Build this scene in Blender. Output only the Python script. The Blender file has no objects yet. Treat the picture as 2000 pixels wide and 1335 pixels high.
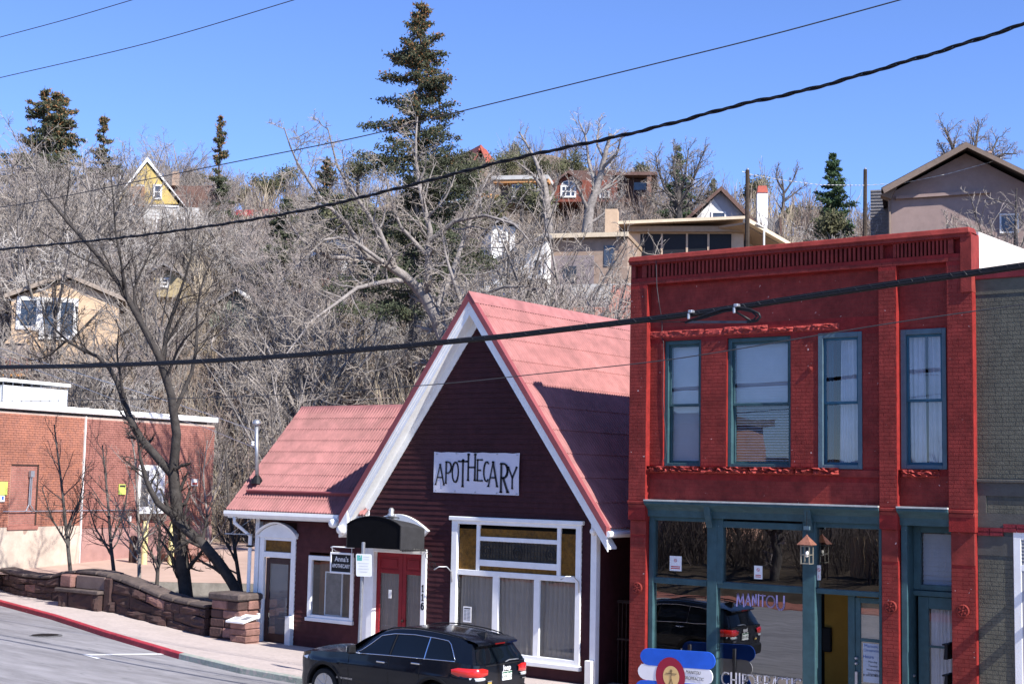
import bpy, math, random
import numpy as np
from mathutils import Vector, Matrix

# ---------------------------------------------------------------- camera, sky, sun, exposure
SC = bpy.context.scene
COL = SC.collection
ZC = 4.3                       # camera height above the shop doorstep
F_PX, CX, CY = 2778.0, 1000.0, 667.5
PITCH, ROLL, YAW = (math.radians(a) for a in (5.57, 1.14, 36.44))
def cam_axes():
    cy, sy = math.cos(YAW), math.sin(YAW); cp, sp = math.cos(PITCH), math.sin(PITCH); cr, sr = math.cos(ROLL), math.sin(ROLL)
    M = np.array([[cy, sy, 0], [0, 0, -1], [-sy, cy, 0]])
    P = np.array([[1, 0, 0], [0, cp, sp], [0, -sp, cp]])
    R = np.array([[cr, -sr, 0], [sr, cr, 0], [0, 0, 1]])
    return R @ P @ M
CM = cam_axes()
cam = bpy.data.cameras.new('camera'); cam_o = bpy.data.objects.new('camera', cam); COL.objects.link(cam_o)
cam.sensor_width = 36.0; cam.lens = F_PX / 2000 * 36; cam.clip_end = 3000; cam.clip_start = 0.2
mw = Matrix(((CM[0][0], -CM[1][0], -CM[2][0], 0), (CM[0][1], -CM[1][1], -CM[2][1], 0), (CM[0][2], -CM[1][2], -CM[2][2], ZC), (0, 0, 0, 1)))
cam_o.matrix_world = mw
SC.camera = cam_o

SUN_EL, SUN_AZ = math.radians(42.4), math.radians(8.5)
sun_dir = Vector((-math.cos(SUN_EL) * math.cos(SUN_AZ), math.cos(SUN_EL) * math.sin(SUN_AZ), -math.sin(SUN_EL)))
w = bpy.data.worlds.new('World'); SC.world = w; w.use_nodes = True
nt = w.node_tree; bg = nt.nodes['Background']
sky = nt.nodes.new('ShaderNodeTexSky'); sky.sky_type = 'NISHITA'; sky.sun_disc = False
sky.sun_elevation = SUN_EL; sky.sun_rotation = math.radians(90) + SUN_AZ
sky.altitude = 2000; sky.air_density = 1.0; sky.dust_density = 0.0; sky.ozone_density = 5.0
tint = nt.nodes.new('ShaderNodeMix'); tint.data_type = 'RGBA'; tint.blend_type = 'MULTIPLY'; tint.inputs[0].default_value = 1; tint.inputs[7].default_value = (.88, .93, 1.19, 1)
nt.links.new(sky.outputs[0], tint.inputs[6]); nt.links.new(tint.outputs[2], bg.inputs[0]); bg.inputs[1].default_value = 0.11
sl = bpy.data.lights.new('sun', 'SUN'); so = bpy.data.objects.new('sun', sl); COL.objects.link(so)
sl.energy = 4.9; sl.angle = math.radians(0.5); sl.color = (1.0, 0.95, 0.88)
so.rotation_euler = sun_dir.to_track_quat('-Z', 'Y').to_euler(); so.location = (60, -10, 60)
SC.view_settings.view_transform = 'Standard'; SC.view_settings.look = 'None'
SC.view_settings.exposure = 0.95; SC.view_settings.gamma = 1.0; SC.view_settings.use_curve_mapping = False
SC.render.engine = 'CYCLES'; SC.cycles.max_bounces = 6; SC.cycles.transparent_max_bounces = 24

# ---------------------------------------------------------------- survey helpers: a sight line of the photograph met with a real plane
def ray(px, py): return CM.T @ np.array([(px - CX) / F_PX, (py - CY) / F_PX, 1.0])
def _p(r, k): q = r * k; return (q[0], q[1], q[2] + ZC)
def onY(px, py, Y): r = ray(px, py); return _p(r, Y / r[1])
def onX(px, py, X): r = ray(px, py); return _p(r, X / r[0])
def onZ(px, py, Z): r = ray(px, py); return _p(r, (Z - ZC) / r[2])
FW = np.array([-math.sin(YAW), math.cos(YAW), 0.0]); RT = np.array([math.cos(YAW), math.sin(YAW), 0.0])
def onD(px, py, d): r = ray(px, py); return _p(r, d / (r @ FW))
def onP(px, py, P0, n):
    r = ray(px, py); n = np.array(n, float); k = ((np.array(P0) - np.array([0, 0, ZC])) @ n) / (r @ n); return _p(r, k)
def fr(b, Y):
    """pixel box (x0,y0,x1,y1) on the plane Y -> X0, X1, Z0, Z1"""
    x0, y0, x1, y1 = b; mx, my = (x0 + x1) / 2, (y0 + y1) / 2
    return onY(x0, my, Y)[0], onY(x1, my, Y)[0], onY(mx, y1, Y)[2], onY(mx, y0, Y)[2]

# ---------------------------------------------------------------- materials
MATS = {}
def mat(name, col, rough=0.7, var=0.12, scale=3.0, bump=0.0, bscale=40.0, metal=0.0, col2=None, mixs=None, spec=0.22, coat=0.0, emit=0, chips=None, stretch=None, objspace=False):
    if name in MATS: return MATS[name]
    m = bpy.data.materials.new(name); m.use_nodes = True; MATS[name] = m
    n = m.node_tree.nodes; l = m.node_tree.links; b = n['Principled BSDF']
    b.inputs['Roughness'].default_value = rough; b.inputs['Metallic'].default_value = metal
    b.inputs['Specular IOR Level'].default_value = spec; b.inputs['Coat Weight'].default_value = coat
    if coat: b.inputs['Coat Roughness'].default_value = 0.03
    if objspace:
        g = n.new('ShaderNodeTexCoord').outputs['Object']
    else:
        g = n.new('ShaderNodeNewGeometry').outputs['Position']
    if stretch:
        mp = n.new('ShaderNodeMapping'); mp.inputs['Scale'].default_value = stretch; l.new(g, mp.inputs[0]); g = mp.outputs[0]
    no = n.new('ShaderNodeTexNoise'); no.inputs['Scale'].default_value = scale; no.inputs['Detail'].default_value = 6; no.inputs['Roughness'].default_value = 0.65
    l.new(g, no.inputs['Vector'])
    rp = n.new('ShaderNodeValToRGB'); e = rp.color_ramp.elements
    c1 = [max(0, c * (1 - var)) for c in col]; c2 = [min(1, c * (1 + var)) for c in col]
    if col2: c1, c2 = list(col), list(col2)
    e[0].position, e[1].position = (0.35, 0.65) if not mixs else mixs
    e[0].color = (*c1, 1); e[1].color = (*c2, 1)
    l.new(no.outputs['Fac'], rp.inputs[0]); out = rp.outputs[0]
    # large soft weathering
    n2 = n.new('ShaderNodeTexNoise'); n2.inputs['Scale'].default_value = scale * 0.17; n2.inputs['Detail'].default_value = 4; l.new(g, n2.inputs['Vector'])
    mr = n.new('ShaderNodeMapRange'); mr.inputs[1].default_value = 0.3; mr.inputs[2].default_value = 0.7; mr.inputs[3].default_value = 1 - var * 0.8; mr.inputs[4].default_value = 1 + var * 0.5
    l.new(n2.outputs['Fac'], mr.inputs[0])
    mx = n.new('ShaderNodeMix'); mx.data_type = 'RGBA'; mx.blend_type = 'MULTIPLY'; mx.inputs[0].default_value = 1
    l.new(out, mx.inputs[6]); l.new(mr.outputs[0], mx.inputs[7]); out = mx.outputs[2]
    if chips:
        n3 = n.new('ShaderNodeTexNoise'); n3.inputs['Scale'].default_value = chips[2]; n3.inputs['Detail'].default_value = 3; l.new(g, n3.inputs['Vector'])
        r3 = n.new('ShaderNodeValToRGB'); r3.color_ramp.elements[0].position = chips[1]; r3.color_ramp.elements[1].position = chips[1] + 0.02
        l.new(n3.outputs['Fac'], r3.inputs[0])
        m3 = n.new('ShaderNodeMix'); m3.data_type = 'RGBA'; l.new(r3.outputs[0], m3.inputs[0]); l.new(out, m3.inputs[6]); m3.inputs[7].default_value = (*chips[0], 1); out = m3.outputs[2]
    l.new(out, b.inputs['Base Color'])
    if bump:
        nb = n.new('ShaderNodeTexNoise'); nb.inputs['Scale'].default_value = bscale; nb.inputs['Detail'].default_value = 5; l.new(g, nb.inputs['Vector'])
        bp = n.new('ShaderNodeBump'); bp.inputs['Strength'].default_value = min(1, bump); bp.inputs['Distance'].default_value = 0.02
        l.new(nb.outputs['Fac'], bp.inputs['Height']); l.new(bp.outputs[0], b.inputs['Normal'])
    if emit: b.inputs['Emission Color'].default_value = (*col, 1); b.inputs['Emission Strength'].default_value = emit
    return m
def glass(name, tint=(0.9, 0.93, 0.95), ior=1.6, base=0.04, rough=0.0, wave=0.0):
    if name in MATS: return MATS[name]
    m = bpy.data.materials.new(name); m.use_nodes = True; MATS[name] = m
    n = m.node_tree.nodes; l = m.node_tree.links; n.remove(n['Principled BSDF'])
    t = n.new('ShaderNodeBsdfTransparent'); t.inputs[0].default_value = (*tint, 1)
    g = n.new('ShaderNodeBsdfGlossy'); g.inputs['Roughness'].default_value = rough; g.inputs[0].default_value = (0.95, 0.97, 1, 1)
    # thin sheet: Schlick reflectance on the side met first, clear on the way out
    f0 = ((ior - 1) / (ior + 1)) ** 2 + base
    lw = n.new('ShaderNodeLayerWeight'); lw.inputs[0].default_value = 0.5
    pw = n.new('ShaderNodeMath'); pw.operation = 'POWER'; pw.inputs[1].default_value = 5.0; l.new(lw.outputs['Facing'], pw.inputs[0])
    ad = n.new('ShaderNodeMath'); ad.operation = 'MULTIPLY_ADD'; ad.use_clamp = True; ad.inputs[1].default_value = 1 - f0; ad.inputs[2].default_value = f0; l.new(pw.outputs[0], ad.inputs[0])
    gb_ = n.new('ShaderNodeNewGeometry'); iv = n.new('ShaderNodeMath'); iv.operation = 'SUBTRACT'; iv.inputs[0].default_value = 1.0; l.new(gb_.outputs['Backfacing'], iv.inputs[1])
    ml = n.new('ShaderNodeMath'); ml.operation = 'MULTIPLY'; l.new(ad.outputs[0], ml.inputs[0]); l.new(iv.outputs[0], ml.inputs[1])
    mx = n.new('ShaderNodeMixShader'); l.new(ml.outputs[0], mx.inputs[0]); l.new(t.outputs[0], mx.inputs[1]); l.new(g.outputs[0], mx.inputs[2])
    if wave:
        no = n.new('ShaderNodeTexNoise'); no.inputs['Scale'].default_value = 1.6; no.inputs['Detail'].default_value = 1
        ge = n.new('ShaderNodeNewGeometry'); l.new(ge.outputs['Position'], no.inputs['Vector'])
        bp = n.new('ShaderNodeBump'); bp.inputs['Strength'].default_value = 1; bp.inputs['Distance'].default_value = wave; l.new(no.outputs['Fac'], bp.inputs['Height'])
        l.new(bp.outputs[0], g.inputs['Normal']); 
    l.new(mx.outputs[0], n['Material Output'].inputs[0]); return m

# ---------------------------------------------------------------- mesh builder
def root_loc(o):
    v = Vector((0, 0, 0))
    while o is not None: v += o.location; o = o.parent
    return v
def props(o, label=None, cat=None, group=None, kind=None):
    if label: o['label'] = label
    if cat: o['category'] = cat
    if group: o['group'] = group
    if kind: o['kind'] = kind
    return o
def thing(name, label, cat, loc=(0, 0, 0), group=None):
    o = bpy.data.objects.new(name, None); COL.objects.link(o); o.location = loc; o.empty_display_size = 0.3
    return props(o, label, cat, group)
def link(name, me, parent=None):
    o = bpy.data.objects.new(name, me); COL.objects.link(o)
    if parent is not None: o.parent = parent
    return o
def np_mesh(name, V, Fq, mats, smooth=False):
    """V (n,3), Fq (m,3 or 4) arrays"""
    V = np.asarray(V, np.float32); Fq = np.asarray(Fq, np.int32); k = Fq.shape[1]
    me = bpy.data.meshes.new(name); me.vertices.add(len(V)); me.vertices.foreach_set('co', V.ravel())
    me.loops.add(Fq.size); me.loops.foreach_set('vertex_index', Fq.ravel())
    me.polygons.add(len(Fq)); me.polygons.foreach_set('loop_start', np.arange(0, Fq.size, k, dtype=np.int32))
    try: me.polygons.foreach_set('loop_total', np.full(len(Fq), k, np.int32))
    except Exception: pass
    me.polygons.foreach_set('use_smooth', np.full(len(Fq), bool(smooth)))
    me.update(calc_edges=True); me.validate()
    for m in (mats if isinstance(mats, (list, tuple)) else [mats]): me.materials.append(m)
    return me
class MB:
    def __init__(s): s.v = []; s.f = []
    def poly(s, pts):
        i = len(s.v); s.v += [tuple(p) for p in pts]; s.f.append(tuple(range(i, i + len(pts)))); return s
    def box(s, a, b):
        x0, x1 = sorted((a[0], b[0])); y0, y1 = sorted((a[1], b[1])); z0, z1 = sorted((a[2], b[2]))
        i = len(s.v); s.v += [(x, y, z) for z in (z0, z1) for x, y in ((x0, y0), (x1, y0), (x1, y1), (x0, y1))]
        s.f += [tuple(i + k for k in q) for q in ((3, 2, 1, 0), (4, 5, 6, 7), (0, 1, 5, 4), (1, 2, 6, 5), (2, 3, 7, 6), (3, 0, 4, 7))]; return s
    def hexa(s, p):
        """8 points: bottom ring 0-3, top ring 4-7"""
        i = len(s.v); s.v += [tuple(q) for q in p]
        s.f += [tuple(i + k for k in q) for q in ((3, 2, 1, 0), (4, 5, 6, 7), (0, 1, 5, 4), (1, 2, 6, 5), (2, 3, 7, 6), (3, 0, 4, 7))]; return s
    def prism(s, pts, d):
        """closed polygon extruded by vector d"""
        n = len(pts); i = len(s.v); s.v += [tuple(p) for p in pts] + [tuple(np.add(p, d)) for p in pts]
        s.f.append(tuple(range(i, i + n))); s.f.append(tuple(range(i + 2 * n - 1, i + n - 1, -1)))
        for k in range(n): s.f.append((i + k, i + n + k, i + n + (k + 1) % n, i + (k + 1) % n))
        return s
    def bar(s, a, b, w, h, up=(0, 0, 1)):
        a, b, up = Vector(a), Vector(b), Vector(up); d = (b - a).normalized(); sd = d.cross(up).normalized(); u = sd.cross(d)
        c = [sd * (-w / 2) + u * (-h / 2), sd * (w / 2) + u * (-h / 2), sd * (w / 2) + u * (h / 2), sd * (-w / 2) + u * (h / 2)]
        return s.hexa([a + q for q in c] + [b + q for q in c])
    def tube(s, pts, r, n=8, cap=True):
        pts = [Vector(p) for p in pts]; rs = r if isinstance(r, (list, tuple)) else [r] * len(pts); i0 = len(s.v); prev = None
        for k, p in enumerate(pts):
            d = (pts[min(k + 1, len(pts) - 1)] - pts[max(k - 1, 0)]).normalized()
            if prev is None: prev = d.orthogonal().normalized()
            prev = (prev - d * prev.dot(d)).normalized(); b = d.cross(prev)
            for j in range(n):
                a = 2 * math.pi * j / n; s.v.append(tuple(p + (prev * math.cos(a) + b * math.sin(a)) * rs[k]))
        for k in range(len(pts) - 1):
            for j in range(n):
                a = i0 + k * n + j; b = i0 + k * n + (j + 1) % n; s.f.append((a, b, b + n, a + n))
        if cap:
            s.f.append(tuple(i0 + j for j in reversed(range(n)))); e = i0 + (len(pts) - 1) * n; s.f.append(tuple(e + j for j in range(n)))
        return s
    def lathe(s, c, prof, n=16, axis=(0, 0, 1)):
        """prof: list of (r, h) along axis from c"""
        ax = Vector(axis).normalized(); u = ax.orthogonal().normalized(); v = ax.cross(u); i0 = len(s.v); c = Vector(c)
        for r, h in prof:
            for j in range(n):
                a = 2 * math.pi * j / n; s.v.append(tuple(c + ax * h + (u * math.cos(a) + v * math.sin(a)) * max(r, 1e-4)))
        for k in range(len(prof) - 1):
            for j in range(n):
                a = i0 + k * n + j; b = i0 + k * n + (j + 1) % n; s.f.append((a, b, b + n, a + n))
        s.f.append(tuple(i0 + j for j in reversed(range(n)))); e = i0 + (len(prof) - 1) * n; s.f.append(tuple(e + j for j in range(n)))
        return s
    def grid(s, P):
        """P[i][j] points"""
        i0 = len(s.v); m = len(P); n = len(P[0])
        for row in P: s.v += [tuple(p) for p in row]
        for i in range(m - 1):
            for j in range(n - 1): a = i0 + i * n + j; s.f.append((a, a + 1, a + n + 1, a + n))
        return s
    def build(s, name, m, parent=None, smooth=False, bevel=0.0, label=None, kind=None, origin=None, autosmooth=None):
        org = root_loc(parent) if parent is not None else Vector(origin or (0, 0, 0))
        me = bpy.data.meshes.new(name); me.from_pydata([(x - org.x, y - org.y, z - org.z) for x, y, z in s.v], [], s.f); me.update()
        me.materials.append(m)
        if smooth:
            for p in me.polygons: p.use_smooth = True
            if autosmooth:
                try: me.set_sharp_from_angle(angle=math.radians(autosmooth))
                except Exception: pass
        o = link(name, me, parent)
        if parent is None: o.location = org
        if bevel:
            b = o.modifiers.new('edge', 'BEVEL'); b.width = bevel; b.segments = 1; b.limit_method = 'ANGLE'
        if label: o['label'] = label
        if kind: o['kind'] = kind
        return o
def fbox(b, Y, depth, mb=None):
    X0, X1, Z0, Z1 = fr(b, Y); mb = mb or MB(); return mb.box((X0, Y, Z0), (X1, Y + depth, Z1))
def structure(o, label=None):
    o['kind'] = 'structure'
    if label: o['label'] = label
    return o
def frame_mb(X0, X1, Z0, Z1, Y, depth, wl, wr, wt, wb, mb=None):
    mb = mb or MB()
    mb.box((X0, Y, Z0), (X0 + wl, Y + depth, Z1)); mb.box((X1 - wr, Y, Z0), (X1, Y + depth, Z1))
    mb.box((X0 + wl, Y + 0.001, Z1 - wt), (X1 - wr, Y + depth, Z1)); mb.box((X0 + wl, Y + 0.001, Z0), (X1 - wr, Y + depth, Z0 + wb)); return mb

# bricks: rectangles collected on a wall, the largest-showing 300 become parts, the rest one part
class Bricks:
    def __init__(s): s.r = []
    def field(s, O, U, W, Z0, Z1, bl, bh, holes=(), joint=0.01, proud=0.012, seed=1, jit=0.002, stop=None):
        rg = random.Random(seed); O = Vector(O); U = Vector(U).normalized(); N = Vector((U.y, -U.x, 0)); n = int((Z1 - Z0) / bh)
        for k in range(n):
            z0 = Z0 + k * bh; u = -(bl / 2 if k % 2 else 0) - rg.random() * 0.03
            header = (k % 7 == 6)
            while u < W:
                L = bl * (0.52 if header else 1); a, b = max(0, u) , min(W, u + L); u += L
                segs = [(a, b)]
                for (h0, hz0, h1, hz1) in holes:
                    if hz0 - bh * 0.6 < z0 and z0 + bh < hz1 + bh * 0.6:
                        ns = []
                        for (p, q) in segs:
                            if q <= h0 or p >= h1: ns.append((p, q))
                            else:
                                if p < h0: ns.append((p, h0))
                                if q > h1: ns.append((h1, q))
                        segs = ns
                for (p, q) in segs:
                    if q - p < 0.03: continue
                    c = O + U * ((p + q) / 2) + Vector((0, 0, z0 + bh / 2)) + N * (proud / 2 - 0.01 + rg.uniform(-jit, jit))
                    s.r.append((c, U, q - p - joint, bh - joint, proud + 0.02))
        return s
    def finish(s, parent, m, focus, name='brick', limit=300):
        org = root_loc(parent); fx = Vector(focus); s.r.sort(key=lambda r: (r[0] - fx).length)
        for j, group in enumerate((s.r[:limit], s.r[limit:])):
            if not group: continue
            if j == 0:
                me = MB().box((-.5, -.5, -.5), (.5, .5, .5)).build('x', m).data
                bpy.data.objects.remove(bpy.data.objects[[o.name for o in bpy.data.objects if o.data == me][0]]); me.name = name
                for c, U, L, h, d in group:
                    o = link(name, me, parent); o.location = c - org; o.rotation_euler = (0, 0, math.atan2(U.y, U.x)); o.scale = (L, d, h)
            else:
                B = np.array([(-.5, -.5, -.5), (.5, -.5, -.5), (.5, .5, -.5), (-.5, .5, -.5), (-.5, -.5, .5), (.5, -.5, .5), (.5, .5, .5), (-.5, .5, .5)])
                Fq = np.array([(4, 5, 6, 7), (0, 1, 5, 4), (1, 2, 6, 5), (3, 0, 4, 7), (0, 3, 2, 1)])
                C = np.array([tuple(r[0] - org) for r in group]); Us = np.array([tuple(r[1]) for r in group]); Ns = np.stack([-Us[:, 1], Us[:, 0], Us[:, 2]], 1)
                S = np.array([(r[2], r[4], r[3]) for r in group])
                V = C[:, None] + B[None, :, 0:1] * S[:, None, 0:1] * Us[:, None] + B[None, :, 1:2] * S[:, None, 1:2] * Ns[:, None] + B[None, :, 2:3] * S[:, None, 2:3] * np.array([0, 0, 1.0])
                Fa = (Fq[None] + 8 * np.arange(len(group))[:, None, None]).reshape(-1, 4)
                o = link('brickwork', np_mesh('brickwork', V.reshape(-1, 3), Fa, m), parent); o['kind'] = 'stuff'

# ---------------------------------------------------------------- stroke lettering
def _arc(cx, cz, rx, rz, a0, a1, n=9): return [(cx + rx * math.cos(math.radians(a0 + (a1 - a0) * i / n)), cz + rz * math.sin(math.radians(a0 + (a1 - a0) * i / n))) for i in range(n + 1)]
GL = {
 'A': [[(0, 0), (.5, 1)], [(.5, 1), (1, 0)], [(.18, .36), (.82, .36)]],
 'P': [[(.15, 0), (.15, 1)], [(.15, 1)] + _arc(.45, .74, .5, .26, 90, -90) + [(.15, .48)]],
 'O': [_arc(.5, .5, .5, .5, 0, 360, 20)],
 'T': [[(.5, 0), (.5, 1)], [(0, .95), (1, .95)]],
 'H': [[(.1, 0), (.1, 1)], [(.9, 0), (.9, 1)], [(.1, .5), (.9, .5)]],
 'E': [[(.15, 0), (.15, 1)], [(.15, 1), (.9, 1)], [(.15, .5), (.75, .5)], [(.15, 0), (.95, 0)]],
 'C': [_arc(.55, .5, .5, .5, 55, 305, 14)],
 'R': [[(.15, 0), (.15, 1)], [(.15, 1)] + _arc(.45, .75, .5, .25, 90, -90) + [(.15, .5)], [(.4, .5), (1, 0)]],
 'Y': [[(.5, 0), (.5, .5)], [(0, 1), (.5, .5)], [(1, 1), (.5, .5)]],
 'M': [[(0, 0), (.15, 1)], [(.15, 1), (.5, .2)], [(.5, .2), (.85, 1)], [(.85, 1), (1, 0)]],
 'N': [[(.1, 0), (.1, 1)], [(.1, 1), (.9, 0)], [(.9, 0), (.9, 1)]],
 'I': [[(.5, 0), (.5, 1)]],
 '1': [[(.5, 0), (.5, 1)], [(.2, .8), (.5, .98)], [(.15, .03), (.85, .03)]],
 '6': [_arc(.5, .32, .42, .3, 0, 360, 14), [(.08, .35)] + _arc(.55, .4, .47, .58, 170, 60, 7)],
 'U': [[(.05, 1), (.05, .4)] + _arc(.5, .4, .45, .4, 180, 360, 7) + [(.95, 1)]],
}
def strokes(mb, ch, to3, thick, serif=0.0, asp=1.0):
    """to3(u,v)->3D point; thick in v units"""
    for st in GL[ch]:
        for k in range(len(st) - 1):
            (u0, v0), (u1, v1) = st[k], st[k + 1]; du, dv = (u1 - u0) * asp, v1 - v0; L = math.hypot(du, dv) or 1
            t = thick * (0.62 if (du > 0 and dv > 0 and abs(du) > .2) or abs(dv) < .05 else 1.0)
            nu, nv = -dv / L * t / 2 / asp, du / L * t / 2; eu, ev = du / L * t * .3 / asp, dv / L * t * .3
            mb.poly([to3(u0 + nu - eu, v0 + nv - ev), to3(u0 - nu - eu, v0 - nv - ev), to3(u1 - nu + eu, v1 - nv + ev), to3(u1 + nu + eu, v1 + nv + ev)])
        if serif:
            for (u, v) in (st[0], st[-1]):
                if v < .06 or v > .94:
                    mb.poly([to3(u - serif / asp, v - .03), to3(u + serif / asp, v - .03), to3(u + serif * .6 / asp, v + .035), to3(u - serif * .6 / asp, v + .035)])
    return mb
def text(body, size, loc, m, parent, name='lettering', rot=(math.pi / 2, 0, 0), align='CENTER', bold=False, shear=0, extr=0.001, sx=1.0, space=1.0):
    cu = bpy.data.curves.new(name, 'FONT'); cu.body = body; cu.size = size; cu.align_x = align; cu.align_y = 'CENTER'; cu.extrude = extr; cu.shear = shear; cu.offset = 0.012 * size if bold else 0
    cu.space_line = space; cu.resolution_u = 3; cu.materials.append(m)
    tmp = bpy.data.objects.new('tmp', cu); COL.objects.link(tmp); bpy.context.view_layer.update()
    me = bpy.data.meshes.new_from_object(tmp.evaluated_get(bpy.context.evaluated_depsgraph_get())); me.name = name; bpy.data.objects.remove(tmp)
    o = link(name, me, parent)
    o.location = Vector(loc) - root_loc(parent); o.rotation_euler = rot; o.scale = (sx, 1, 1); return o
# ---------------------------------------------------------------- palette
siding = mat('maroon siding paint', (0.050, 0.016, 0.019), .65, .18, 5, .25, 60, spec=.14)
siding_w = mat('maroon siding paint worn', (0.072, 0.022, 0.023), .65, .2, 4, .3, 50, spec=.14)
roof_red = mat('red metal roofing', (0.315, 0.13, 0.122), .58, .18, 2.5, .12, 30, spec=.25)
roof_wing = mat('dusty red metal roofing', (0.265, 0.108, 0.105), .6, .2, 2.5, .12, 30, spec=.22)
roof_trim = mat('red metal trim', (0.24, 0.065, 0.07), .5, .12, 2)
white = mat('white trim paint', (0.83, 0.83, 0.81), .5, .05, 4, .1, 60)
white_old = mat('weathered white paint', (0.74, 0.73, 0.70), .6, .08, 6, .25, 50, chips=((.35, .33, .3), .72, 14))
red_paint = mat('red masonry paint', (0.21, 0.030, 0.024), .72, .26, 4, .22, 45, chips=((.60, .40, .37), .735, 11))
red_stone = mat('red painted rough stone', (0.30, 0.045, 0.038), .65, .25, 8, 1, 22)
teal = mat('slate teal paint', (0.038, 0.084, 0.096), .45, .15, 5, .2, 50, chips=((.2, .28, .3), .74, 18))
teal_lt = mat('blue grey paint', (0.085, 0.135, 0.165), .45, .1, 5, .15, 50)
teal_deep = mat('deep teal paint', (0.03, 0.10, 0.15), .4, .1, 5)
grey_brick = mat('grey green masonry paint', (0.105, 0.102, 0.078), .65, .16, 4, .5, 45, chips=((.3, .3, .26), .77, 10))
grey_trim = mat('grey trim paint', (0.085, 0.082, 0.072), .55, .12, 4, .2, 40)
maroon_brick = mat('maroon brick paint', (0.16, 0.02, 0.026), .6, .2, 5, .4, 40)
orange_brick = mat('orange brick', (0.38, 0.155, 0.10), .85, .25, 5.3, .4, 40, col2=(0.27, 0.12, 0.09))
pink_brick = mat('pinkish red brick', (0.34, 0.15, 0.12), .85, .25, 5.3, .4, 40, col2=(0.25, 0.105, 0.085))
mortar = mat('pale mortar', (0.42, 0.33, 0.28), .9, .1, 8, .3, 50)
mortar_red = mat('red painted mortar', (0.22, 0.018, 0.016), .7, .2, 6, .4, 40)
mortar_grey = mat('grey painted mortar', (0.075, 0.08, 0.07), .7, .2, 6, .4, 40)
concrete = mat('pale concrete', (0.48, 0.40, 0.33), .85, .14, 2, .3, 30, chips=((.3, .22, .18), .66, 1.1))
concrete_pink = mat('pink painted concrete', (0.33, 0.19, 0.17), .8, .12, 2, .3, 30)
asphalt = mat('asphalt', (0.235, 0.228, 0.24), .88, .2, 2.2, .5, 90, chips=((.13, .13, .135),   .69, 3.1), stretch=(.35, 1.6, 1))
walk = mat('pinkish concrete walk', (0.42, 0.36, 0.335), .85, .09, 9, .35, 70)
kerb_red = mat('red kerb paint', (0.36, 0.035, 0.05), .6, .2, 7, .3, 40, chips=((.35, .25, .23), .7, 12))
kerb_green = mat('worn green kerb paint', (0.27, 0.30, 0.265), .75, .15, 10, .3, 40, chips=((.36, .33, .3), .55, 9))
road_white = mat('road marking white', (0.66, 0.66, 0.66), .7, .1, 9, chips=((.25, .25, .26), .66, 14))
yellow_mark = mat('road marking yellow', (0.55, 0.42, 0.12), .7, .15, 9, chips=((.25, .25, .26), .6, 14))
plaza_m = mat('tan paved yard', (0.43, 0.31, 0.255), .9, .12, 1.2, .3, 30, col2=(.37, .265, .215))
earth = mat('dry earth and grass', (0.235, 0.185, 0.14), .95, .3, .55, .8, 6, col2=(.15, .115, .085))
rocksoil = mat('pink gravel soil', (0.36, 0.22, 0.18), .95, .2, 1.5, .7, 12)
stone_m = mat('dark red sandstone', (0.09, 0.05, 0.045), .92, .35, 3.2, 1, 14, col2=(.06, .04, .037))
stone_l = mat('lighter red sandstone', (0.24, 0.13, 0.108), .9, .25, 3.2, .9, 18)
stone_cap = mat('weathered cap stone', (0.13, 0.10, 0.09), .9, .35, 4, .9, 16, col2=(.075, .06, .055))
steel = mat('galvanised steel', (0.42, 0.43, 0.45), .4, .12, 8, metal=.7)
black_cable = mat('black cable jacket', (0.012, 0.012, 0.014), .45, .1, 5)
wire_m = mat('thin grey wire', (0.05, 0.05, 0.055), .5, .1, 5)
chrome = mat('chrome', (0.75, 0.76, 0.78), .12, .02, 5, metal=1)
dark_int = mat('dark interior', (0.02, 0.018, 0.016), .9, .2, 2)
black_m = mat('black paint', (0.01, 0.01, 0.011), .5, .1, 5)
canvas = mat('black canvas', (0.0055, 0.0055, 0.0065), .9, .15, 6, .15, 120, spec=.08)
canvas_lit = mat('sunlit side grey canvas', (0.036, 0.036, 0.04), .9, .12, 6, .15, 120, spec=.1)  # black awning's sunlit side, its light painted in as grey
door_red = mat('deep red door paint', (0.24, 0.014, 0.02), .4, .1, 5)
door_brown = mat('brown door paint', (0.055, 0.03, 0.028), .5, .15, 5)
curtain_m = mat('white sheer curtain', (0.55, 0.56, 0.60), .9, .1, 3)
curtain_tan = mat('taupe curtain', (0.30, 0.26, 0.22), .9, .12, 3, stretch=(14, 14, .4))
blind_m = mat('pale blind slats', (0.60, 0.60, 0.60), .6, .04, 5)
amber = mat('amber textured glass', (0.15, 0.068, 0.006), .3, .35, 10, .6, 55, spec=.18)
lead = mat('lead came', (0.02, 0.02, 0.022), .5, .1, 5)
print_dark = mat('dark print', (0.03, 0.03, 0.034), .7, .05, 5)
print_red = mat('red print', (0.5, 0.04, 0.04), .6, .05, 5)
paper = mat('white paper', (0.75, 0.75, 0.74), .8, .03, 5)
vinyl = mat('white vinyl banner', (0.62, 0.60, 0.66), .55, .05, 1.5, .25, 4)
lilac_print = mat('lilac window lettering', (0.42, 0.36, 0.60), .5, .03, 5)
white_print = mat('white window lettering', (0.70, 0.70, 0.74), .5, .03, 5)
ochre = mat('ochre interior wall', (0.30, 0.17, 0.03), .9, .1, 2)
wood = mat('brown wood', (0.20, 0.09, 0.045), .6, .25, 3, stretch=(1, 1, 6))
copper = mat('weathered copper', (0.25, 0.11, 0.075), .5, .25, 14, metal=.2)
yellow_paint = mat('pale yellow paint', (0.62, 0.55, 0.27), .6, .1, 6, chips=((.35, .3, .2), .72, 14))
lime = mat('lime sign yellow', (0.50, 0.58, 0.13), .5, .05, 5)
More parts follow.
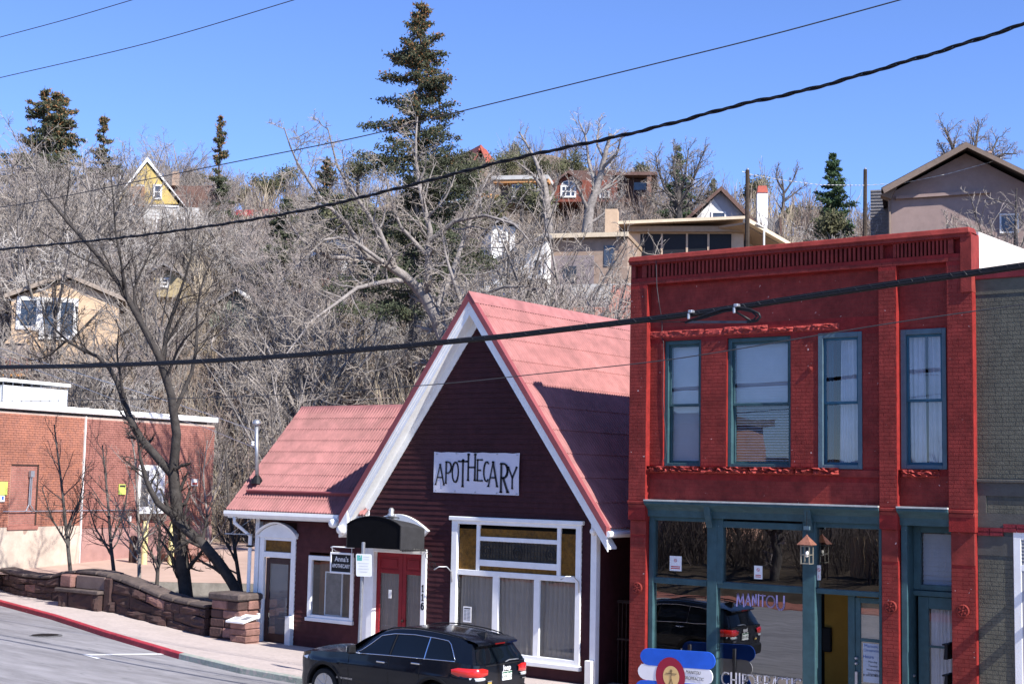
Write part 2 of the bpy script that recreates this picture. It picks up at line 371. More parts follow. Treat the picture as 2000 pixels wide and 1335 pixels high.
rust = mat('dark rust iron', (0.05, 0.03, 0.025), .8, .3, 10)
g_store = glass('storefront glass', (.80, .80, .78), 1.9, .16, wave=.0012)
g_win = glass('window glass', (.88, .90, .92), 1.65, .03, wave=.0015)
g_far = glass('far window glass', (.5, .52, .55), 1.9, .08)

# ---------------------------------------------------------------- the setting: road, kerb, walk, yard, hill
KX = [-75, -60, -48, -41, -37.54, -33.7, -30.0, -26.0, -23.5, -21.7, -19.0, -15, -8, 6, 40]
KY = [40, 32, 28.2, 26.5, 25.51, 24.55, 23.45, 22.45, 22.05, 21.98, 22.12, 22.2, 22.2, 22.2, 22.2]
KZ = [.6, .58, .54, .5, .45, .38, .29, .18, .12, .088, .07, .04, -.03, -.15, -.4]
def kerbY(x): return float(np.interp(x, KX, KY))
def kerbZ(x): return float(np.interp(x, KX, KZ))
def roadH(x, y):
    k = kerbY(x); t = max(0, min(1, (k - y) / 18.0)); return kerbZ(x) - .13 + .10 * math.sin(math.pi * t) * 0.8
def onRoad(px, py):
    z = 0
    for _ in range(8): p = onZ(px, py, z); z = roadH(p[0], p[1])
    return p
xs = sorted(set(list(np.arange(-75, 40.1, 1.5)) + KX))
mb = MB(); rows = []
for x in xs:
    k = kerbY(x); rows.append([(x, y, roadH(x, y)) for y in np.linspace(5.2, k, 11)])
structure(mb.grid(rows).build('road', asphalt, smooth=True))
def strip(name, m, xa, xb, lo, hi, n=2, z=lambda x, t: 0):
    X = [x for x in xs if xa < x < xb]; X = [xa] + X + [xb]
    return MB().grid([[(x, lo(x) + (hi(x) - lo(x)) * j / n, z(x, j / n)) for j in range(n + 1)] for x in X]).build(name, m, smooth=True)
WXs = [-75, -60, -48, -41, -38.5, -35.0, -33.0, -30.4, -28.2, -27.3, -24, -15, 6, 40]
WYs = [43, 35, 29.6, 27.6, 26.75, 26.3, 26.1, 25.85, 25.6, 26.4, 26.4, 26.4, 26.4, 26.4]
WZs = [.7, .68, .64, .58, .52, .5, .40, .2, .07, .05, .02, -.03, -.2, -.5]
def wallY(x): return float(np.interp(x, WXs, WYs))
def wallZ(x): return float(np.interp(x, WXs, WZs))
def kerb(name, m, xa, xb):
    X = [xa] + [x for x in xs if xa < x < xb] + [xb]; mb = MB()
    mb.grid([[(x, kerbY(x) - .02, kerbZ(x) - .2), (x, kerbY(x), kerbZ(x) - .015), (x, kerbY(x) + .02, kerbZ(x)), (x, kerbY(x) + .15, kerbZ(x) + .004)] for x in X])
    return structure(mb.build(name, m))
XK = onZ(349, 1275, .18)[0]
kerb('kerb', kerb_red, -75, XK); kerb('kerb', kerb_green, XK, XK + 6.0); kerb('kerb', walk, XK + 6.0, 40)
structure(strip('pavement', walk, -75, 40, lambda x: kerbY(x) + .149, lambda x: wallY(x) + .35, 4, lambda x, t: kerbZ(x) + (wallZ(x) - kerbZ(x)) * t))
# painted bay corner and drain cover on the road
def road_poly(name, m, pts, lift=.006):
    P = [onRoad(*p) for p in pts]; return structure(MB().poly([(a, b, c + lift) for a, b, c in P]).build(name, m))
road_poly('road_marking', road_white, [(158, 1277.0), (338, 1275.2), (343, 1277.4), (166, 1279.4)])
road_poly('road_marking', road_white, [(158, 1277.2), (168, 1277.2), (199, 1284.6), (189, 1286.2)], .009)
for k, (x0, x1) in enumerate(((-24.5, -23.6), (-23.3, -22.4), (-22.1, -21.2), (-20.9, -20.0), (-19.6, -18.8))):   # worn yellow lettering strokes out on the carriageway
    y = 15.2 + .1 * k; structure(MB().poly([(x0, y, roadH(x0, y) + .006), (x1, y, roadH(x1, y) + .006), (x1, y + .35, roadH(x1, y) + .006), (x0, y + .35, roadH(x0, y) + .006)]).build('road_marking', yellow_mark))
p = onRoad(88, 1240); t = thing('drain_cover', 'slotted iron drain cover set flush in the grey road', 'drain cover', (p[0], p[1], p[2]))
MB().lathe((p[0], p[1], p[2] - .01), [(.42, 0), (.42, .018), (.36, .02), (.02, .02)], 28).build('plate', mat('worn iron', (.11, .11, .115), .7, .2, 20), t)
m_ = MB()
for k in range(-4, 5):
    h = math.sqrt(max(.02, .33 ** 2 - (k * .07) ** 2)); m_.box((p[0] + k * .07 - .012, p[1] - h, p[2] + .008), (p[0] + k * .07 + .012, p[1] + h, p[2] + .016))
m_.build('slot', black_m, t)

# hill terrain in distance-from-camera terms
TQ = [0, 30, 44, 52, 58, 66, 73, 90, 105, 120, 150, 185, 212, 262, 420]; TZ = [-.6, -.2, .5, .9, 1.6, 4.2, 7.2, 13.6, 18.5, 23.2, 31, 38.8, 42.5, 40, 10]
rng = np.random.default_rng(5)
_wv = [(rng.uniform(.02, .11), rng.uniform(.02, .11), rng.uniform(0, 6.28), rng.uniform(.25, .8)) for _ in range(9)]
def H(x, y):
    q = x * FW[0] + y * FW[1]; s = x * RT[0] + y * RT[1]
    z = np.interp(q, TQ, TZ); am = np.clip((q - 60) / 40, 0, 1)
    z = z + 8.5 * np.exp(-(((s - 4) / 16) ** 2)) * np.exp(-(((q - 196) / 26) ** 2)) - 3.0 * np.clip((s - 18) / 40, 0, 1) * np.clip((q - 120) / 60, 0, 1) * 1.6
    for a, b, c, d in _wv: z = z + am * d * np.sin(a * x + b * y + c)
    return z
def on_hill(px, py, q0=50):
    r = ray(px, py); k0 = r @ FW
    for q in np.arange(q0, 330, .5):
        p = _p(r, q / k0)
        if p[2] <= H(p[0], p[1]): return p
    return _p(r, 200 / k0)
def ground(px, d):
    p = onD(px, 700, d); return (p[0], p[1], float(H(p[0], p[1])))
# brick yard building corners and yard edge
BL0, BR0 = onD(0, 1085, 46), onD(410, 1080, 55)
EDGE_A, EDGE_B = onD(-260, 1128, 44), onD(560, 1128, 44)
def edgeQ(x, y): return x * FW[0] + y * FW[1]
Q = np.concatenate([np.arange(26, 60, 2.0), np.arange(60, 230, 3.0), np.arange(230, 430, 10)]); S = np.arange(-190, 191, 3.0)
GV = []
for q in Q:
    x = FW[0] * q + RT[0] * S; y = FW[1] * q + RT[1] * S; z = H(x, y)
    z = np.where((q < 52) & (x < -16), np.minimum(z, -1.3), z)
    GV.append(np.stack([x, y, z], 1))
nq, ns = len(Q), len(S); idx = np.arange(nq * ns).reshape(nq, ns)
Fq = np.stack([idx[:-1, :-1], idx[:-1, 1:], idx[1:, 1:], idx[1:, :-1]], -1).reshape(-1, 4)
o = link('hillside', np_mesh('hillside', np.concatenate(GV), Fq, earth, True)); structure(o)
structure(MB().poly([(-900, -900, -3.5), (900, -900, -3.5), (900, 900, -3.5), (-900, 900, -3.5)]).build('ground', earth))
def yardZ(p): return 1.02 + (edgeQ(p[0], p[1]) - 44) * .042
def yard(px, d): p = onD(px, 1100, d); return (p[0], p[1], yardZ(p))
rows = [[(lambda p: (p[0], p[1], yardZ(p)))(onD(px, 1100, 44 + max(0, (200 - px) * .006) * (58 - d) / 14 + (d - 44))) for px in (-260, -160, -80, 0, 60, 120, 200, 320, 440, 560)] for d in np.linspace(44, 58, 6)]
structure(MB().grid(rows).build('yard', plaza_m))
e0, e1 = rows[0][6], rows[0][-1]
structure(MB().prism([(e0[0], e0[1], e0[2] - .004), (e1[0], e1[1], e1[2] - .004), (e1[0], e1[1], -1.8), (e0[0], e0[1], -1.8)], tuple(FW * .35)).build('retaining_wall', mat('grey concrete', (.26, .24, .215), .9, .25, 2, .4, 20)))
structure(MB().poly([onD(-260, 1200, 33), onD(560, 1200, 36), onD(560, 1200, 44.3), onD(-260, 1200, 44.3)]).build('ditch_floor', rocksoil)).location.z = 0
bpy.data.objects['ditch_floor'].data.transform(Matrix.Translation((0, 0, 0)))
for v in bpy.data.objects['ditch_floor'].data.vertices: v.co.z = -1.2

# ---------------------------------------------------------------- the gabled apothecary shop
YA, YW = 26.0, 26.25
shop = thing('shop_building', 'maroon clapboard shop with a steep white trimmed gable and red metal roofs', 'building', (-22, 26.5, 0))
AX, AZ, SL, YR0, YR1 = -20.17, 8.58, 1.361, 25.6, 39.0
HWL, HWR = 3.85, 3.85
XL, XR = -23.5, -16.82
def roofz(x): return AZ - abs(x - AX) * SL
MB().poly([(XL, YA + .5, -.4), (XR, YA + .5, -.4), (XR, YA + .5, roofz(XR) - .3), (AX, YA + .5, AZ - .3), (XL, YA + .5, roofz(XL) - .3)]).poly([(XR, YA + .02, -.4), (XR, 38.8, -.4), (XR, 38.8, roofz(XR) - .3), (XR, YA + .02, roofz(XR) - .3)]).poly([(XL, YA + .02, -.4), (XL, YA + .02, roofz(XL) - .3), (XL, 38.8, roofz(XL) - .3), (XL, 38.8, -.4)]).build('wall', siding, shop)
XW0 = -27.55
# openings (pixel boxes measured on the wall planes)
bigwin = fr((882, 1018, 1136, 1287), YA); door2 = (onY(719, 1150, YA)[0], onY(834, 1150, YA)[0], -.4, onY(780, 1003, YA)[2])
wdoor = fr((507, 1024, 577, 1256), YW); wwin = fr((603, 1086, 692, 1212), YW)
# clapboards: each board its own part
def boards(z0, z1, h, Y, clip, holes, m, seed):
    rg = random.Random(seed); n = int((z1 - z0) / h)
    for k in range(n):
        a, b = z0 + k * h, z0 + (k + 1) * h + .006; L = clip(a, b)
        if L is None: continue
        (la, lb), (ra, rb) = L; segs = [[la, lb, ra, rb]]
        for (hx0, hx1, hz0, hz1) in holes:
            if b > hz0 + .03 and a < hz1 - .03:
                ns = []
                for s in segs:
                    if s[2] <= hx0 or s[0] >= hx1: ns.append(s); continue
                    if s[0] < hx0: ns.append([s[0], s[1], hx0, hx0])
                    if s[2] > hx1: ns.append([hx1, hx1, s[2], s[3]])
                segs = ns
        for s in segs:
            if max(s[2] - s[0], s[3] - s[1]) < .05: continue
            d = rg.uniform(.017, .027); w_ = rg.uniform(-.002, .002)
            MB().hexa([(s[0], Y - d, a + w_), (s[2], Y - d, a - w_), (s[2], Y + .015, a - w_), (s[0], Y + .015, a + w_), (s[1], Y - .006, b), (s[3], Y - .006, b), (s[3], Y + .015, b), (s[1], Y + .015, b)]).build('clapboard', m, shop)
def gable_clip(a, b):
    def lim(z): w_ = (AZ - .55 - z) / SL; return max(XL + .1, AX - w_), min(XR - .12, AX + w_)
    (l0, r0), (l1, r1) = lim(a), lim(b)
    return None if r0 - l0 < .1 else ((l0, min(l1, AX)), (r0, max(r1, AX)))
boards(-.3, AZ - .55, .118, YA, gable_clip, [bigwin, (door2[0], door2[1], -.4, onY(785, 1078, YA)[2] + .06)], siding, 3)
boards(-.3, 3.3, .118, YW, lambda a, b: ((XW0 + .13, XW0 + .13), (-23.42, -23.42)), [wdoor, wwin], siding_w, 4)
MB().box((XW0, YW + .5, -.4), (-23.3, 31, 3.35)).build('wing_wall', siding_w, shop)
# roof of the gable: corrugated sheets row by row, each a part
def corrugated(name, fn, u0, u1, v0, v1, rows, period, amp, m, parent, step=.022, rg=random.Random(2)):
    for r in range(rows):
        a = v0 + (v1 - v0) * r / rows; b = v0 + (v1 - v0) * (r + 1) / rows + (.06 if r < rows - 1 else 0); n = int((u1 - u0) / period * 6); ph = rg.uniform(0, .3)
        P = []
        for i in range(n + 1):
            u = u0 + (u1 - u0) * i / n; h = amp * math.sin(2 * math.pi * u / period + ph)
            P.append([fn(u, a, h - .03), fn(u, a, h + step), fn(u, b, h + .002)])
        MB().grid(P).build(name, m, parent, smooth=True, autosmooth=60)
CS, SN = 1 / math.hypot(1, SL), SL / math.hypot(1, SL); LEN = HWR / CS
corrugated('roof_sheet', lambda u, v, h: (AX + HWR - v * CS + h * SN, u, AZ - HWR * SL + v * SN + h * CS), YR0 + .1, YR1, 0, LEN - .02, 10, .105, .022, roof_red, shop)
corrugated('roof_sheet', lambda u, v, h: (AX - HWL + v * CS - h * SN, u, AZ - HWL * SL + v * SN + h * CS), YR0 + .1, YR1, 0, LEN - .02, 5, .21, .013, roof_red, shop)
for sg in (1, -1):   # roof deck under the sheets
    MB().prism([(AX, YR0 + .03, AZ - .06), (AX + sg * HWR, YR0 + .03, AZ - HWR * SL - .06), (AX + sg * HWR, YR0 + .03, AZ - HWR * SL - .2), (AX, YR0 + .03, AZ - .2)], (0, YR1 - YR0 - .05, 0)).build('roof_deck', white, shop)
    def band(t0, t1, y0, y1, nm, m, ex=0.0):
        e = HWR + ex
        MB().prism([(AX, y0, AZ - t0), (AX + sg * e, y0, AZ - e * SL - t0), (AX + sg * e, y0, AZ - e * SL - t1), (AX, y0, AZ - t1)], (0, y1 - y0, 0)).build(nm, m, shop)
    band(-.035, .17, YR0 - .012, YR0 + .16, 'rake_flashing', roof_trim)
    band(.171, .27, YR0 + .012, YR0 + .06, 'rake_moulding', white)
    band(.271, .36, YR0 + .030, YR0 + .06, 'rake_moulding', white)
    band(.361, .49, YR0 + .044, YR0 + .08, 'rake_board', white)
    band(.40, .44, YR0 + .081, YA + .01, 'soffit', white)
    hx = abs((XR if sg > 0 else XL) - AX)
    MB().prism([(AX, YA - .034, AZ - .43), (AX + sg * hx, YA - .034, AZ - hx * SL - .43), (AX + sg * hx, YA - .034, AZ - hx * SL - .70), (AX, YA - .034, AZ - .70)], (0, .05, 0)).build('frieze_board', white, shop)
MB().prism([(AX - .2, YR0 - .02, AZ - .22), (AX, YR0 - .02, AZ + .06), (AX + .2, YR0 - .02, AZ - .22), (AX + .17, YR0 - .02, AZ - .2), (AX, YR0 - .02, AZ + .03), (AX - .17, YR0 - .02, AZ - .2)], (0, YR1 - YR0, 0)).build('ridge_cap', roof_trim if 0 else roof_red, shop)
# cornice returns at the foot of the rakes
MB().hexa([(AX - HWL - .02, YR0 + .0, AZ - HWL * SL - .5), (AX - HWL + .3, YR0 + .0, AZ - HWL * SL - .36), (AX - HWL + .3, YA, AZ - HWL * SL - .36), (AX - HWL - .02, YA, AZ - HWL * SL - .5), (AX - HWL - .03, YR0, AZ - HWL * SL - .14), (AX - HWL + .26, YR0, AZ - HWL * SL + .2), (AX - HWL + .26, YA, AZ - HWL * SL + .2), (AX - HWL - .03, YA, AZ - HWL * SL - .14)]).build('cornice_return', white, shop, bevel=.02)
MB().tube([(AX + HWR + .03, YR0, AZ - HWR * SL - .12), (AX + HWR + .03, YR1, AZ - HWR * SL - .12)], .065, 8).build('gutter', white, shop)
for (x, y, z) in ((AX - HWL + .1, YR0 - .02, AZ - HWL * SL - .30), (AX - HWL - .28, YR0 + .1, AZ - HWL * SL - .16)):
    MB().lathe((x, y - .09, z), [(.02, 0), (.10, .015), (.12, .1), (.09, .2)], 10, (0, 1, 0)).build('gutter_end', white, shop, smooth=True)
# corner boards
x0, x1, z0, z1 = fr((1166, 1015, 1186, 1335), YA); MB().box((XR - .13, YA - .04, -.45), (XR + .02, YA + .12, roofz(XR) - .32)).build('corner_board', white, shop, bevel=.008)
MB().box((XL - .01, YA - .035, -.4), (XL + .12, YW + .05, 3.62)).build('corner_board', white, shop, bevel=.008)
MB().box((XW0 - .02, YW - .035, -.4), (XW0 + .13, YW + .1, 3.3)).build('corner_board', white, shop, bevel=.008)
MB().box((XR - .17, YA - .16, -.45), (XR + .0, YA - .041, .52)).build('post_guard', white_old, shop, bevel=.01)
# wing roof
EV = onY(443, 998, 25.85); RG = (EV[0], 28.5, 6.16); XE0, XE1 = EV[0], -23.4
DV = Vector((0, RG[1] - EV[1], RG[2] - EV[2])); LV = DV.length; DV.normalize(); NV = Vector((0, -DV.z, DV.y))
corrugated('roof_sheet', lambda u, v, h: (u, EV[1] + DV.y * v + NV.y * h, EV[2] + .05 + DV.z * v + NV.z * h), XE0, XE1, 0, LV - .03, 9, .10, .028, roof_wing, shop, step=.016)
MB().prism([(XE0 + .02, EV[1] + .02, EV[2] - .06), (XE0 + .02, RG[1], RG[2] - .06), (XE0 + .02, RG[1], RG[2] - .16), (XE0 + .02, EV[1] + .02, EV[2] - .16)], (XE1 - XE0, 0, 0)).build('roof_deck', white, shop)
MB().prism([(XE0, RG[1], RG[2] - .02), (XE0, RG[1] + 2.65, RG[2] - 2.8), (XE0, RG[1] + 2.65, RG[2] - 2.9), (XE0, RG[1], RG[2] - .14)], (XE1 - XE0, 0, 0)).build('roof_slope', roof_red, shop)
MB().prism([(XW0, EV[1] + .45, 3.2), (XW0, RG[1], RG[2] - .18), (XW0, RG[1] + 2.4, 3.2)], (.12, 0, 0)).build('gable_wall', siding_w, shop)
MB().prism([(XE0 - .03, RG[1] - .16, RG[2] - .12), (XE0 - .03, RG[1], RG[2] + .09), (XE0 - .03, RG[1] + .16, RG[2] - .12)], (XE1 - XE0, 0, 0)).build('ridge_cap', roof_red, shop)
v_ = .55; q = Vector((0, EV[1], EV[2] + .05)) + DV * v_
MB().prism([(XE0 + .35, q.y, q.z + .02), (XE0 + .35, q.y - .06, q.z + .10), (XE0 + .35, q.y - .04, q.z + .13), (XE0 + .35, q.y + .09, q.z + .1)], (XE1 - XE0 - .6, 0, 0)).build('snow_guard', roof_trim, shop)
MB().prism([(XE0, EV[1] - .11, EV[2] + .03), (XE0, EV[1] + .04, EV[2] + .03), (XE0, EV[1] + .04, EV[2] - .12), (XE0, EV[1] - .07, EV[2] - .12), (XE0, EV[1] - .12, EV[2] - .05)], (-24.2 - XE0, 0, 0)).build('gutter', white, shop)
MB().box((XE0 + .1, EV[1] + .05, EV[2] - .15), (-23.6, YW + .02, EV[2] - .1)).build('soffit', siding_w, shop)
MB().tube([(XE0 + .33, EV[1] - .02, EV[2] - .12), (XE0 + .33, EV[1] - .02, EV[2] - .28), (XE0 + .6, YW - .1, EV[2] - .62), (XE0 + .6, YW - .1, .1), (XE0 + .55, YW - .25, .02)], .05, 8).build('downspout', white, shop, smooth=True)
m_ = MB()
for z in (2.45, 1.2): m_.box((XE0 + .53, YW - .16, z), (XE0 + .67, YW - .04, z + .05))
m_.build('bracket', black_m, shop)
t_ = onY(455, 1042, 25.9); MB().bar((t_[0] - .3, 25.9, t_[2] + .0), (XW0, 26.1, t_[2]), .03, .03).bar((t_[0] - .1, 25.9, t_[2] + .0), (XW0, 26.1, t_[2] + .42), .012, .012).build('wall_bracket', steel, shop)
# roof mast
b_ = onY(502, 935, 26.5); tp = onY(501, 830, 26.5)
mast = thing('service_mast', 'galvanised electric service mast rising from the small red roof', 'mast', b_)
MB().tube([b_, tp], .05, 10).build('pipe', steel, mast, smooth=True)
MB().lathe((b_[0], b_[1], b_[2] - .12), [(.17, 0), (.15, .1), (.06, .22)], 12).build('flashing', black_m, mast)
MB().lathe((tp[0], tp[1], tp[2] - .02), [(.05, 0), (.11, .04), (.11, .1), (.05, .17)], 12).build('weather_head', steel, mast, smooth=True)
q = (tp[0], tp[1], tp[2] - .55); MB().lathe((q[0] - .06, q[1] - .05, q[2]), [(.03, 0), (.05, .03), (.03, .06), (.05, .09), (.03, .12)], 10).build('insulator', white, mast)

# big display window
X0, X1, Z0, Z1 = bigwin; win = MB()
frame_mb(X0, X1, Z0, Z1, YA - .055, .09, .17, .14, .1, .12, win); wf = win.build('window', white, shop, bevel=.008)
MB().box((X0 - .06, YA - .1, Z1 - .02), (X1 + .06, YA + .02, Z1 + .07)).build('head_moulding', white, wf, bevel=.012)
MB().box((X0 - .04, YA - .13, Z0 - .09), (X1 + .04, YA + .02, Z0 + .01)).build('sill', white, wf, bevel=.012)
def zb(zx0, zy0, zx1, zy1): return (800 + zx0 * .3632, 850 + zy0 * .3632, 800 + zx1 * .3632, 850 + zy1 * .3632)
YG = YA + .012
a = fr(zb(262, 738, 897, 768), YA - .03); MB().box((X0 + .17, YA - .035, a[2]), (X1 - .14, YA + .03, a[3])).build('transom_bar', white, wf, bevel=.006); ZT = a[3]; ZTL = a[2]
for bx in ((358, 505, 375, 740), (792, 525, 811, 760)):
    a = fr(zb(*bx), YA - .02); MB().box((a[0], YA - .028, ZT), (a[1], YA + .03, Z1 - .1)).build('mullion', white, wf, bevel=.005)
cx0, cx1 = fr(zb(375, 505, 792, 740), YA - .02)[:2]
for bx in ((380, 552, 790, 575), (372, 678, 792, 712)):
    a = fr(zb(*bx), YA - .02); MB().box((cx0, YA - .026, a[2]), (cx1, YA + .03, a[3])).build('mullion', white, wf, bevel=.005)
for bx in ((443, 750, 475, 1150), (665, 750, 695, 1170)):
    a = fr(zb(*bx), YA - .03); MB().box((a[0], YA - .034, Z0 + .12), (a[1], YA + .03, ZTL)).build('mullion', white, wf, bevel=.005)
for nm, bx in (('amber', (268, 500, 360, 725)), ('amber', (375, 508, 792, 556)), ('amber', (372, 706, 792, 750)), ('amber', (808, 530, 900, 760))):
    a = fr(zb(*bx), YG); MB().box((a[0], YG, a[2]), (a[1], YG + .008, a[3])).build('amber_pane', amber, wf)
a = fr(zb(380, 566, 792, 695), YG); MB().box((a[0], YG, a[2]), (a[1], YG + .008, a[3])).build('leaded_pane', mat('dim leaded glass', (.045, .035, .022), .25, .5, 6, .6, 40), wf)
m_ = MB(); n = 24
for k in range(n + 1):
    x = a[0] + (a[1] - a[0]) * k / n; m_.box((x - .006, YG - .006, a[2]), (x + .006, YG + .001, a[3]))
for k in range(6):
    z = a[2] + (a[3] - a[2]) * k / 5; m_.box((a[0], YG - .005, z - .006), (a[1], YG + .001, z + .006))
for cxf in (.08, .5, .92):
    c = (a[0] + (a[1] - a[0]) * cxf, (a[2] + a[3]) / 2)
    for r in (.06, .13): m_.tube([(c[0] + r * math.cos(t), YG - .006, c[1] + r * 1.1 * math.sin(t)) for t in np.linspace(0, 6.28, 13)], .008, 4)
m_.build('lead_came', lead, wf)
def curtain(name, x0, x1, z0, z1, y, m, parent, folds=9, amp=.035, gather=0.0, seed=1):
    rg = random.Random(seed); ph = [rg.uniform(0, 6) for _ in range(4)]; P = []; n = folds * 8
    for i in range(n + 1):
        u = i / n; col = []
        for j in range(7):
            v = j / 6; sh = gather * (1 - v) * math.sin(u * 5 + ph[2]) * .1
            col.append((x0 + (x1 - x0) * u + sh, y + amp * (.5 + .5 * (1 - v)) * math.sin(u * folds * 6.28 + ph[0] + 1.2 * math.sin(u * 7 + ph[1])) , z1 + (z0 - z1) * v))
        P.append(col)
    return MB().grid(P).build(name, m, parent, smooth=True)
for k, bx in enumerate(((262, 745, 446, 1160), (472, 750, 668, 1170), (692, 760, 897, 1185))):
    a = fr(zb(*bx), YG); MB().box((a[0], YG, Z0 + .1), (a[1], YG + .008, ZTL + .01)).build('pane', g_win, wf)
    curtain('curtain', a[0] - .02, a[1] + .02, Z0 - .1, ZTL, YG + .12, curtain_tan, wf, 8, .035, .5, k)
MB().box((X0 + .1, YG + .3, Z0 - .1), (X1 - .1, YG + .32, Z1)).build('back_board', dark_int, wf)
a = fr(zb(288, 918, 332, 1003), YG - .006); nb = thing('notice', 'white printed notice taped inside the big display window', 'notice', (a[0], YG - .02, a[2]))
MB().box((a[0], YG - .008, a[2]), (a[1], YG - .003, a[3])).build('sheet', paper, nb)
m_ = MB(); wd = a[1] - a[0]; hg = a[3] - a[2]
m_.box((a[0] + wd * .12, YG - .011, a[3] - hg * .16), (a[1] - wd * .12, YG - .009, a[3] - hg * .09))
for k in range(8):
    z = a[3] - hg * (.26 + k * .085); m_.box((a[0] + wd * .1, YG - .011, z), (a[0] + wd * .42, YG - .009, z + hg * .025)); m_.box((a[0] + wd * .5, YG - .011, z), (a[1] - wd * .12, YG - .009, z + hg * .025))
m_.build('print', print_dark, nb)
for px, py in ((882, 1120), (1130, 1140)):
    b_ = onY(px, py, YA - .05); MB().tube([(b_[0] + .02, YA - .06, b_[2] - .18), (b_[0] + .02, YA - .08, b_[2] + .05), (b_[0] - .03, YA - .2, b_[2] + .17), (b_[0] - .13, YA - .36, b_[2] + .17), (b_[0] - .2, YA - .45, b_[2] + .1)], .014, 6).build('hook', steel, shop, smooth=True)
b_ = onY(1160, 1037, YA - .06); MB().lathe((b_[0], YA - .14, b_[2]), [(.02, 0), (.07, .02), (.085, .07), (.06, .13)], 12, (0, 1, 0)).build('wall_lamp', white, shop, smooth=True)

# wing door and window
X0, X1, Z0, Z1 = wdoor; tz = onY(543, 1050, YW)[2]; lz0 = onY(540, 1077, YW)[2]; dz1 = onY(540, 1088, YW)[2]
wd_ = MB(); wd_.box((X0, YW - .05, -.3), (X0 + .16, YW + .06, tz)); wd_.box((X1 - .16, YW - .05, -.3), (X1, YW + .06, tz)); wd_.box((X0 + .16, YW - .049, dz1), (X1 - .16, YW + .06, lz0)); df = wd_.build('door_frame', white, shop, bevel=.01)
pts = [(X0 - .05, YW - .07, tz)] + [(X0 - .05 + (X1 - X0 + .1) * i / 12, YW - .07, tz + .06 + .29 * math.sin(math.pi * i / 12) ** .8) for i in range(13)] + [(X1 + .05, YW - .07, tz)]
MB().prism(pts, (0, .1, 0)).build('arched_head', white, df, bevel=.01)
pts2 = [(X0 - .07 + (X1 - X0 + .14) * i / 14, 0, tz + .07 + .29 * math.sin(math.pi * i / 14) ** .8) for i in range(15)]
m_ = MB()
for k in range(14): m_.hexa([(pts2[k][0], YW - .13, pts2[k][2]), (pts2[k + 1][0], YW - .13, pts2[k + 1][2]), (pts2[k + 1][0], YW, pts2[k + 1][2]), (pts2[k][0], YW, pts2[k][2]), (pts2[k][0], YW - .15, pts2[k][2] + .05), (pts2[k + 1][0], YW - .15, pts2[k + 1][2] + .05), (pts2[k + 1][0], YW, pts2[k + 1][2] + .05), (pts2[k][0], YW, pts2[k][2] + .05)])
m_.build('drip_moulding', white, df)
MB().box((X0 + .16, YW + .02, lz0), (X1 - .16, YW + .03, tz - .06)).build('transom_pane', amber, df)
MB().box((X0 + .16, YW - .03, tz - .06), (X1 - .16, YW + .05, tz)).build('head_rail', white, df)
dr = MB(); fx0, fx1 = X0 + .2, X1 - .18; dr.box((fx0, YW + .02, -.05), (fx0 + .12, YW + .06, dz1 - .02)); dr.box((fx1 - .12, YW + .02, -.05), (fx1, YW + .06, dz1 - .02)); dr.box((fx0 + .12, YW + .021, dz1 - .16), (fx1 - .12, YW + .06, dz1 - .02)); dr.box((fx0 + .12, YW + .021, -.05), (fx1 - .12, YW + .06, .28))
dd = dr.build('door', door_brown, shop, bevel=.006)
MB().box((fx0 + .12, YW + .035, .28), (fx1 - .12, YW + .043, dz1 - .16)).build('pane', g_win, dd)
MB().box((fx0 + .12, YW + .07, .28), (fx1 - .12, YW + .08, dz1 - .16)).build('shade', mat('grey blind', (.24, .23, .22), .8, .06, 3), dd)
MB().lathe((fx1 - .06, YW - .03, 1.0), [(.012, 0), (.035, .01), (.035, .04), (.012, .05)], 10, (0, 1, 0)).build('knob', rust, dd, smooth=True)
for xx in (X0 - .02, X1 - .17): MB().box((xx, YW - .17, -.1), (xx + .19, YW - .05, .78)).build('post_guard', white_old, shop, bevel=.012)
X0, X1, Z0, Z1 = wwin
ww = frame_mb(X0, X1, Z0, Z1, YW - .05, .1, .11, .11, .11, .12).build('window', white, shop, bevel=.008)
MB().box((X0 - .03, YW - .09, Z0 - .04), (X1 + .03, YW + .02, Z0 + .05)).build('sill', white, ww, bevel=.008)
MB().box((X0 + .1, YW + .0, Z0 + .1), (X1 - .1, YW + .008, Z1 - .1)).build('pane', g_win, ww)
MB().box((X0 + .06, YW + .32, Z0), (X1 - .06, YW + .34, Z1)).build('back_board', mat('red brown wood panel', (.22, .075, .035), .5, .3, 4, stretch=(3, 1, .5)), ww)
a = fr((634, 1116, 668, 1200), YW + .1); frame_mb(a[0], a[1], Z0 + .11, a[3], YW + .1, .03, .03, .03, .03, .03).build('inner_frame', white, ww)
MB().box((a[0] + .03, YW + .115, Z0 + .14), (a[1] - .03, YW + .12, a[3] - .03)).build('picture', mat('dim grey picture', (.16, .14, .13), .6, .3, 4), ww)

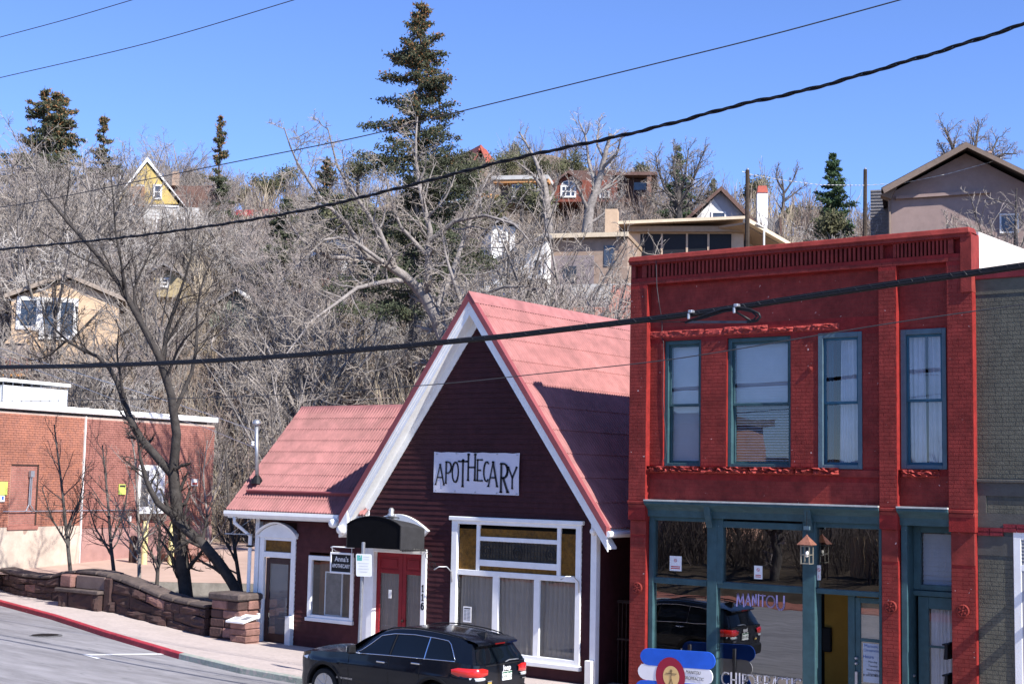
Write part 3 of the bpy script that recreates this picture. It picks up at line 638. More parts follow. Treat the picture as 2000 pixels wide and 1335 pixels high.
# double door with awning and house number
X0, X1, Z0, ZTOP = door2; hz = onY(785, 1078, YA)[2]
dfm = MB(); dfm.box((X0, YA - .06, -.4), (X0 + .2, YA + .1, hz + .1)); dfm.box((X1 - .15, YA - .06, -.4), (X1, YA + .1, hz + .1)); dfm.box((X0 + .2, YA - .05, hz - .02), (X1 - .15, YA + .12, hz + .1)); d2 = dfm.build('door_frame', white, shop, bevel=.01)
pts = []
for i in range(17): u = i / 16; pts.append((X0 - .06 + (X1 - X0 + .12) * u, YA - .1, ZTOP - .62 + .62 * math.sin(math.pi * (.12 + .76 * u)) ** .9))
pin = [(X0 + .12 + (X1 - X0 - .24) * i / 16, YA - .1, ZTOP - .72 + .58 * math.sin(math.pi * (.10 + .8 * i / 16)) ** .9) for i in range(17)]
m_ = MB()
for k in range(16): m_.hexa([pin[k], pin[k + 1], (pin[k + 1][0], YA + .02, pin[k + 1][2]), (pin[k][0], YA + .02, pin[k][2]), pts[k], pts[k + 1], (pts[k + 1][0], YA + .02, pts[k + 1][2]), (pts[k][0], YA + .02, pts[k][2])])
m_.build('arched_head', white, d2)
MB().prism([(p_[0], YA - .02, p_[2]) for p_ in pin] + [(X1 - .15, YA - .02, hz + .05), (X0 + .2, YA - .02, hz + .05)], (0, .03, 0)).build('tympanum', mat('shaded lilac panel', (.35, .33, .38), .6, .05, 4), d2)
b_ = onY(768, 1003, YA - .1); MB().lathe((b_[0], YA - .17, b_[2] - .1), [(.06, 0), (.09, .03), (.09, .1), (.06, .12), (.07, .2), (.03, .25)], 12).build('lamp', steel, d2, smooth=True)
xm = onY(786, 1150, YA + .08)[0]; YD = YA + .07
for (a0, a1) in ((X0 + .2, xm - .004), (xm + .004, X1 - .15)):
    dm = MB(); st = .11; zt = hz - .02
    dm.box((a0, YD, -.4), (a0 + st, YD + .05, zt)); dm.box((a1 - st, YD, -.4), (a1, YD + .05, zt)); dm.box((a0 + st, YD + .001, zt - .1), (a1 - st, YD + .05, zt)); dm.box((a0 + st, YD + .001, zt - .5), (a1 - st, YD + .05, zt - .4)); dm.box((a0 + st, YD + .012, zt - .4), (a1 - st, YD + .04, zt - .1)); dm.box((a0 + st, YD + .001, -.4), (a1 - st, YD + .05, .35))
    dl = dm.build('door', door_red, shop, bevel=.006)
    MB().box((a0 + st + .05, YD - .006, zt - .35), (a1 - st - .05, YD + .015, zt - .15)).build('raised_panel', door_red, dl, bevel=.012)
    MB().box((a0 + st, YD + .02, .35), (a1 - st, YD + .028, zt - .5)).build('pane', g_win, dl)
    curtain('curtain', a0 + st, a1 - st, .35, zt - .5, YD + .09, mat('grey brown drape', (.20, .15, .13), .9, .15, 3, stretch=(8, 8, .4)), dl, 4, .02)
    if a0 < xm - .2:
        p0 = onY(761, 1160, YD); MB().box((p0[0] - .045, YD + .008, p0[2] - .09), (p0[0] + .045, YD + .016, p0[2] + .11)).build('card', paper, dl)
    else: MB().lathe((a0 + .055, YD - .06, .95), [(.012, 0), (.032, .012), (.032, .04), (.012, .06)], 10, (0, 1, 0)).build('knob', rust, dl, smooth=True)
xn = (X1 - .075)
for k, ch in enumerate('116'):
    p0 = onY(826, 1148.5 + 17.3 * k, YA - .064); m_ = MB(); strokes(m_, ch, lambda u, v: (xn - .04 + .08 * u, YA - .064, p0[2] - .075 + .15 * v), .24, 0, .55); m_.build('numeral', print_dark, d2)
# scrolled iron bracket under the awning
p0 = onY(812, 1084, YA - .5)
aw = MB(); ax0, ax1 = onY(678, 1045, 25.0)[0], onY(782, 1048, 25.0)[0]; az0, az1, az2 = 2.68, 3.22, 3.42; YF = 25.0
arc = [(ax0 + (ax1 - ax0) * i / 16, az1 + (az2 - az1) * math.sin(math.pi * i / 16) ** .75) for i in range(17)]
front = [(ax0, az0)] + arc + [(ax1, az0)]
awn = aw.prism([(x, YF, z) for x, z in front], (0, .015, 0)).build('awning', canvas, shop)
side = MB(); P = [[(x, YF + .016, z) for x, z in front], [((ax0 + ax1) / 2 + (x - (ax0 + ax1) / 2) * .97, YA - .11, az0 + (z - az0) * .84) for x, z in front]]; side.grid(P)
side.build('awning_cover', canvas_lit, awn)
m_ = MB().tube([(x, YF - .004, z) for x, z in front], .012, 6)
for (x, z) in (front[0], front[-1], front[9]): m_.tube([(x, YF, z - .01), (x, YA, z - .05)], .012, 6)
m_.build('awning_rod', black_m, awn)
m_ = MB()
for k in range(15):
    y = YF + .06 + k * .058; m_.box((ax1 - .004, y, az0 - .05), (ax1 + .004, y + .045, az0 + .0))
m_.build('valance', canvas_lit, awn)
m_ = MB()
for (dx, dz, r) in ((0, 0, .1), (.13, -.22, .11)):
    m_.tube([(ax1 + .22 + dx + r * (1 - t / 12) * math.cos(t), YA - .25, 2.52 + dz + r * (1 - t / 12) * math.sin(t)) for t in np.linspace(0, 8, 18)], .009, 5)
m_.build('scroll_bracket', black_m, awn)

# banner over the window
a = fr((848, 882, 1014, 965), YA - .035); bn = thing('banner', 'white vinyl banner lettered APOTHECARY high on the maroon gable', 'banner', (a[0], YA - .05, a[2]))
tl, tr, br, bl_ = (onY(*q, YA - .05) for q in ((848, 881.5), (1015, 884), (1013.5, 967), (846.5, 960.5)))
P = []
for i in range(13):
    u = i / 12; col = []
    for j in range(9):
        v = j / 8; x = (tl[0] * (1 - u) + tr[0] * u) * (1 - v) + (bl_[0] * (1 - u) + br[0] * u) * v; z = (tl[2] * (1 - u) + tr[2] * u) * (1 - v) + (bl_[2] * (1 - u) + br[2] * u) * v
        sag = .018 * math.sin(u * math.pi * 5) ** 2 * (1 - v) ** 3; col.append((x, YA - .05 + .012 * math.sin(9 * u + 3 * v) * (1 - v) - .01 * math.sin(v * 3.1), z - sag))
    P.append(col)
vb = MB().grid(P).build('sheet', vinyl, bn, smooth=True)
m_ = MB()
for q in ((853, 886), (891, 884.5), (931, 885), (971, 886), (1010, 888), (851, 957), (888, 959), (928, 960.5), (970, 962.5), (1009, 964)):
    p0 = onY(*q, YA - .06); m_.lathe((p0[0], YA - .068, p0[2]), [(.018, 0), (.018, .01)], 8, (0, 1, 0))
m_.build('grommet', steel, bn)
m_ = MB(); sh = MB()
for ch, (x0, y0, x1, y1) in zip('APOTHECARY', ((860, 1018, 906, 1130), (912, 1004, 947, 1122), (952, 1005, 986, 1116), (988, 994, 1034, 1140), (1037, 962, 1084, 1106), (1088, 992, 1120, 1108), (1126, 1003, 1158, 1112), (1154, 1005, 1203, 1140), (1218, 1014, 1262, 1172), (1264, 1034, 1310, 1152))):
    pb = [550 + x0 * .35, 550 + y0 * .35, 550 + x1 * .35, 550 + y1 * .35]; A_ = fr(pb, YA - .068); asp = (A_[1] - A_[0]) / (A_[3] - A_[2])
    f3 = lambda u, v, A_=A_: (A_[0] + (A_[1] - A_[0]) * u, YA - .068, A_[2] + (A_[3] - A_[2]) * v)
    g3 = lambda u, v, A_=A_: (A_[0] + (A_[1] - A_[0]) * u + .016, YA - .066, A_[2] + (A_[3] - A_[2]) * v - .022)
    strokes(m_, ch, f3, .095, .08, asp); strokes(sh, ch, g3, .035, 0, asp)
m_.build('lettering', print_dark, bn); sh.build('lettering_shade', mat('grey print', (.22, .22, .24), .7, .05, 5), bn)

# gate and darkness between the two shops
g0 = onY(1186, 1190, 26.9)[0]
gt = thing('iron_gate', 'black iron gate closing the narrow gap beside the red building', 'gate', (g0, 26.8, 0))
m_ = MB()
for k in range(9): m_.box((XR + .06 + k * .1, 26.8, -.4), (XR + .078 + k * .1, 26.82, 1.75))
m_.box((XR + .04, 26.79, 1.7), (XR + .95, 26.83, 1.76)).box((XR + .04, 26.79, .9), (XR + .95, 26.83, .94)); m_.build('bars', rust, gt)
# ---------------------------------------------------------------- the red brick building
YP, YI = 25.70, 25.86          # pilaster face, recessed panel face
red = thing('brick_building', 'red painted brick two storey building with dentil frieze and teal storefront', 'building', (-12, 26.5, -.4))
RX0, RX1 = onY(1228, 900, YP)[0], onY(1900, 700, YP)[0]
pL = (RX0, onY(1262, 800, YP)[0]); pM = (onY(1716.5, 800, YP)[0], onY(1751.5, 800, YP)[0]); pR = (onY(1851, 800, YP)[0], RX1)
z_top = onY(1560, 472, YP)[2]; ZTOPR = 9.10
zf = lambda px, py: onY(px, py, YP)[2]
z_cap0, z_fr1, z_fr0, z_pan1 = zf(1849, 457), zf(1849, 468), zf(1849, 496), zf(1849, 511)
z_cor = onY(1560, 984, YP)[2]
z_tr0 = zf(1300, 1131)
# masses: pilasters, frieze back, panels
w_ = MB()
zb0 = -.7
for (a, b) in (pL, pM, pR): w_.box((a, YP, z_cor - .42), (b, 27.2, z_pan1 - .002))
w_.box((RX0, YP + .0005, z_pan1), (RX1, 27.2, z_fr0))
w_.box((RX0, YP + .10, z_fr0 + .001), (RX1, 27.2, z_fr1))
w_.box((RX0, YP + .001, z_fr1 + .001), (RX1, 27.2, ZTOPR - .1))
w_.build('pier_wall', mortar_red, red)
w2 = MB()
win_boxes = [((1297, 664, 1370, 910), 'w'), ((1420.5, 657.5, 1545.5, 912), 'w'), ((1599.5, 649, 1685.5, 915.5), 'b'), ((1761, 642, 1850.5, 916), 'b')]
wins = [fr(b, YI + .03) for b, _ in win_boxes]
def panel(x0, x1, z0, z1, holes):
    """wall between pilasters with window holes, built as strips"""
    cuts = sorted([h for h in holes if h[0] > x0 - .05 and h[1] < x1 + .05]); x = x0
    for h in cuts:
        if h[0] > x: w2.box((x, YI, z0), (h[0], 27.15, z1))
        w2.box((h[0], YI, z0), (h[1], 27.15, h[2])); w2.box((h[0], YI, h[3]), (h[1], 27.15, z1)); x = h[1]
    if x < x1: w2.box((x, YI, z0), (x1, 27.15, z1))
panel(pL[1], pM[0], z_cor, z_pan1 - .003, wins[:3]); panel(pM[1], pR[0], z_cor, z_pan1 - .003, wins[3:])
w2.build('panel_wall', mortar_red, red)
MB().box((RX0 + .02, 27.2, 3.6), (RX1 - .02, 40, 8.3)).box((RX0 + .02, 28.7, zb0), (RX1 - .02, 40, 3.59)).box((RX0 + .02, 26.3, zb0), (RX0 + .12, 28.69, 3.59)).box((RX1 - .12, 26.3, zb0), (RX1 - .02, 28.69, 3.59)).build('main_wall', red_paint, red)
br = Bricks(); BH, BL = .073, .215
for (a, b), sd in ((pL, 1), (pM, 2), (pR, 3)):
    br.field((a + .005, YP, 0), (1, 0, 0), b - a - .01, z_cor - .0, z_pan1 - .01, BL, BH, seed=sd, joint=.009, proud=.0035, jit=.0008)
br.field((RX0 + .005, YP, 0), (1, 0, 0), RX1 - RX0 - .01, z_pan1, z_fr0 - .001, BL, BH, seed=8, joint=.009, proud=.0035, jit=.0008)
br.field((RX0 + .005, YP - .05, 0), (1, 0, 0), RX1 - RX0 - .01, z_fr1 + .02, ZTOPR - .1, BL * 1.05, BH, seed=9, joint=.008, proud=.005, jit=.0015)
HB = [(h[0] - pL[1] - .01, h[2] - .12, h[1] - pL[1] + .01, h[3] + .22) for h in wins[:3]]
br.field((pL[1], YI, 0), (1, 0, 0), pM[0] - pL[1], wins[0][2] + .02, wins[0][3] + .0, BL, BH, HB, seed=11, joint=.009, proud=.0035, jit=.0008)
br.field((pL[1], YI, 0), (1, 0, 0), pM[0] - pL[1], wins[0][3] + .28, z_pan1 - .02, BL, BH, (), seed=12, joint=.006, proud=.002, jit=.0005)
br.field((pL[1], YI, 0), (1, 0, 0), pM[0] - pL[1], z_cor, wins[0][2] - .2, BL, BH, (), seed=13, joint=.006, proud=.002, jit=.0005)
HR = [(h[0] - pM[1] - .01, h[2] - .12, h[1] - pM[1] + .01, h[3] + .02) for h in wins[3:]]
br.field((pM[1], YI, 0), (1, 0, 0), pR[0] - pM[1], z_cor, z_pan1 - .02, BL, BH, HR, seed=14, joint=.006, proud=.002, jit=.0005)
# parapet, coping, dentils
MB().box((RX0 - .02, YP - .05, z_fr1 + .03), (RX1 + .0, 26.0, ZTOPR - .1)).build('parapet', mortar_red, red)
MB().hexa([(RX0 - .04, YP - .09, ZTOPR - .12), (RX1 + .0, YP - .09, ZTOPR - .12), (RX1 + .0, 26.05, ZTOPR - .12), (RX0 - .04, 26.05, ZTOPR - .12), (RX0 - .03, YP - .04, ZTOPR), (RX1 - .03, YP - .04, ZTOPR + .0), (RX1 - .03, 26.0, ZTOPR + .02), (RX0 - .03, 26.0, ZTOPR + .02)]).build('coping', red_paint, red, bevel=.02)
XR_ = RX1
def side_wall(y0, y1, z0, z1a, z1b, nm, m, x=XR_, th=.35): return MB().hexa([(x - th, y0, z0), (x + .002, y0, z0), (x + .002, y1, z0), (x - th, y1, z0), (x - th, y0, z1a), (x + .002, y0, z1a), (x + .002, y1, z1b), (x - th, y1, z1b)]).build(nm, m, red)
yS = onX(1912, 500, RX1)[1]; yT = onX(2000, 488, RX1)[1]; zS = onX(1914, 456, RX1)[2]; zT = onX(2000, 488, RX1)[2]
side_wall(YP - .04, yS, 7.9, ZTOPR - .125, ZTOPR - .125, 'parapet_return', red_paint, RX1 + .004, .2)
MB().box((RX0, 26.06, 8.0), (RX0 + .3, 31.5, ZTOPR - .14)).box((RX0, 31.51, 8.0), (RX0 + .3, 36, ZTOPR - .5)).build('side_parapet', red_paint, red)
side_wall(yS, yS + 12, 5, zS + .02, zS + (zT - zS) / (yT - yS) * 12, 'side_parapet', mat('cream painted parapet', (.70, .66, .60), .7, .06, 2, .25, 30))
me = MB().box((-.5, -.5, -.5), (.5, .5, .5)).build('dentil', red_paint); dme = me.data; bpy.data.objects.remove(me)
ORG = root_loc(red)
zd0, zd1 = z_fr0 + .005, z_fr1 - .0
def dentils(a, b, n):
    for k in range(n):
        o = link('dentil', dme, red); x = a + (b - a) * (k + .5) / n; o.location = Vector((x, YP + .055, (zd0 + zd1) / 2)) - ORG; o.scale = ((b - a) / n * .52, .11, zd1 - zd0)
dx = lambda px: onY(px, 510, YP)[0]
dentils(dx(1265), dx(1717), 56); dentils(dx(1750), dx(1850), 13)
for (a, b) in ((RX0, dx(1241)), (dx(1254), dx(1263)), (dx(1718), dx(1724)), (dx(1744), dx(1750)), (dx(1851), dx(1862)), (dx(1883), RX1)):
    MB().box((a, YP + .001, zd0), (b, YP + .13, zd1)).build('frieze_block', red_paint, red, bevel=.006)
# rough stone lintel course and sill course: separate rock-faced blocks
def rough(name, x0, x1, z0, z1, Y, depth, m, seed, slope_top=False):
    rg = random.Random(seed); nx, nz = max(3, int((x1 - x0) / .05)), 6; P = []
    for i in range(nx + 1):
        col = []
        for j in range(nz + 1):
            e = (0 < i < nx) and (0 < j < nz); d = depth * (rg.uniform(.25, 1.0) if e else .05)
            if j == nz and slope_top: d = depth * .75
            col.append((x0 + (x1 - x0) * i / nx + (rg.uniform(-.012, .012) if e else 0), Y - d, z0 + (z1 - z0) * j / nz + (rg.uniform(-.012, .012) if e else 0)))
        col.append((x0 + (x1 - x0) * i / nx, Y + .02, z1)); P.append(col)
    return MB().grid(P).build(name, m, red)
rg = random.Random(4)
lz0, lz1 = wins[0][3] + .03, wins[0][3] + .25
edges = [1268, 1375, 1412, 1500, 1550, 1584, 1640]
for k in range(len(edges) - 1): rough('lintel_stone', onY(edges[k], 645, YI)[0] + .004, onY(edges[k + 1], 645, YI)[0] - .004, lz0 + .02, lz1 - rg.uniform(.02, .10), YI, rg.uniform(.04, .10), red_stone, k)
edges = [1259, 1310, 1372, 1400, 1465, 1552, 1590, 1641]
for k in range(len(edges) - 1): rough('sill_stone', onY(edges[k], 918, YI)[0] + .004, onY(edges[k + 1], 918, YI)[0] - .004, wins[0][2] - .14, wins[0][2] + .0, YI, rg.uniform(.16, .20), red_stone, 20 + k, True)
rough('sill_stone', pM[1] + .01, pM[1] + .75, wins[3][2] - .15, wins[3][2] - .01, YI, .16, red_stone, 40, True)
MB().box((onY(1641, 918, YI)[0], YI - .03, wins[2][2] - .15), (pM[0] - .002, YI + .01, wins[2][2] - .02)).build('sill_stone', red_paint, red)

# upper windows
def blind(name, x0, x1, z0, z1, y, pitch, ang, parent, m=None):
    mb = MB(); n = int((z1 - z0) / pitch)
    for k in range(n):
        z = z0 + (k + .5) * pitch; c, s = math.cos(ang), math.sin(ang); w = pitch * .55
        mb.hexa([(x0, y - w * c, z - w * s), (x1, y - w * c, z - w * s), (x1, y + w * c, z + w * s), (x0, y + w * c, z + w * s), (x0, y - w * c, z - w * s + .003), (x1, y - w * c, z - w * s + .003), (x1, y + w * c, z + w * s + .003), (x0, y + w * c, z + w * s + .003)])
    o = mb.build(name, m or blind_m, parent); return o
for i, (X0, X1, Z0, Z1) in enumerate(wins):
    old = i < 2; m = teal if old else teal_lt; y0 = YI + (.05 if old else -.02); fw = .085 if old else .1
    wf = frame_mb(X0 + .002, X1 - .002, Z0 + .002, Z1 - .002, y0, .2, fw, fw * .8, fw, fw * .8).build('window', m, red, bevel=.006)
    zm = Z0 + (Z1 - Z0) * (.485 if i < 3 else .49); a, b = X0 + fw, X1 - fw * .8; mi = teal if old else teal_deep
    for (s0, s1, yy) in ((zm - .03, Z1 - fw, y0 + .05), (Z0 + fw * .8, zm + .03, y0 + .09 if not old else y0 + .1)):
        frame_mb(a, b, s0, s1, yy, .04, .045, .045, .05, .05).build('sash', mi, wf, bevel=.004)
        MB().box((a + .04, yy + .018, s0 + .04), (b - .04, yy + .024, s1 - .04)).build('pane', g_win, wf)
    if i == 0: blind('blind', a + .02, b - .02, Z0 + .12, Z1 - .1, y0 + .19, .055, 1.25, wf)
    if i == 1:
        blind('blind', a + .02, b - .02, zm, Z1 - .1, y0 + .19, .055, 1.15, wf); blind('blind', a + .02, b - .02, Z0 + .12, zm, y0 + .19, .055, .42, wf)
    if i == 2:
        curtain('curtain', a + .26, b - .04, Z0 + .1, Z1 - .1, y0 + .2, curtain_m, wf, 6, .035, .4, 3); curtain('curtain', a + .02, a + .12, Z0 + .1, Z1 - .2, y0 + .24, mat('blue curtain', (.03, .07, .12), .9, .1, 3), wf, 2, .03)
    if i == 3:
        curtain('curtain', a + .02, a + (b - a) * .46, Z0 + .08, Z1 - .12, y0 + .2, curtain_m, wf, 4, .03, .5, 5); curtain('curtain', a + (b - a) * .52, b - .02, Z0 + .08, Z1 - .12, y0 + .21, curtain_m, wf, 4, .03, .5, 6)
    if i >= 2: MB().tube([(a, y0 + .2, Z1 - .13), (b, y0 + .2, Z1 - .13)], .012, 6).build('curtain_rod', steel, wf)
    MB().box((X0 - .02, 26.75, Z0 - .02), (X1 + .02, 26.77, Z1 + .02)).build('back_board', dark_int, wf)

# storefront: teal cornice, posts, rails, panes
def T(b, Y=YI): return fr(b, Y)
zc1 = z_cor; zc0 = zf(1560, 1018); XB = [(pL[1], pM[0]), (pM[1], pR[0])]
for (a, b) in XB:
    prof = [(YI - .02, zc1 - .02), (YI - .22, zc1 - .02), (YI - .22, zc1 - .07), (YI - .12, zc1 - .14), (YI - .06, zc1 - .2), (YI - .04, zc0), (YI + .05, zc0), (YI + .05, zc1 - .02)]
    MB().prism([(a, y, z) for y, z in prof], (b - a, 0, 0)).build('cornice', teal, red)
    MB().box((a, YI - .24, zc1 - .018), (b, YI + .0, zc1 + .012)).build('cornice_cap', mat('weathered pale flashing', (.45, .45, .43), .6, .15, 8), red)
for px in (1388, 1583):
    x = onY(px, 990, YI)[0]; MB().prism([(x - .07, YI - .05, zc0 - .2), (x - .07, YI - .14, zc0 + .05), (x - .07, YI - .2, zc1 - .03), (x - .07, YI - .04, zc1 - .03)], (.14, 0, 0)).build('bracket', teal, red, bevel=.01)
# pilaster feet
for (a, b), k in ((pL, 0), (pM, 1), (pR, 2)):
    zc = z_cor - .02; s = .03
    MB().hexa([(a, YP + .07, zc - .40), (b - .02, YP + .07, zc - .40), (b - .02, YP + .5, zc - .4), (a, YP + .5, zc - .4), (a - .01, YP - .02, zc - .06), (b + .005, YP - .02, zc - .06), (b + .005, YP + .5, zc - .06), (a - .01, YP + .5, zc - .06)]).build('capital', red_paint, red, bevel=.02)
    MB().box((a - .012, YP - .025, zc - .058), (b + .007, YP + .45, zc)).build('capital_band', red_paint, red, bevel=.008)
    MB().box((a + .01, YP + .08, zb0), (b - .02, YP + .6, zc - .4)).build('pier', mortar_red, red)
    br.field((a + .015, YP + .08, 0), (1, 0, 0), b - a - .04, zb0 + .3, zc - 1.0 if k else zc - .7, BL, BH, seed=30 + k, joint=.009, proud=.0035, jit=.0008)
    MB().box((a + .012, YP + .066, zc - (1.0 if k else .7)), (b - .022, YP + .5, zc - .4)).build('pier_block', red_paint, red, bevel=.01)
for px, py, (a, b) in ((1245, 1147, pL), (1740, 1184, pM), (1881, 1192, pR)):
    c = onY(px, py, YP + .06); ro = MB().lathe((c[0], YP + .03, c[2]), [(.115, .04), (.115, .01), (.1, 0), (.088, .008), (.088, .016), (.02, .016)], 18, (0, 1, 0)).build('rosette', red_paint, red)
    m_ = MB()
    for k in range(6):
        t = k * math.pi / 3 + .3; m_.hexa([(c[0] + math.cos(t + d) * r, YP + .03 + yy, c[2] + math.sin(t + d) * r) for yy in (.014, -.006) for d, r in ((0, .02), (-.32, .06), (0, .095), (.32, .06))])
    m_.lathe((c[0], YP + .02, c[2]), [(.005, 0), (.022, .01), (.022, .03)], 8, (0, 1, 0)); m_.build('petal', red_paint, ro)
br.finish(red, red_paint, onY(1780, 850, YP))
# posts and rails
yS0 = YI + .02
def post(nm, b, m=teal, dep=.18, Y=yS0, z0=-.7, z1=None):
    A_ = fr(b, Y); return MB().box((A_[0], Y, z0), (A_[1], Y + dep, zc0 + .02 if z1 is None else z1)).build(nm, m, red, bevel=.01)
post('post', (1266, 1020, 1275, 1330)); post('post', (1380, 1020, 1400, 1330), dep=.3); post('post', (1567, 1025, 1592, 1330), dep=.3, Y=yS0 - .02); post('post', (1716.5, 1025, 1723, 1330))
def rail(px0, px1, pya, pyb, Y=yS0 + .02, dep=.14):
    A_ = fr((px0, pya, px1, pyb), Y); return MB().box((A_[0], Y, A_[2]), (A_[1], Y + dep, A_[3])).build('rail', teal, red, bevel=.008)
rail(1275, 1380, 1129, 1141); rail(1400, 1567, 1140, 1153); rail(1592, 1717, 1152, 1162)
rail(1400, 1567, 1019, 1032); rail(1592, 1717, 1018, 1031); rail(1275, 1380, 1006, 1017)
post('stile', (1400, 1030, 1411, 1140), z0=fr((1400, 1030, 1411, 1140), yS0)[2]); post('stile', (1276, 1018, 1277, 1130), z0=fr((1276, 1018, 1277, 1130), yS0)[2])
def pane(b, m=g_store, Y=yS0 + .08, nm='pane'):
    A_ = fr(b, Y); MB().box((A_[0], Y, A_[2]), (A_[1], Y + .008, A_[3])).build(nm, m, red); return A_
pane((1273, 1012, 1384, 1135)); pane((1404, 1026, 1570, 1146)); pane((1590, 1026, 1718, 1157))
pane((1273, 1136, 1384, 1345)); pB = pane((1396, 1148, 1572, 1350))
rail(1273, 1384, 1345, 1360); rail(1396, 1575, 1349, 1370)
# shop interior behind the glass
xi0, xi1 = pL[1] + .02, pM[0] - .02
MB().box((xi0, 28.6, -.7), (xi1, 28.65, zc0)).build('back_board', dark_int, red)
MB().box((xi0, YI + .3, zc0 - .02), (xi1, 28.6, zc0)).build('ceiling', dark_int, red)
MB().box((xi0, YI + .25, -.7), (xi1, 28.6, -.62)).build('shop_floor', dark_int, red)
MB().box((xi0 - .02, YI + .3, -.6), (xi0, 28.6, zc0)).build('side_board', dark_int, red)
# door recess: ochre wall with a black box, then the glazed door
X0, X1 = onY(1598, 1250, yS0)[0], onY(1717, 1250, yS0)[0]; zd1 = fr((1592, 1152, 1717, 1162), yS0)[2]
MB().box((X0 - .5, 27.3, -.7), (X1 + .1, 27.34, zd1)).build('recess_wall', ochre, red)
bx = fr((1607, 1224, 1624, 1272), 27.25); MB().box((bx[0], 27.2, bx[2]), (bx[1], 27.3, bx[3])).build('letter_box', black_m, red, bevel=.02)
fx = onY(1656, 1250, 26.1)[0]; fx2 = onY(1680, 1250, 26.1)[0]; fx3 = X1 + .0
dd = MB().box((fx, 26.1, -.7), (fx + .14, 26.2, zd1)).box((fx + .141, 26.12, -.7), (fx2, 26.18, zd1 - .04)).box((fx2, 26.12, zd1 - .14), (fx3, 26.18, zd1 - .04)).build('door', teal, red, bevel=.006)
MB().box((fx2, 26.14, -.7), (fx3, 26.148, zd1 - .14)).build('pane', g_store, dd)
A_ = fr((1682, 1172, 1720, 1248), 26.2); MB().box((A_[0], 26.2, A_[2]), (fx3, 26.205, A_[3])).build('shade', mat('tan door shade', (.42, .36, .29), .8, .08, 5), dd)
mid = onY(1700, 1250, 26.11)[2]; MB().box((fx2, 26.115, mid - .03), (fx3, 26.17, mid + .03)).build('rail', teal, dd)
hx = onY(1673, 1284, 26.1); m_ = MB().lathe((hx[0], 26.05, hx[2]), [(.02, 0), (.03, .02), (.03, .06)], 10, (0, 1, 0)).lathe((hx[0], 26.05, hx[2] - .1), [(.02, 0), (.03, .02), (.03, .06)], 10, (0, 1, 0)); m_.build('lock', steel, dd, kind='stuff'); MB().box((hx[0] - .02, 26.06, hx[2] - .55), (hx[0] + .03, 26.11, hx[2] - .25)).build('handle', steel, dd)
A_ = fr((1686, 1256, 1718, 1332), 26.13); nt_ = thing('hours_notice', 'chiropractic opening hours poster on the glazed door of the red building', 'notice', (A_[0], 26.12, A_[2]))
MB().box((A_[0], 26.128, A_[2]), (A_[1] - .01, 26.133, A_[3])).build('sheet', mat('pale blue poster', (.36, .42, .5), .8, .08, 3), nt_)
blue_print = mat('blue print', (.03, .07, .25), .7, .03, 5); xr = A_[1] - .02; hh = A_[3] - A_[2]; xc = (A_[0] + A_[1]) / 2
text('Manitou', .085, (xc, 26.126, A_[3] - .05), blue_print, nt_); text('Chiropractic', .075, (xc, 26.126, A_[3] - .13), blue_print, nt_, sx=.8); text('Hours', .085, (xc - .06, 26.126, A_[3] - .25), blue_print, nt_, bold=True)
for k, d in enumerate(('Monday', 'Tuesday', 'Wednesday', 'Thursday')): text(d, .055, (xc + .03, 26.126, A_[3] - .34 - .075 * k), print_dark, nt_)
text('BY APPOINTMENT', .05, (xc, 26.126, A_[2] + .13), print_dark, nt_, bold=True, sx=.8)
# window lettering
lt = MB(); lt2 = MB(); YL = yS0 + .07
for word, m_, spans in (('MANITOU', lt, [(1439, 1453, 1159, 1183), (1456, 1466, 1159, 1182), (1469, 1477.5, 1160, 1181), (1480, 1483, 1160, 1182), (1484, 1495, 1161, 1183), (1497, 1513, 1163, 1185), (1516.5, 1532, 1163, 1190)]), ('CHIROPRACTIC', lt2, [(1409, 1426, 1312, 1336), (1427, 1439, 1313, 1340), (1443, 1446, 1314, 1340), (1449, 1461, 1316, 1342), (1455, 1475, 1317, 1341), (1478, 1489, 1318, 1344), (1492, 1504, 1319, 1345), (1508, 1518, 1320, 1346), (1516, 1531, 1322, 1347), (1531, 1543, 1323, 1349), (1545, 1549, 1324, 1350), (1550, 1566, 1325, 1351)])):
    for ch, (a, b, c, d) in zip(word, spans):
        A_ = fr((a, c, b, d), YL); strokes(m_, ch, lambda u, v, A_=A_: (A_[0] + (A_[1] - A_[0]) * u, YL, A_[2] + (A_[3] - A_[2]) * v), .13, 0, (A_[1] - A_[0]) / (A_[3] - A_[2]))
lt.build('lettering', lilac_print, red); lt2.build('lettering', white_print, red)
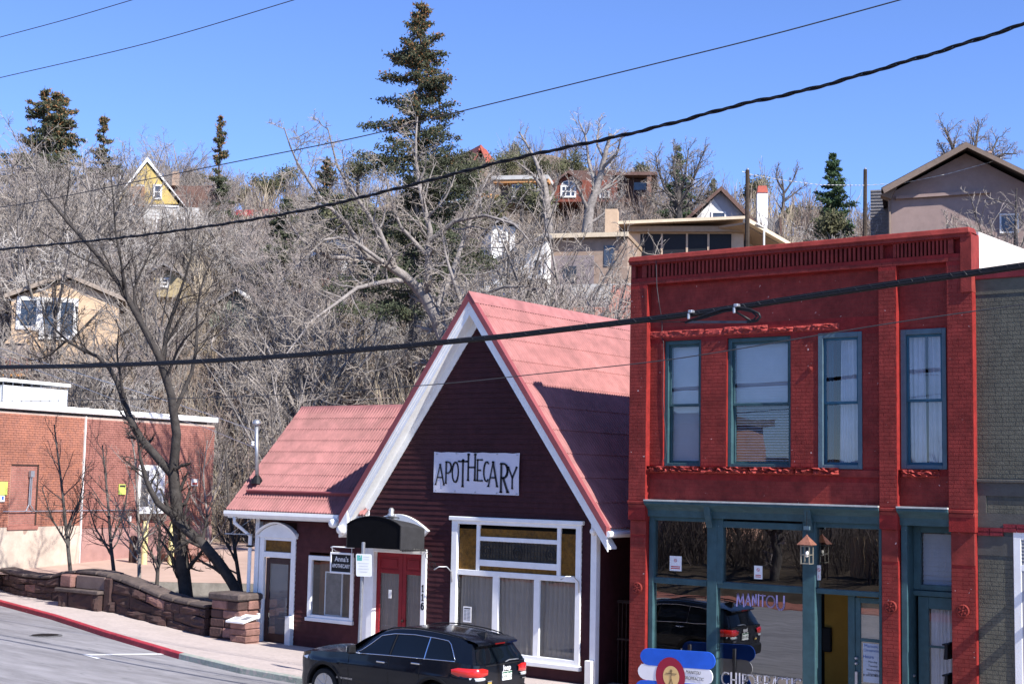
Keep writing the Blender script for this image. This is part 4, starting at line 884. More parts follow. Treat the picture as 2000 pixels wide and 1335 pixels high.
# small parking stickers on the glass
c_ = onY(1583, 720, YI); MB().lathe((c_[0], YI - .05, c_[2]), [(.05, .05), (.055, .02), (.035, .01), (.02, .0)], 8, (0, 1, 0)).build('anchor_plate', red_paint, red)
no_sign = []
for k, (b, nm) in enumerate((((1308, 1085, 1331, 1114), 'white parking rule sticker in the left transom pane above the parked car reflection'), ((1473, 1104, 1489, 1130), 'white parking rule sticker low in the middle transom pane'), ((1596, 1103, 1603, 1132), 'narrow white sticker edge behind the hanging lantern'))):
    A_ = fr(b, YL); s = thing('sticker', nm, 'sticker', (A_[0], YL, A_[2])); MB().box((A_[0], YL - .002, A_[2]), (A_[1], YL + .004, A_[3])).build('sheet', paper, s)
    cxp, hh = (A_[0] + A_[1]) / 2, A_[3] - A_[2]
    m_ = MB().tube([(cxp + .03 * math.cos(t), YL - .004, A_[3] - hh * .3 + .03 * math.sin(t)) for t in np.linspace(0, 6.3, 13)], .004, 4).tube([(cxp - .02, YL - .004, A_[3] - hh * .3 + .02), (cxp + .02, YL - .004, A_[3] - hh * .3 - .02)], .004, 4)
    for q in range(2): m_.box((A_[0] + .03, YL - .006, A_[2] + hh * (.14 + .12 * q)), (A_[1] - .03, YL - .004, A_[2] + hh * (.2 + .12 * q)))
    m_.build('print', print_red, s)
# right hand entrance bay
a, b = XB[1]
MB().box((a, YI - .0, -.7), (a + .12, YI + .5, zc0 + .01)).build('post', teal, red, bevel=.008)
ye = YI + .3; A_ = fr((1779, 1035, 1858, 1150), ye)
tf = frame_mb(a + .121, b - .001, A_[2] - .02, zc0 + .01, ye, .12, .14, .1, .14, .1).build('transom', teal, red, bevel=.006)
B_ = (a + .26, b - .1, A_[2] + .08, zc0 - .12)
MB().box((B_[0], ye + .05, B_[2]), (B_[1], ye + .056, B_[3])).build('pane', g_win, tf); blind('blind', B_[0], B_[1], B_[2], B_[3], ye + .15, .085, 1.2, tf)
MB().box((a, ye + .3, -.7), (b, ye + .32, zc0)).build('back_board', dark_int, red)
zdr = A_[2] - .03; MB().box((a + .121, ye - .03, zdr - .1), (b - .001, ye + .12, zdr)).build('rail', teal, red, bevel=.008)
ed = frame_mb(a + .2, b - .01, -.7, zdr - .11, ye + .02, .07, .2, .12, .22, .2).build('door', teal, red, bevel=.006)
zq = onY(1820, 1262, ye)[2]; MB().box((a + .4, ye + .021, zq - .02), (b - .13, ye + .08, zq + .02)).build('rail', teal, ed)
MB().box((a + .4, ye + .045, -.5), (b - .13, ye + .051, zdr - .32)).build('pane', g_win, ed)
curtain('curtain', a + .38, b - .11, -.5, zdr - .34, ye + .16, curtain_m, ed, 5, .035, .3, 9)
h0 = onY(1785, 1318, ye); MB().lathe((h0[0], ye - .04, h0[2]), [(.02, 0), (.03, .02), (.03, .05)], 10, (0, 1, 0)).build('knob', steel, ed)
for py, nm in ((1270, 'upper black mailbox hung on the right brick pier beside the curtained door'), (1330, 'lower black mailbox below the other one beside the curtained door')):
    q = onY(1849, py, YI + .1); s = thing('mailbox', nm, 'mailbox', (q[0], YI + .1, q[2]))
    MB().hexa([(q[0] - .03, YI + .0, q[2] - .15), (q[0] + .05, YI + .0, q[2] - .15), (q[0] + .05, YI + .26, q[2] - .15), (q[0] - .03, YI + .26, q[2] - .15), (q[0] - .01, YI + .02, q[2] + .11), (q[0] + .05, YI + .02, q[2] + .11), (q[0] + .05, YI + .26, q[2] + .15), (q[0] - .01, YI + .26, q[2] + .15)]).build('box', black_m, s, bevel=.008)
    MB().box((q[0] - .05, YI - .01, q[2] + .10), (q[0] + .05, YI + .26, q[2] + .13)).build('lid', black_m, s, bevel=.005)
# slack cable down the facade
c0 = [(1281, 505), (1283, 560), (1287, 590), (1293, 625), (1293, 660), (1296, 668), (1295, 780), (1302, 880), (1296, 900)]
props(MB().tube([onY(x, y, YP - .06 if y < 600 else YI - .02) for x, y in c0], .008, 5, cap=False).build('cable', wire_m), 'thin slack cable hanging down the left side of the red facade', 'cable')
# lantern hung from the cornice
q = onY(1576, 1075, YI - .25); ln = thing('lantern', 'copper roofed hanging lantern in front of the storefront glass', 'lantern', q); x, y, z = q
LS = .011 * 1.0; u = lambda v: v * .0098
MB().tube([(x, y, z + .75), (x - .01, y, z + .5), (x + .005, y, z + .33)], .006, 5).build('chain', black_m, ln)
MB().box((x - .06, y - .02, z + .40), (x + .06, y + .02, z + .47)).build('hook_plate', teal_lt, ln)
MB().lathe((x, y, z + .11), [(.2, 0), (.205, .012), (.03, .17), (.012, .2)], 4).build('cap', copper, ln).rotation_euler = (0, 0, 0)
m_ = MB()
for sx in (-1, 1):
    for sy in (-1, 1): m_.box((x + sx * .085 - .01, y + sy * .085 - .01, z - .25), (x + sx * .085 + .01, y + sy * .085 + .01, z + .11))
for zz in (-.25, -.08, .08):
    for sx in (-1, 1): m_.box((x + sx * .085 - .007, y - .085, z + zz), (x + sx * .085 + .007, y + .085, z + zz + .014)); m_.box((x - .085, y + sx * .085 - .007, z + zz), (x + .085, y + sx * .085 + .007, z + zz + .014))
m_.build('cage', mat('verdigris brass', (.26, .24, .19), .5, .2, 9, metal=.3), ln)
MB().lathe((x, y, z - .12), [(.02, 0), (.04, .03), (.035, .09), (.02, .12)], 12).build('bulb', mat('opal bulb', (.8, .78, .72), .2, .02, 5), ln, smooth=True)
MB().lathe((x, y, z - .01), [(.02, 0), (.02, .1)], 8).build('socket', black_m, ln)

# ---------------------------------------------------------------- grey green brick building on the right
gb = thing('grey_building', 'grey green painted brick building with white framed shop window at the right edge', 'building', (-6, 26.3, -.4))
YGB = 25.9; GX0 = onY(1906, 800, YGB)[0]; GX1 = GX0 + 5; gt1 = onY(1915, 546, YGB)[2]; gt0 = onY(1950, 940, YGB)[2]
MB().box((GX0, YGB, -.7), (GX1, 36, gt1)).build('wall', mortar_grey, gb)
MB().box((GX0 - .0, YGB - .05, gt1 + .001), (GX1, 36, gt1 + .14)).build('coping', maroon_brick, gb, bevel=.01)
gbr = Bricks(); xw = onY(1981, 1150, YGB)[0]
gbr.field((GX0 + .01, YGB, 0), (1, 0, 0), 4.95, gt0 + .06, gt1 - .28, .235, .078, seed=5, joint=.009, proud=.005, jit=.001)
zA, zB, zC = onY(1950, 1030, YGB)[2], onY(1950, 1046, YGB)[2], onY(1950, 1002, YGB)[2]; zD = onY(1950, 968, YGB)[2]
gbr.field((GX0 + .01, YGB, 0), (1, 0, 0), xw - GX0 - .02, -.6, zB - .35, .235, .078, seed=6, joint=.009, proud=.005, jit=.001)
gbr.field((onY(1928, 985, YGB)[0], YGB, 0), (1, 0, 0), 4.6, zC, zD, .235, .078, seed=7, joint=.009, proud=.005, jit=.001)
gbr.field((xw + 2.21, YGB, 0), (1, 0, 0), GX1 - xw - 2.22, -.6, zB - .35, .235, .078, seed=16, joint=.009, proud=.005, jit=.001)
gbr.finish(gb, grey_brick, onY(1950, 850, YGB))
MB().box((GX0 + .005, YGB - .012, gt1 - .28), (GX1, YGB + .01, gt1)).build('top_band', grey_brick, gb)
MB().box((GX0 + .003, YGB - .07, gt0 - .02), (GX1, YGB + .01, gt0 + .04)).build('ledge', grey_trim, gb, bevel=.012)
m_ = MB(); m_.box((GX0 + .004, YGB - .03, zD), (GX1, YGB + .01, gt0 - .021)); m_.box((GX0 + .004, YGB - .03, zA), (GX1, YGB + .01, zC)); m_.box((GX0 + .004, YGB - .03, zC + .001), (onY(1927, 985, YGB)[0], YGB + .01, zD - .001)); m_.box((GX0 + .004, YGB - .012, zB - .35), (xw, YGB + .01, zB)); m_.build('band', grey_trim, gb)
for k in range(12):
    x0 = GX0 + .01 + k * .235; st = .075 if x0 > onY(1951, 1030, YGB)[0] else 0
    for r in (0, 1):
        MB().box((x0, YGB - .045 - .004 * ((k + r) % 3), zB + r * .075 + st), (x0 + .225, YGB + .01, zB + r * .075 + .068 + st)).build('brick', maroon_brick, gb)
zW1 = onY(1990, 1036, YGB - .06)[2]
wf = frame_mb(xw, xw + 2.2, -.2, zW1, YGB - .03, .06, .14, .14, .16, .1).build('window', white, gb, bevel=.01)
zv = onY(1990, 1102, YGB - .06)[2]
MB().box((xw + .141, YGB - .026, zv - .11), (xw + 2.059, YGB + .02, zv)).build('rail', white, wf, bevel=.006); MB().box((xw + .141, YGB - .02, -.1), (xw + .24, YGB + .03, zv - .111)).build('stile', mat('grey stile', (.35, .36, .38), .5, .05, 5), wf)
MB().box((xw + .24, YGB - .01, -.1), (xw + 2.06, YGB - .002, zv - .111)).build('pane', mat('dull green glass', (.03, .09, .1), .1, .1, 2), wf)
m_ = MB(); n = 7
for k in range(n): z = zv + (zW1 - .16 - zv) * (k + .5) / n; m_.hexa([(xw + .15, YGB - .024, z - .03), (xw + 2.05, YGB - .024, z - .03), (xw + 2.05, YGB - .005, z + .02), (xw + .15, YGB - .005, z + .02), (xw + .15, YGB - .024, z - .02), (xw + 2.05, YGB - .024, z - .02), (xw + 2.05, YGB - .005, z + .03), (xw + .15, YGB - .005, z + .03)])
m_.build('louvre', mat('grey louvre', (.3, .3, .3), .5, .05, 5), wf); MB().box((xw + .141, YGB + .003, zv), (xw + 2.059, YGB + .008, zW1 - .16)).build('back_board', black_m, wf)
q = onY(2052, 1112, YGB)
for dz in (0, -.62): MB().box((q[0], YGB - 1.0, q[2] + dz - .05), (q[0] + .1, YGB + .01, q[2] + dz + .05)).build('shadow_arm', black_m, gb)  # unseen arms added to cast the diagonal shadows on the wall
m_ = MB()
for dx_ in (-.02, .012): m_.tube([(GX0 + dx_, YGB - .02 - abs(dx_), gt1 + .1), (GX0 + dx_ + .01, YGB - .03, 4.5), (GX0 + dx_, YGB - .02, gt0)], .006, 4)
props(m_.build('cable', wire_m), 'pair of thin cables running down the joint of red and grey walls', 'cable')

# ---------------------------------------------------------------- brick building beyond the yard
yb = thing('yard_building', 'low orange and pink brick building with a white roof edge across the yard', 'building', ((BL0[0] + BR0[0]) / 2, (BL0[1] + BR0[1]) / 2, 1.4))
U = Vector((BR0[0] - BL0[0], BR0[1] - BL0[1], 0)); LW = U.length; U.normalize(); NB = (U.y, -U.x); PN = (NB[0], NB[1], 0)
def wp(px, py): q = onP(px, py, (BL0[0], BL0[1], 0), PN); return ((q[0] - BL0[0]) * U.x + (q[1] - BL0[1]) * U.y, q[2])
def w3(u, off, z): return (BL0[0] + U.x * u + NB[0] * off, BL0[1] + U.y * u + NB[1] * off, z)
def wbox(u0, u1, o0, o1, z0, z1, mb=None): return (mb or MB()).hexa([w3(u0, o1, z0), w3(u1, o1, z0), w3(u1, o0, z0), w3(u0, o0, z0), w3(u0, o1, z1), w3(u1, o1, z1), w3(u1, o0, z1), w3(u0, o0, z1)])
uS = wp(163, 900)[0]; zB1 = wp(200, 815)[1]; zF = wp(60, 1028)[1]; zF2 = wp(280, 1028)[1]; U0, U1 = -6.0, LW
nich = (*wp(20, 950)[:1], wp(74, 950)[0], wp(48, 1026)[1], wp(48, 906)[1]); dwin = (wp(269, 955)[0], wp(320, 955)[0], wp(295, 1002)[1], wp(295, 908)[1])
wbox(U0, U1, -.02, -8, .8, zB1).build('wall', mortar, yb)
wbox(U0, uS, .05, -.03, .8, zF).build('plinth', concrete, yb); wbox(uS + .02, U1, .04, -.03, .8, zF2 - .02).build('plinth', concrete_pink, yb)
wbox(U0, U1 + .08, .10, -.4, zB1 + .08, zB1 + .28).build('roof_edge', white, yb, bevel=.02)
wbox(U0, U1, -.4, -8, zB1 + .02, zB1 + .1).build('flat_roof', mat('pale roof', (.5, .5, .5), .8, .1, 2), yb)
wbox(uS - .018, uS + .018, .05, -.01, .9, zB1).build('downspout', white, yb)
bA = Bricks(); O_ = w3(0, 0, 0)
bA.field(w3(U0, 0, 0), U, uS - U0 - .04, zF, zB1, .225, .078, [(nich[0] - U0, nich[2], nich[1] - U0, nich[3])], seed=1, joint=.012, proud=.008, jit=.001); bA.finish(yb, orange_brick, w3(uS - 1, 0, 4), limit=150)
bA = Bricks(); bA.field(w3(uS + .04, 0, 0), U, U1 - uS - .04, zF2, zB1, .225, .078, [(dwin[0] - uS - .04, dwin[2] - .1, dwin[1] - uS - .04, dwin[3])], seed=2, joint=.012, proud=.008, jit=.001); bA.finish(yb, pink_brick, w3(uS + 1, 0, 4), limit=149)
bA = Bricks(); bA.field(w3(nich[0] + .02, -.012, 0), U, nich[1] - nich[0] - .04, nich[2], nich[3], .225, .078, seed=3, joint=.012, proud=.002, jit=.001); bA.finish(yb, pink_brick, w3(0, 0, 4), limit=0, name='brick')
wbox(nich[0], nich[1], .012, -.03, nich[3] - .05, nich[3] + .0).build('niche_lintel', rust, yb); wbox(nich[1] - .06, nich[1], .012, -.03, nich[2], nich[3]).build('niche_jamb', rust, yb)
wbox(nich[0] - .1, nich[1] + .02, .09, -.03, nich[2] - .12, nich[2] + .0).build('niche_sill', pink_brick, yb)
wf = wbox(dwin[0], dwin[1], .03, -.03, dwin[2], dwin[3]).build('window', white, yb)
um = (dwin[0] * .62 + dwin[1] * .38); wbox(dwin[0] + .12, um, .036, .028, dwin[2] + .25, dwin[3] - .2).build('pane', mat('dark screen glass', (.10, .10, .11), .2, .1, 4), wf); wbox(um + .1, dwin[1] - .1, .036, .028, dwin[2] + .2, dwin[3] - 1.0).build('pane', mat('grey screen', (.34, .36, .38), .35, .15, 4), wf)
wbox(dwin[0] - .05, dwin[1] + .05, .14, -.03, dwin[2] - .22, dwin[2] - .02).build('window_sill', rust, yb)
m_ = MB()
for px in (57, 60): a_, z_ = wp(px, 925); m_.tube([w3(a_, .07, z_), w3(a_ - .01, .07, wp(px, 985)[1]), w3(a_ - .12 if px == 57 else a_ + .15, .07, wp(px, 997)[1])], .022, 6)
a_, z_ = wp(59, 925); wbox(a_ - .08, a_ + .08, .12, .02, z_ - .1, z_ + .1, m_); zc_ = wp(100, 997)[1]; m_.tube([w3(wp(3, 997)[0], .06, zc_), w3(wp(268, 997)[0], .06, zc_)], .018, 6); m_.build('conduit', steel, yb)
a_, z_ = wp(4, 955); sg = thing('wall_sign', 'lime yellow sign with a white accessible parking plate at the left edge', 'sign', w3(a_, .1, z_)); wbox(a_ - .35, wp(12, 955)[0], .06, .03, wp(5, 966)[1], wp(5, 940)[1]).build('panel', lime, sg); wbox(a_ - .2, wp(7, 970)[0], .06, .03, wp(5, 979)[1], wp(5, 967)[1]).build('plate', paper, sg)
a_, z_ = wp(3, 972); wbox(a_ - .05, a_ + .03, .066, .06, z_ - .06, z_ + .06).build('symbol', mat('blue symbol', (.05, .12, .45), .6, .03, 5), sg)
b0, b1 = wp(230, 965), wp(244, 945); sg = thing('wall_sign', 'small lime yellow sign behind bare saplings on the pink brick', 'sign', w3(b0[0], .1, b0[1])); wbox(b0[0], b1[0], .05, .02, b0[1], b1[1]).build('panel', lime, sg); wbox(b0[0] + .03, b1[0] - .03, .056, .05, b1[1] - .1, b1[1] - .03).build('print', print_dark, sg)
b0, b1 = wp(372, 948), wp(385, 935); sg = thing('wall_sign', 'small white and red sign near the right corner of the pink brick', 'sign', w3(b0[0], .1, b0[1])); wbox(b0[0], b1[0], .05, .02, b0[1], b1[1]).build('panel', paper, sg); wbox(b0[0] + .04, b1[0] - .04, .056, .05, b0[1] + .04, b0[1] + .12).build('print', print_red, sg)
a_, z_ = wp(251, 1012); wbox(a_ - .06, a_ + .06, .08, .02, z_ - .09, z_ + .09).build('outlet_box', paper, yb)
# white metal shed on its roof
s0, s1 = wp(0, 785), wp(168, 785); zs0 = zB1 + .1; zs1 = wp(80, 767)[1] + .25; sh = thing('roof_shed', 'white ribbed metal housing on the flat roof of the brick building', 'shed', w3(1, -1.5, zs0))
uA = wp(55, 785)[0]; uB = s1[0] + .3
wbox(uA, uB, -1.2, -4, zs0, zs1).build('body', mat('white ribbed metal', (.72, .74, .76), .4, .04, 2), sh)
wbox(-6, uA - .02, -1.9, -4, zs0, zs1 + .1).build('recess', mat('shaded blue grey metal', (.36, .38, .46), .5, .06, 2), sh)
wbox(-6, uB + .05, -1.1, -4.1, zs1 + .12, zs1 + .22).build('roof', white, sh)
m_ = MB()
for k in range(8): u_ = uA + (uB - uA) * k / 7; wbox(u_ - .012, u_ + .012, -1.185, -1.21, zs0, zs1 + .1, m_)
m_.build('seam', steel, sh); m_ = MB()
for k in range(9): u_ = uA - .3 - k * .42; wbox(u_ - .1, u_ + .1, -1.8, -1.95, zs0, zs1 + .1, m_)
m_.build('rib', white, sh)
# bollards
for px, nm in ((281, 'pale yellow steel bollard below the white window, the one further from the trunk'), (333, 'pale yellow steel bollard right beside the big dark trunk')):
    p0 = yard(px, 49); pz = onD(px, 1018, 49)[2]; s = thing('bollard', nm, 'bollard', p0, 'yellow bollards in the yard'); MB().lathe((p0[0], p0[1], p0[2] - .05), [(.10, 0), (.10, pz - p0[2]), (.07, pz - p0[2] + .06), (.01, pz - p0[2] + .08)], 14).build('post', yellow_paint, s, smooth=True, autosmooth=40)
p0 = yard(259, 49.5); s = thing('bollard', 'short dark rusty post in front of the pink plinth', 'bollard', p0); MB().lathe((p0[0], p0[1], p0[2] - .05), [(.14, 0), (.14, .85), (.10, .95), (.02, .97)], 12).build('post', rust, s, smooth=True, autosmooth=40)
kb = yard(-100, 50); 
structure(MB().bar(yard(-120, 49.2), yard(170, 49.6), .3, .16).build('yard_kerb', concrete))
# boulders by the yard corner
rg = random.Random(12)
def boulder(name, label, c, r, m, seed, group=None, cat='boulder'):
    rg = random.Random(seed); n, k = 8, 10; P = []
    for i in range(n + 1):
        th = math.pi * i / n; P.append([(c[0] + r * math.sin(th) * math.cos(2 * math.pi * j / k) * f, c[1] + r * math.sin(th) * math.sin(2 * math.pi * j / k) * f, c[2] + r * .7 * math.cos(th) * f) for j in range(k) for f in [1 + .22 * math.sin(seed + 3.1 * i + 2.3 * (j % k))]])
        P[-1].append(P[-1][0])
    o = MB().grid(P).build(name, m, origin=c); return props(o, label, cat, group)
for k, (px, py, r, lb) in enumerate(((352, 1080, .75, 'largest pinkish boulder behind the big dark trunk'), (368, 1098, .5, 'low pinkish boulder right of the big dark trunk'), (391, 1092, .55, 'pinkish boulder at the brick building corner'))):
    p0 = onD(px, py, 50.5); boulder('boulder', lb, p0, r, stone_l, k + 3, 'boulders at the yard corner')

# ---------------------------------------------------------------- stone wall, pedestal, kerbside things
sw = thing('stone_wall', 'curving dark red sandstone wall with a bench niche and end pillar along the pavement', 'wall', (-33, 26.1, .3))
TOPX = [-44, -38.3, -36.6, -35.6, -34.7, -33.6, -32.2, -30.9, -30.2, -28.7, -27.5]; TOPZ = [1.25, 1.17, 1.20, 1.42, 1.50, 1.47, 1.30, 1.05, .99, .93, .93]
def wtop(x): return float(np.interp(x, TOPX, TOPZ))
rg = random.Random(21)
def stone(x0, x1, z0a, z0b, z1a, z1b, y_of, depth, m, nm='stone', out=.05):
    """rock faced block: bulged face grid"""
    n = 4; P = []; oy = rg.uniform(0, out)
    for i in range(n + 1):
        u = i / n; x = x0 + (x1 - x0) * u; za = z0a + (z0b - z0a) * u; zb_ = z1a + (z1b - z1a) * u; y = y_of(x); col = [(x, y + .1, za)]
        for j in range(n + 1):
            v = j / n; e = 0 < i < n and 0 < j < n; d = oy * .4 + (rg.uniform(.3, 1) * out if e else rg.uniform(0, .25) * out)
            col.append((x + (rg.uniform(-.02, .02) if e else 0), y - d, za + (zb_ - za) * v))
        col.append((x, y + .3, zb_)); P.append(col)
    mb = MB().grid(P); mb.poly(P[0][::-1]); mb.poly(P[-1]); return mb.build(nm, m, sw)
BX0, BX1 = onY(138, 1150, 26.2)[0], onY(206, 1150, 26.1)[0]
x = -44.0
core = []
while x < -28.7:
    core.append([(x, wallY(x) + .07, wallZ(x) - .4), (x, wallY(x) + .07, wtop(x) - .06), (x, wallY(x) + .5, wtop(x) - .06), (x, wallY(x) + .5, -1.5)]); x += .3
MB().grid(core).build('wall_core', stone_m, sw)
for c in range(3):
    x = -43.5 - rg.random() * .4
    while x < -28.75:
        L = rg.uniform(.45, 1.15); x1 = min(x + L, -28.7); f0, f1 = c / 3, (c + 1) / 3
        def zz(xx, f): return wallZ(xx) - .03 + (wtop(xx) - .1 - wallZ(xx)) * (f + (.055 * math.sin(xx * 2.3 + f * 9) + .03 * math.sin(xx * 5.1 + f * 17) if 0 < f < 1 else 0))
        if x1 - x > .12: stone(x + .008, x1 - .008, zz(x, f0) + .008, zz(x1, f0) + .008, zz(x, f1) - .008, zz(x1, f1) - .008, wallY, .3, stone_m if rg.random() < .9 else stone_l, out=rg.choice((.05, .08, .12)))
        x = x1
x = -43.6
while x < -28.75:
    L = rg.uniform(.6, 1.3); x1 = min(x + L, -28.7); dz = rg.uniform(-.02, .02)
    MB().hexa([(x + .01, wallY(x) - .06, wtop(x) - .1), (x1 - .01, wallY(x1) - .06, wtop(x1) - .1), (x1 - .01, wallY(x1) + .58, wtop(x1) - .1), (x + .01, wallY(x) + .58, wtop(x) - .1), (x + .02, wallY(x) - .03, wtop(x) + dz), (x1 - .02, wallY(x1) - .04, wtop(x1) + dz), (x1 - .02, wallY(x1) + .55, wtop(x1) + dz + .02), (x + .02, wallY(x) + .55, wtop(x) + dz + .02)]).build('cap_stone', stone_cap, sw, bevel=.03)
    x = x1
# bench: seat slab, back slab and side stones standing proud
zb_ = wallZ(-34) ; ys = wallY(-34)
MB().box((BX0 - .2, ys - .42, zb_ + .42), (BX1 + .05, ys + .1, zb_ + .52)).build('bench_seat', stone_cap, sw, bevel=.02)
MB().box((BX0 + .45, ys - .16, zb_ + .53), (BX1 + .02, ys + .04, wtop(-33.9) - .13)).build('bench_back', mat('smooth grey sandstone', (.17, .125, .11), .85, .12, 3, .3, 30), sw, bevel=.015)
for (a, b, y0) in ((BX0 - .1, BX0 + .3, .38), (BX1 - .3, BX1, .38), (BX0 + .31, BX1 - .31, .34)):
    stone(a, b, zb_ - .1, zb_ - .1, zb_ + .419, zb_ + .419, lambda xx, y0=y0: ys - y0 + .06, .3, stone_m, 'bench_base', out=.09)
MB().box((BX0 - .12, ys - .3, zb_ + .53), (BX0 + .4, ys + .05, wtop(BX0) - .11)).build('bench_side', stone_l, sw, bevel=.04)
MB().box((BX1 + .03, ys - .2, zb_ - .1), (BX1 + .35, ys + .05, wtop(BX1) - .11)).build('bench_side', stone_m, sw, bevel=.04)
# pillar
px0, px1 = onY(410, 1205, 25.45)[0], onY(466, 1205, 25.45)[0]; py0, py1 = 25.45, 26.2; zc = -.1; k = 0
zt = onY(440, 1162, 25.45)[2]
MB().box((px0 + .06, py0 + .06, -.2), (px1 - .06, py1 - .06, zt - .1)).build('pillar_core', stone_m, sw)
while zc < zt - .16:
    h = min(rg.uniform(.16, .27), zt - .12 - zc); sp = px0 + (px1 - px0) * rg.uniform(.35, .65); e = [rg.uniform(-.03, .03) for _ in range(4)]
    for (a, b) in ((px0 + e[0], sp - .006), (sp + .006, px1 + e[1])): MB().box((a, py0 + e[2], zc + .006), (b, py0 + .35 + e[3], zc + h - .006)).build('stone', stone_l if rg.random() < .55 else stone_m, sw, bevel=.03)
    MB().box((px0 + e[1], py0 + .36 + e[3], zc + .006), (px1 + e[0], py1 + e[2], zc + h - .006)).build('stone', stone_l if rg.random() < .5 else stone_m, sw, bevel=.03)
    zc += h
MB().box((px0 - .06, py0 - .06, zt - .12), (px1 + .05, py1 + .06, zt + .06)).build('cap_stone', stone_cap, sw, bevel=.04)
# plaque pedestal
q0 = onY(464, 1254, 25.3); pd = thing('plaque_pedestal', 'small stone pedestal with a slanted white plaque at the wall end', 'pedestal', (q0[0], 25.3, .03))
X0, X1 = onY(447, 1235, 25.25)[0], onY(480, 1235, 25.25)[0]; zt = onY(462, 1214, 25.25)[2]; zc = -.05
for k in range(4):
    h = (zt + .05) / 4; MB().box((X0 + .02 * (k % 2), 25.25 + .015 * (k % 3), zc + .004), (X1 - .015 * (k % 2), 25.75, zc + h - .004)).build('stone', stone_l, pd, bevel=.02); zc += h
z0, z1 = onY(463, 1217, 25.15)[2], onY(463, 1196, 25.75)[2]
xa, xb = onY(449, 1208, 25.3)[0], onY(484, 1208, 25.3)[0]
pl = MB().hexa([(xa, 25.15, z0), (xb, 25.15, z0), (xb, 25.7, z1 - .06), (xa, 25.7, z1 - .06), (xa, 25.15, z0 + .05), (xb, 25.15, z0 + .05), (xb, 25.7, z1), (xa, 25.7, z1)]).build('plaque', paper, pd, bevel=.008)
m_ = MB(); f3 = lambda u, v: (xa + (xb - xa) * u, 25.15 + .55 * v, z0 + .054 + (z1 - z0 - .05) * v)
for k in range(5): m_.poly([f3(.1, .2 + k * .1), f3(.5, .2 + k * .1), f3(.5, .24 + k * .1), f3(.1, .24 + k * .1)])
m_.poly([f3(.58, .25), f3(.9, .25), f3(.9, .7), f3(.58, .7)]); m_.build('print', mat('grey print', (.22, .22, .24), .7, .05, 5), pl)

# parking sign on its pole
YS = 22.6; tp = onY(710, 1058, YS); bt = onY(703, 1225, YS); gx = bt[0] - .0; sg = thing('street_sign', 'white kerbside parking sign with a green symbol on a square steel pole', 'street sign', (gx, YS, -.2))
MB().bar((bt[0] - .01, YS, .05), (tp[0], YS, tp[2]), .06, .06, (0, 1, 0)).build('pole', steel, sg, bevel=.008)
A_ = fr((698.5, 1081, 722.5, 1125), YS - .05); ang = .12; cxs = (A_[0] + A_[1]) / 2; wS = (A_[1] - A_[0]) / 2; hS = (A_[3] - A_[2]) / 2; czs = (A_[2] + A_[3]) / 2
def sg3(u, v, d=0): return (cxs + wS * u - .04 * v * .3, YS - .05 - d + .05 * u, czs + hS * v)
oc = [(-.85, -1), (.85, -1), (1, -.92), (1, .92), (.85, 1), (-.85, 1), (-1, .92), (-1, -.92)]
MB().prism([sg3(u, v) for u, v in oc], (0, .006, 0)).build('plate', mat('sign white', (.72, .74, .74), .4, .02, 5), sg)
MB().poly([sg3(u, v, .003) for u, v in ((-.85, .4), (-.2, .4), (-.2, .88), (-.85, .88))]).build('symbol', mat('sign green', (.10, .42, .36), .5, .03, 5), sg)
text('P', .16, sg3(-.52, .64, .005), paper, sg)
m_ = MB()
for (u0, u1, v) in ((.0, .75, .72), (.0, .75, .5), (-.7, .7, .15), (-.6, .6, -.1), (-.7, .7, -.35), (-.5, .5, -.6)): m_.poly([sg3(u0, v, .004), sg3(u1, v, .004), sg3(u1, v + .07, .004), sg3(u0, v + .07, .004)])
m_.build('print', mat('faint grey print', (.62, .64, .64), .6, .03, 5), sg)

# hanging shop sign
YH = 25.55; A_ = fr((646, 1080, 686.5, 1118), YH); hs = thing('hanging_sign', 'small black and white sign lettered Annas Apothecary hanging from a bracket', 'hanging sign', (A_[0], YH, A_[2]))
MB().box((A_[0], YH, A_[2]), (A_[1], YH + .045, A_[3])).build('board', black_m, hs, bevel=.006); frame_mb(A_[0] - .02, A_[1] + .02, A_[2] - .02, A_[3] + .02, YH - .012, .07, .045, .045, .045, .045).build('frame', white, hs, bevel=.006)
xc = (A_[0] + A_[1]) / 2; text("Anna's", .17, (xc + .02, YH - .004, A_[3] - .14), white, hs, bold=True); text('APOTHECARY', .125, (xc, YH - .004, A_[2] + .16), white, hs, bold=True, sx=.72)
q = onY(634, 1090, YW); zt = A_[3] + .13
MB().tube([(A_[0] - .26, YW, zt - .18), (A_[0] - .24, YW - .3, zt - .1), (A_[0] - .1, YH + .1, zt), (A_[0] + .05, YH + .02, zt + .02), (A_[1] + .05, YH + .02, zt + .02)], .016, 6).tube([(A_[0] + .02, YH + .02, zt + .02), (A_[0] + .02, YH + .02, A_[3])], .008, 5).tube([(A_[1] - .02, YH + .02, zt + .02), (A_[1] - .02, YH + .02, A_[3])], .008, 5).build('bracket', white, hs, smooth=True)

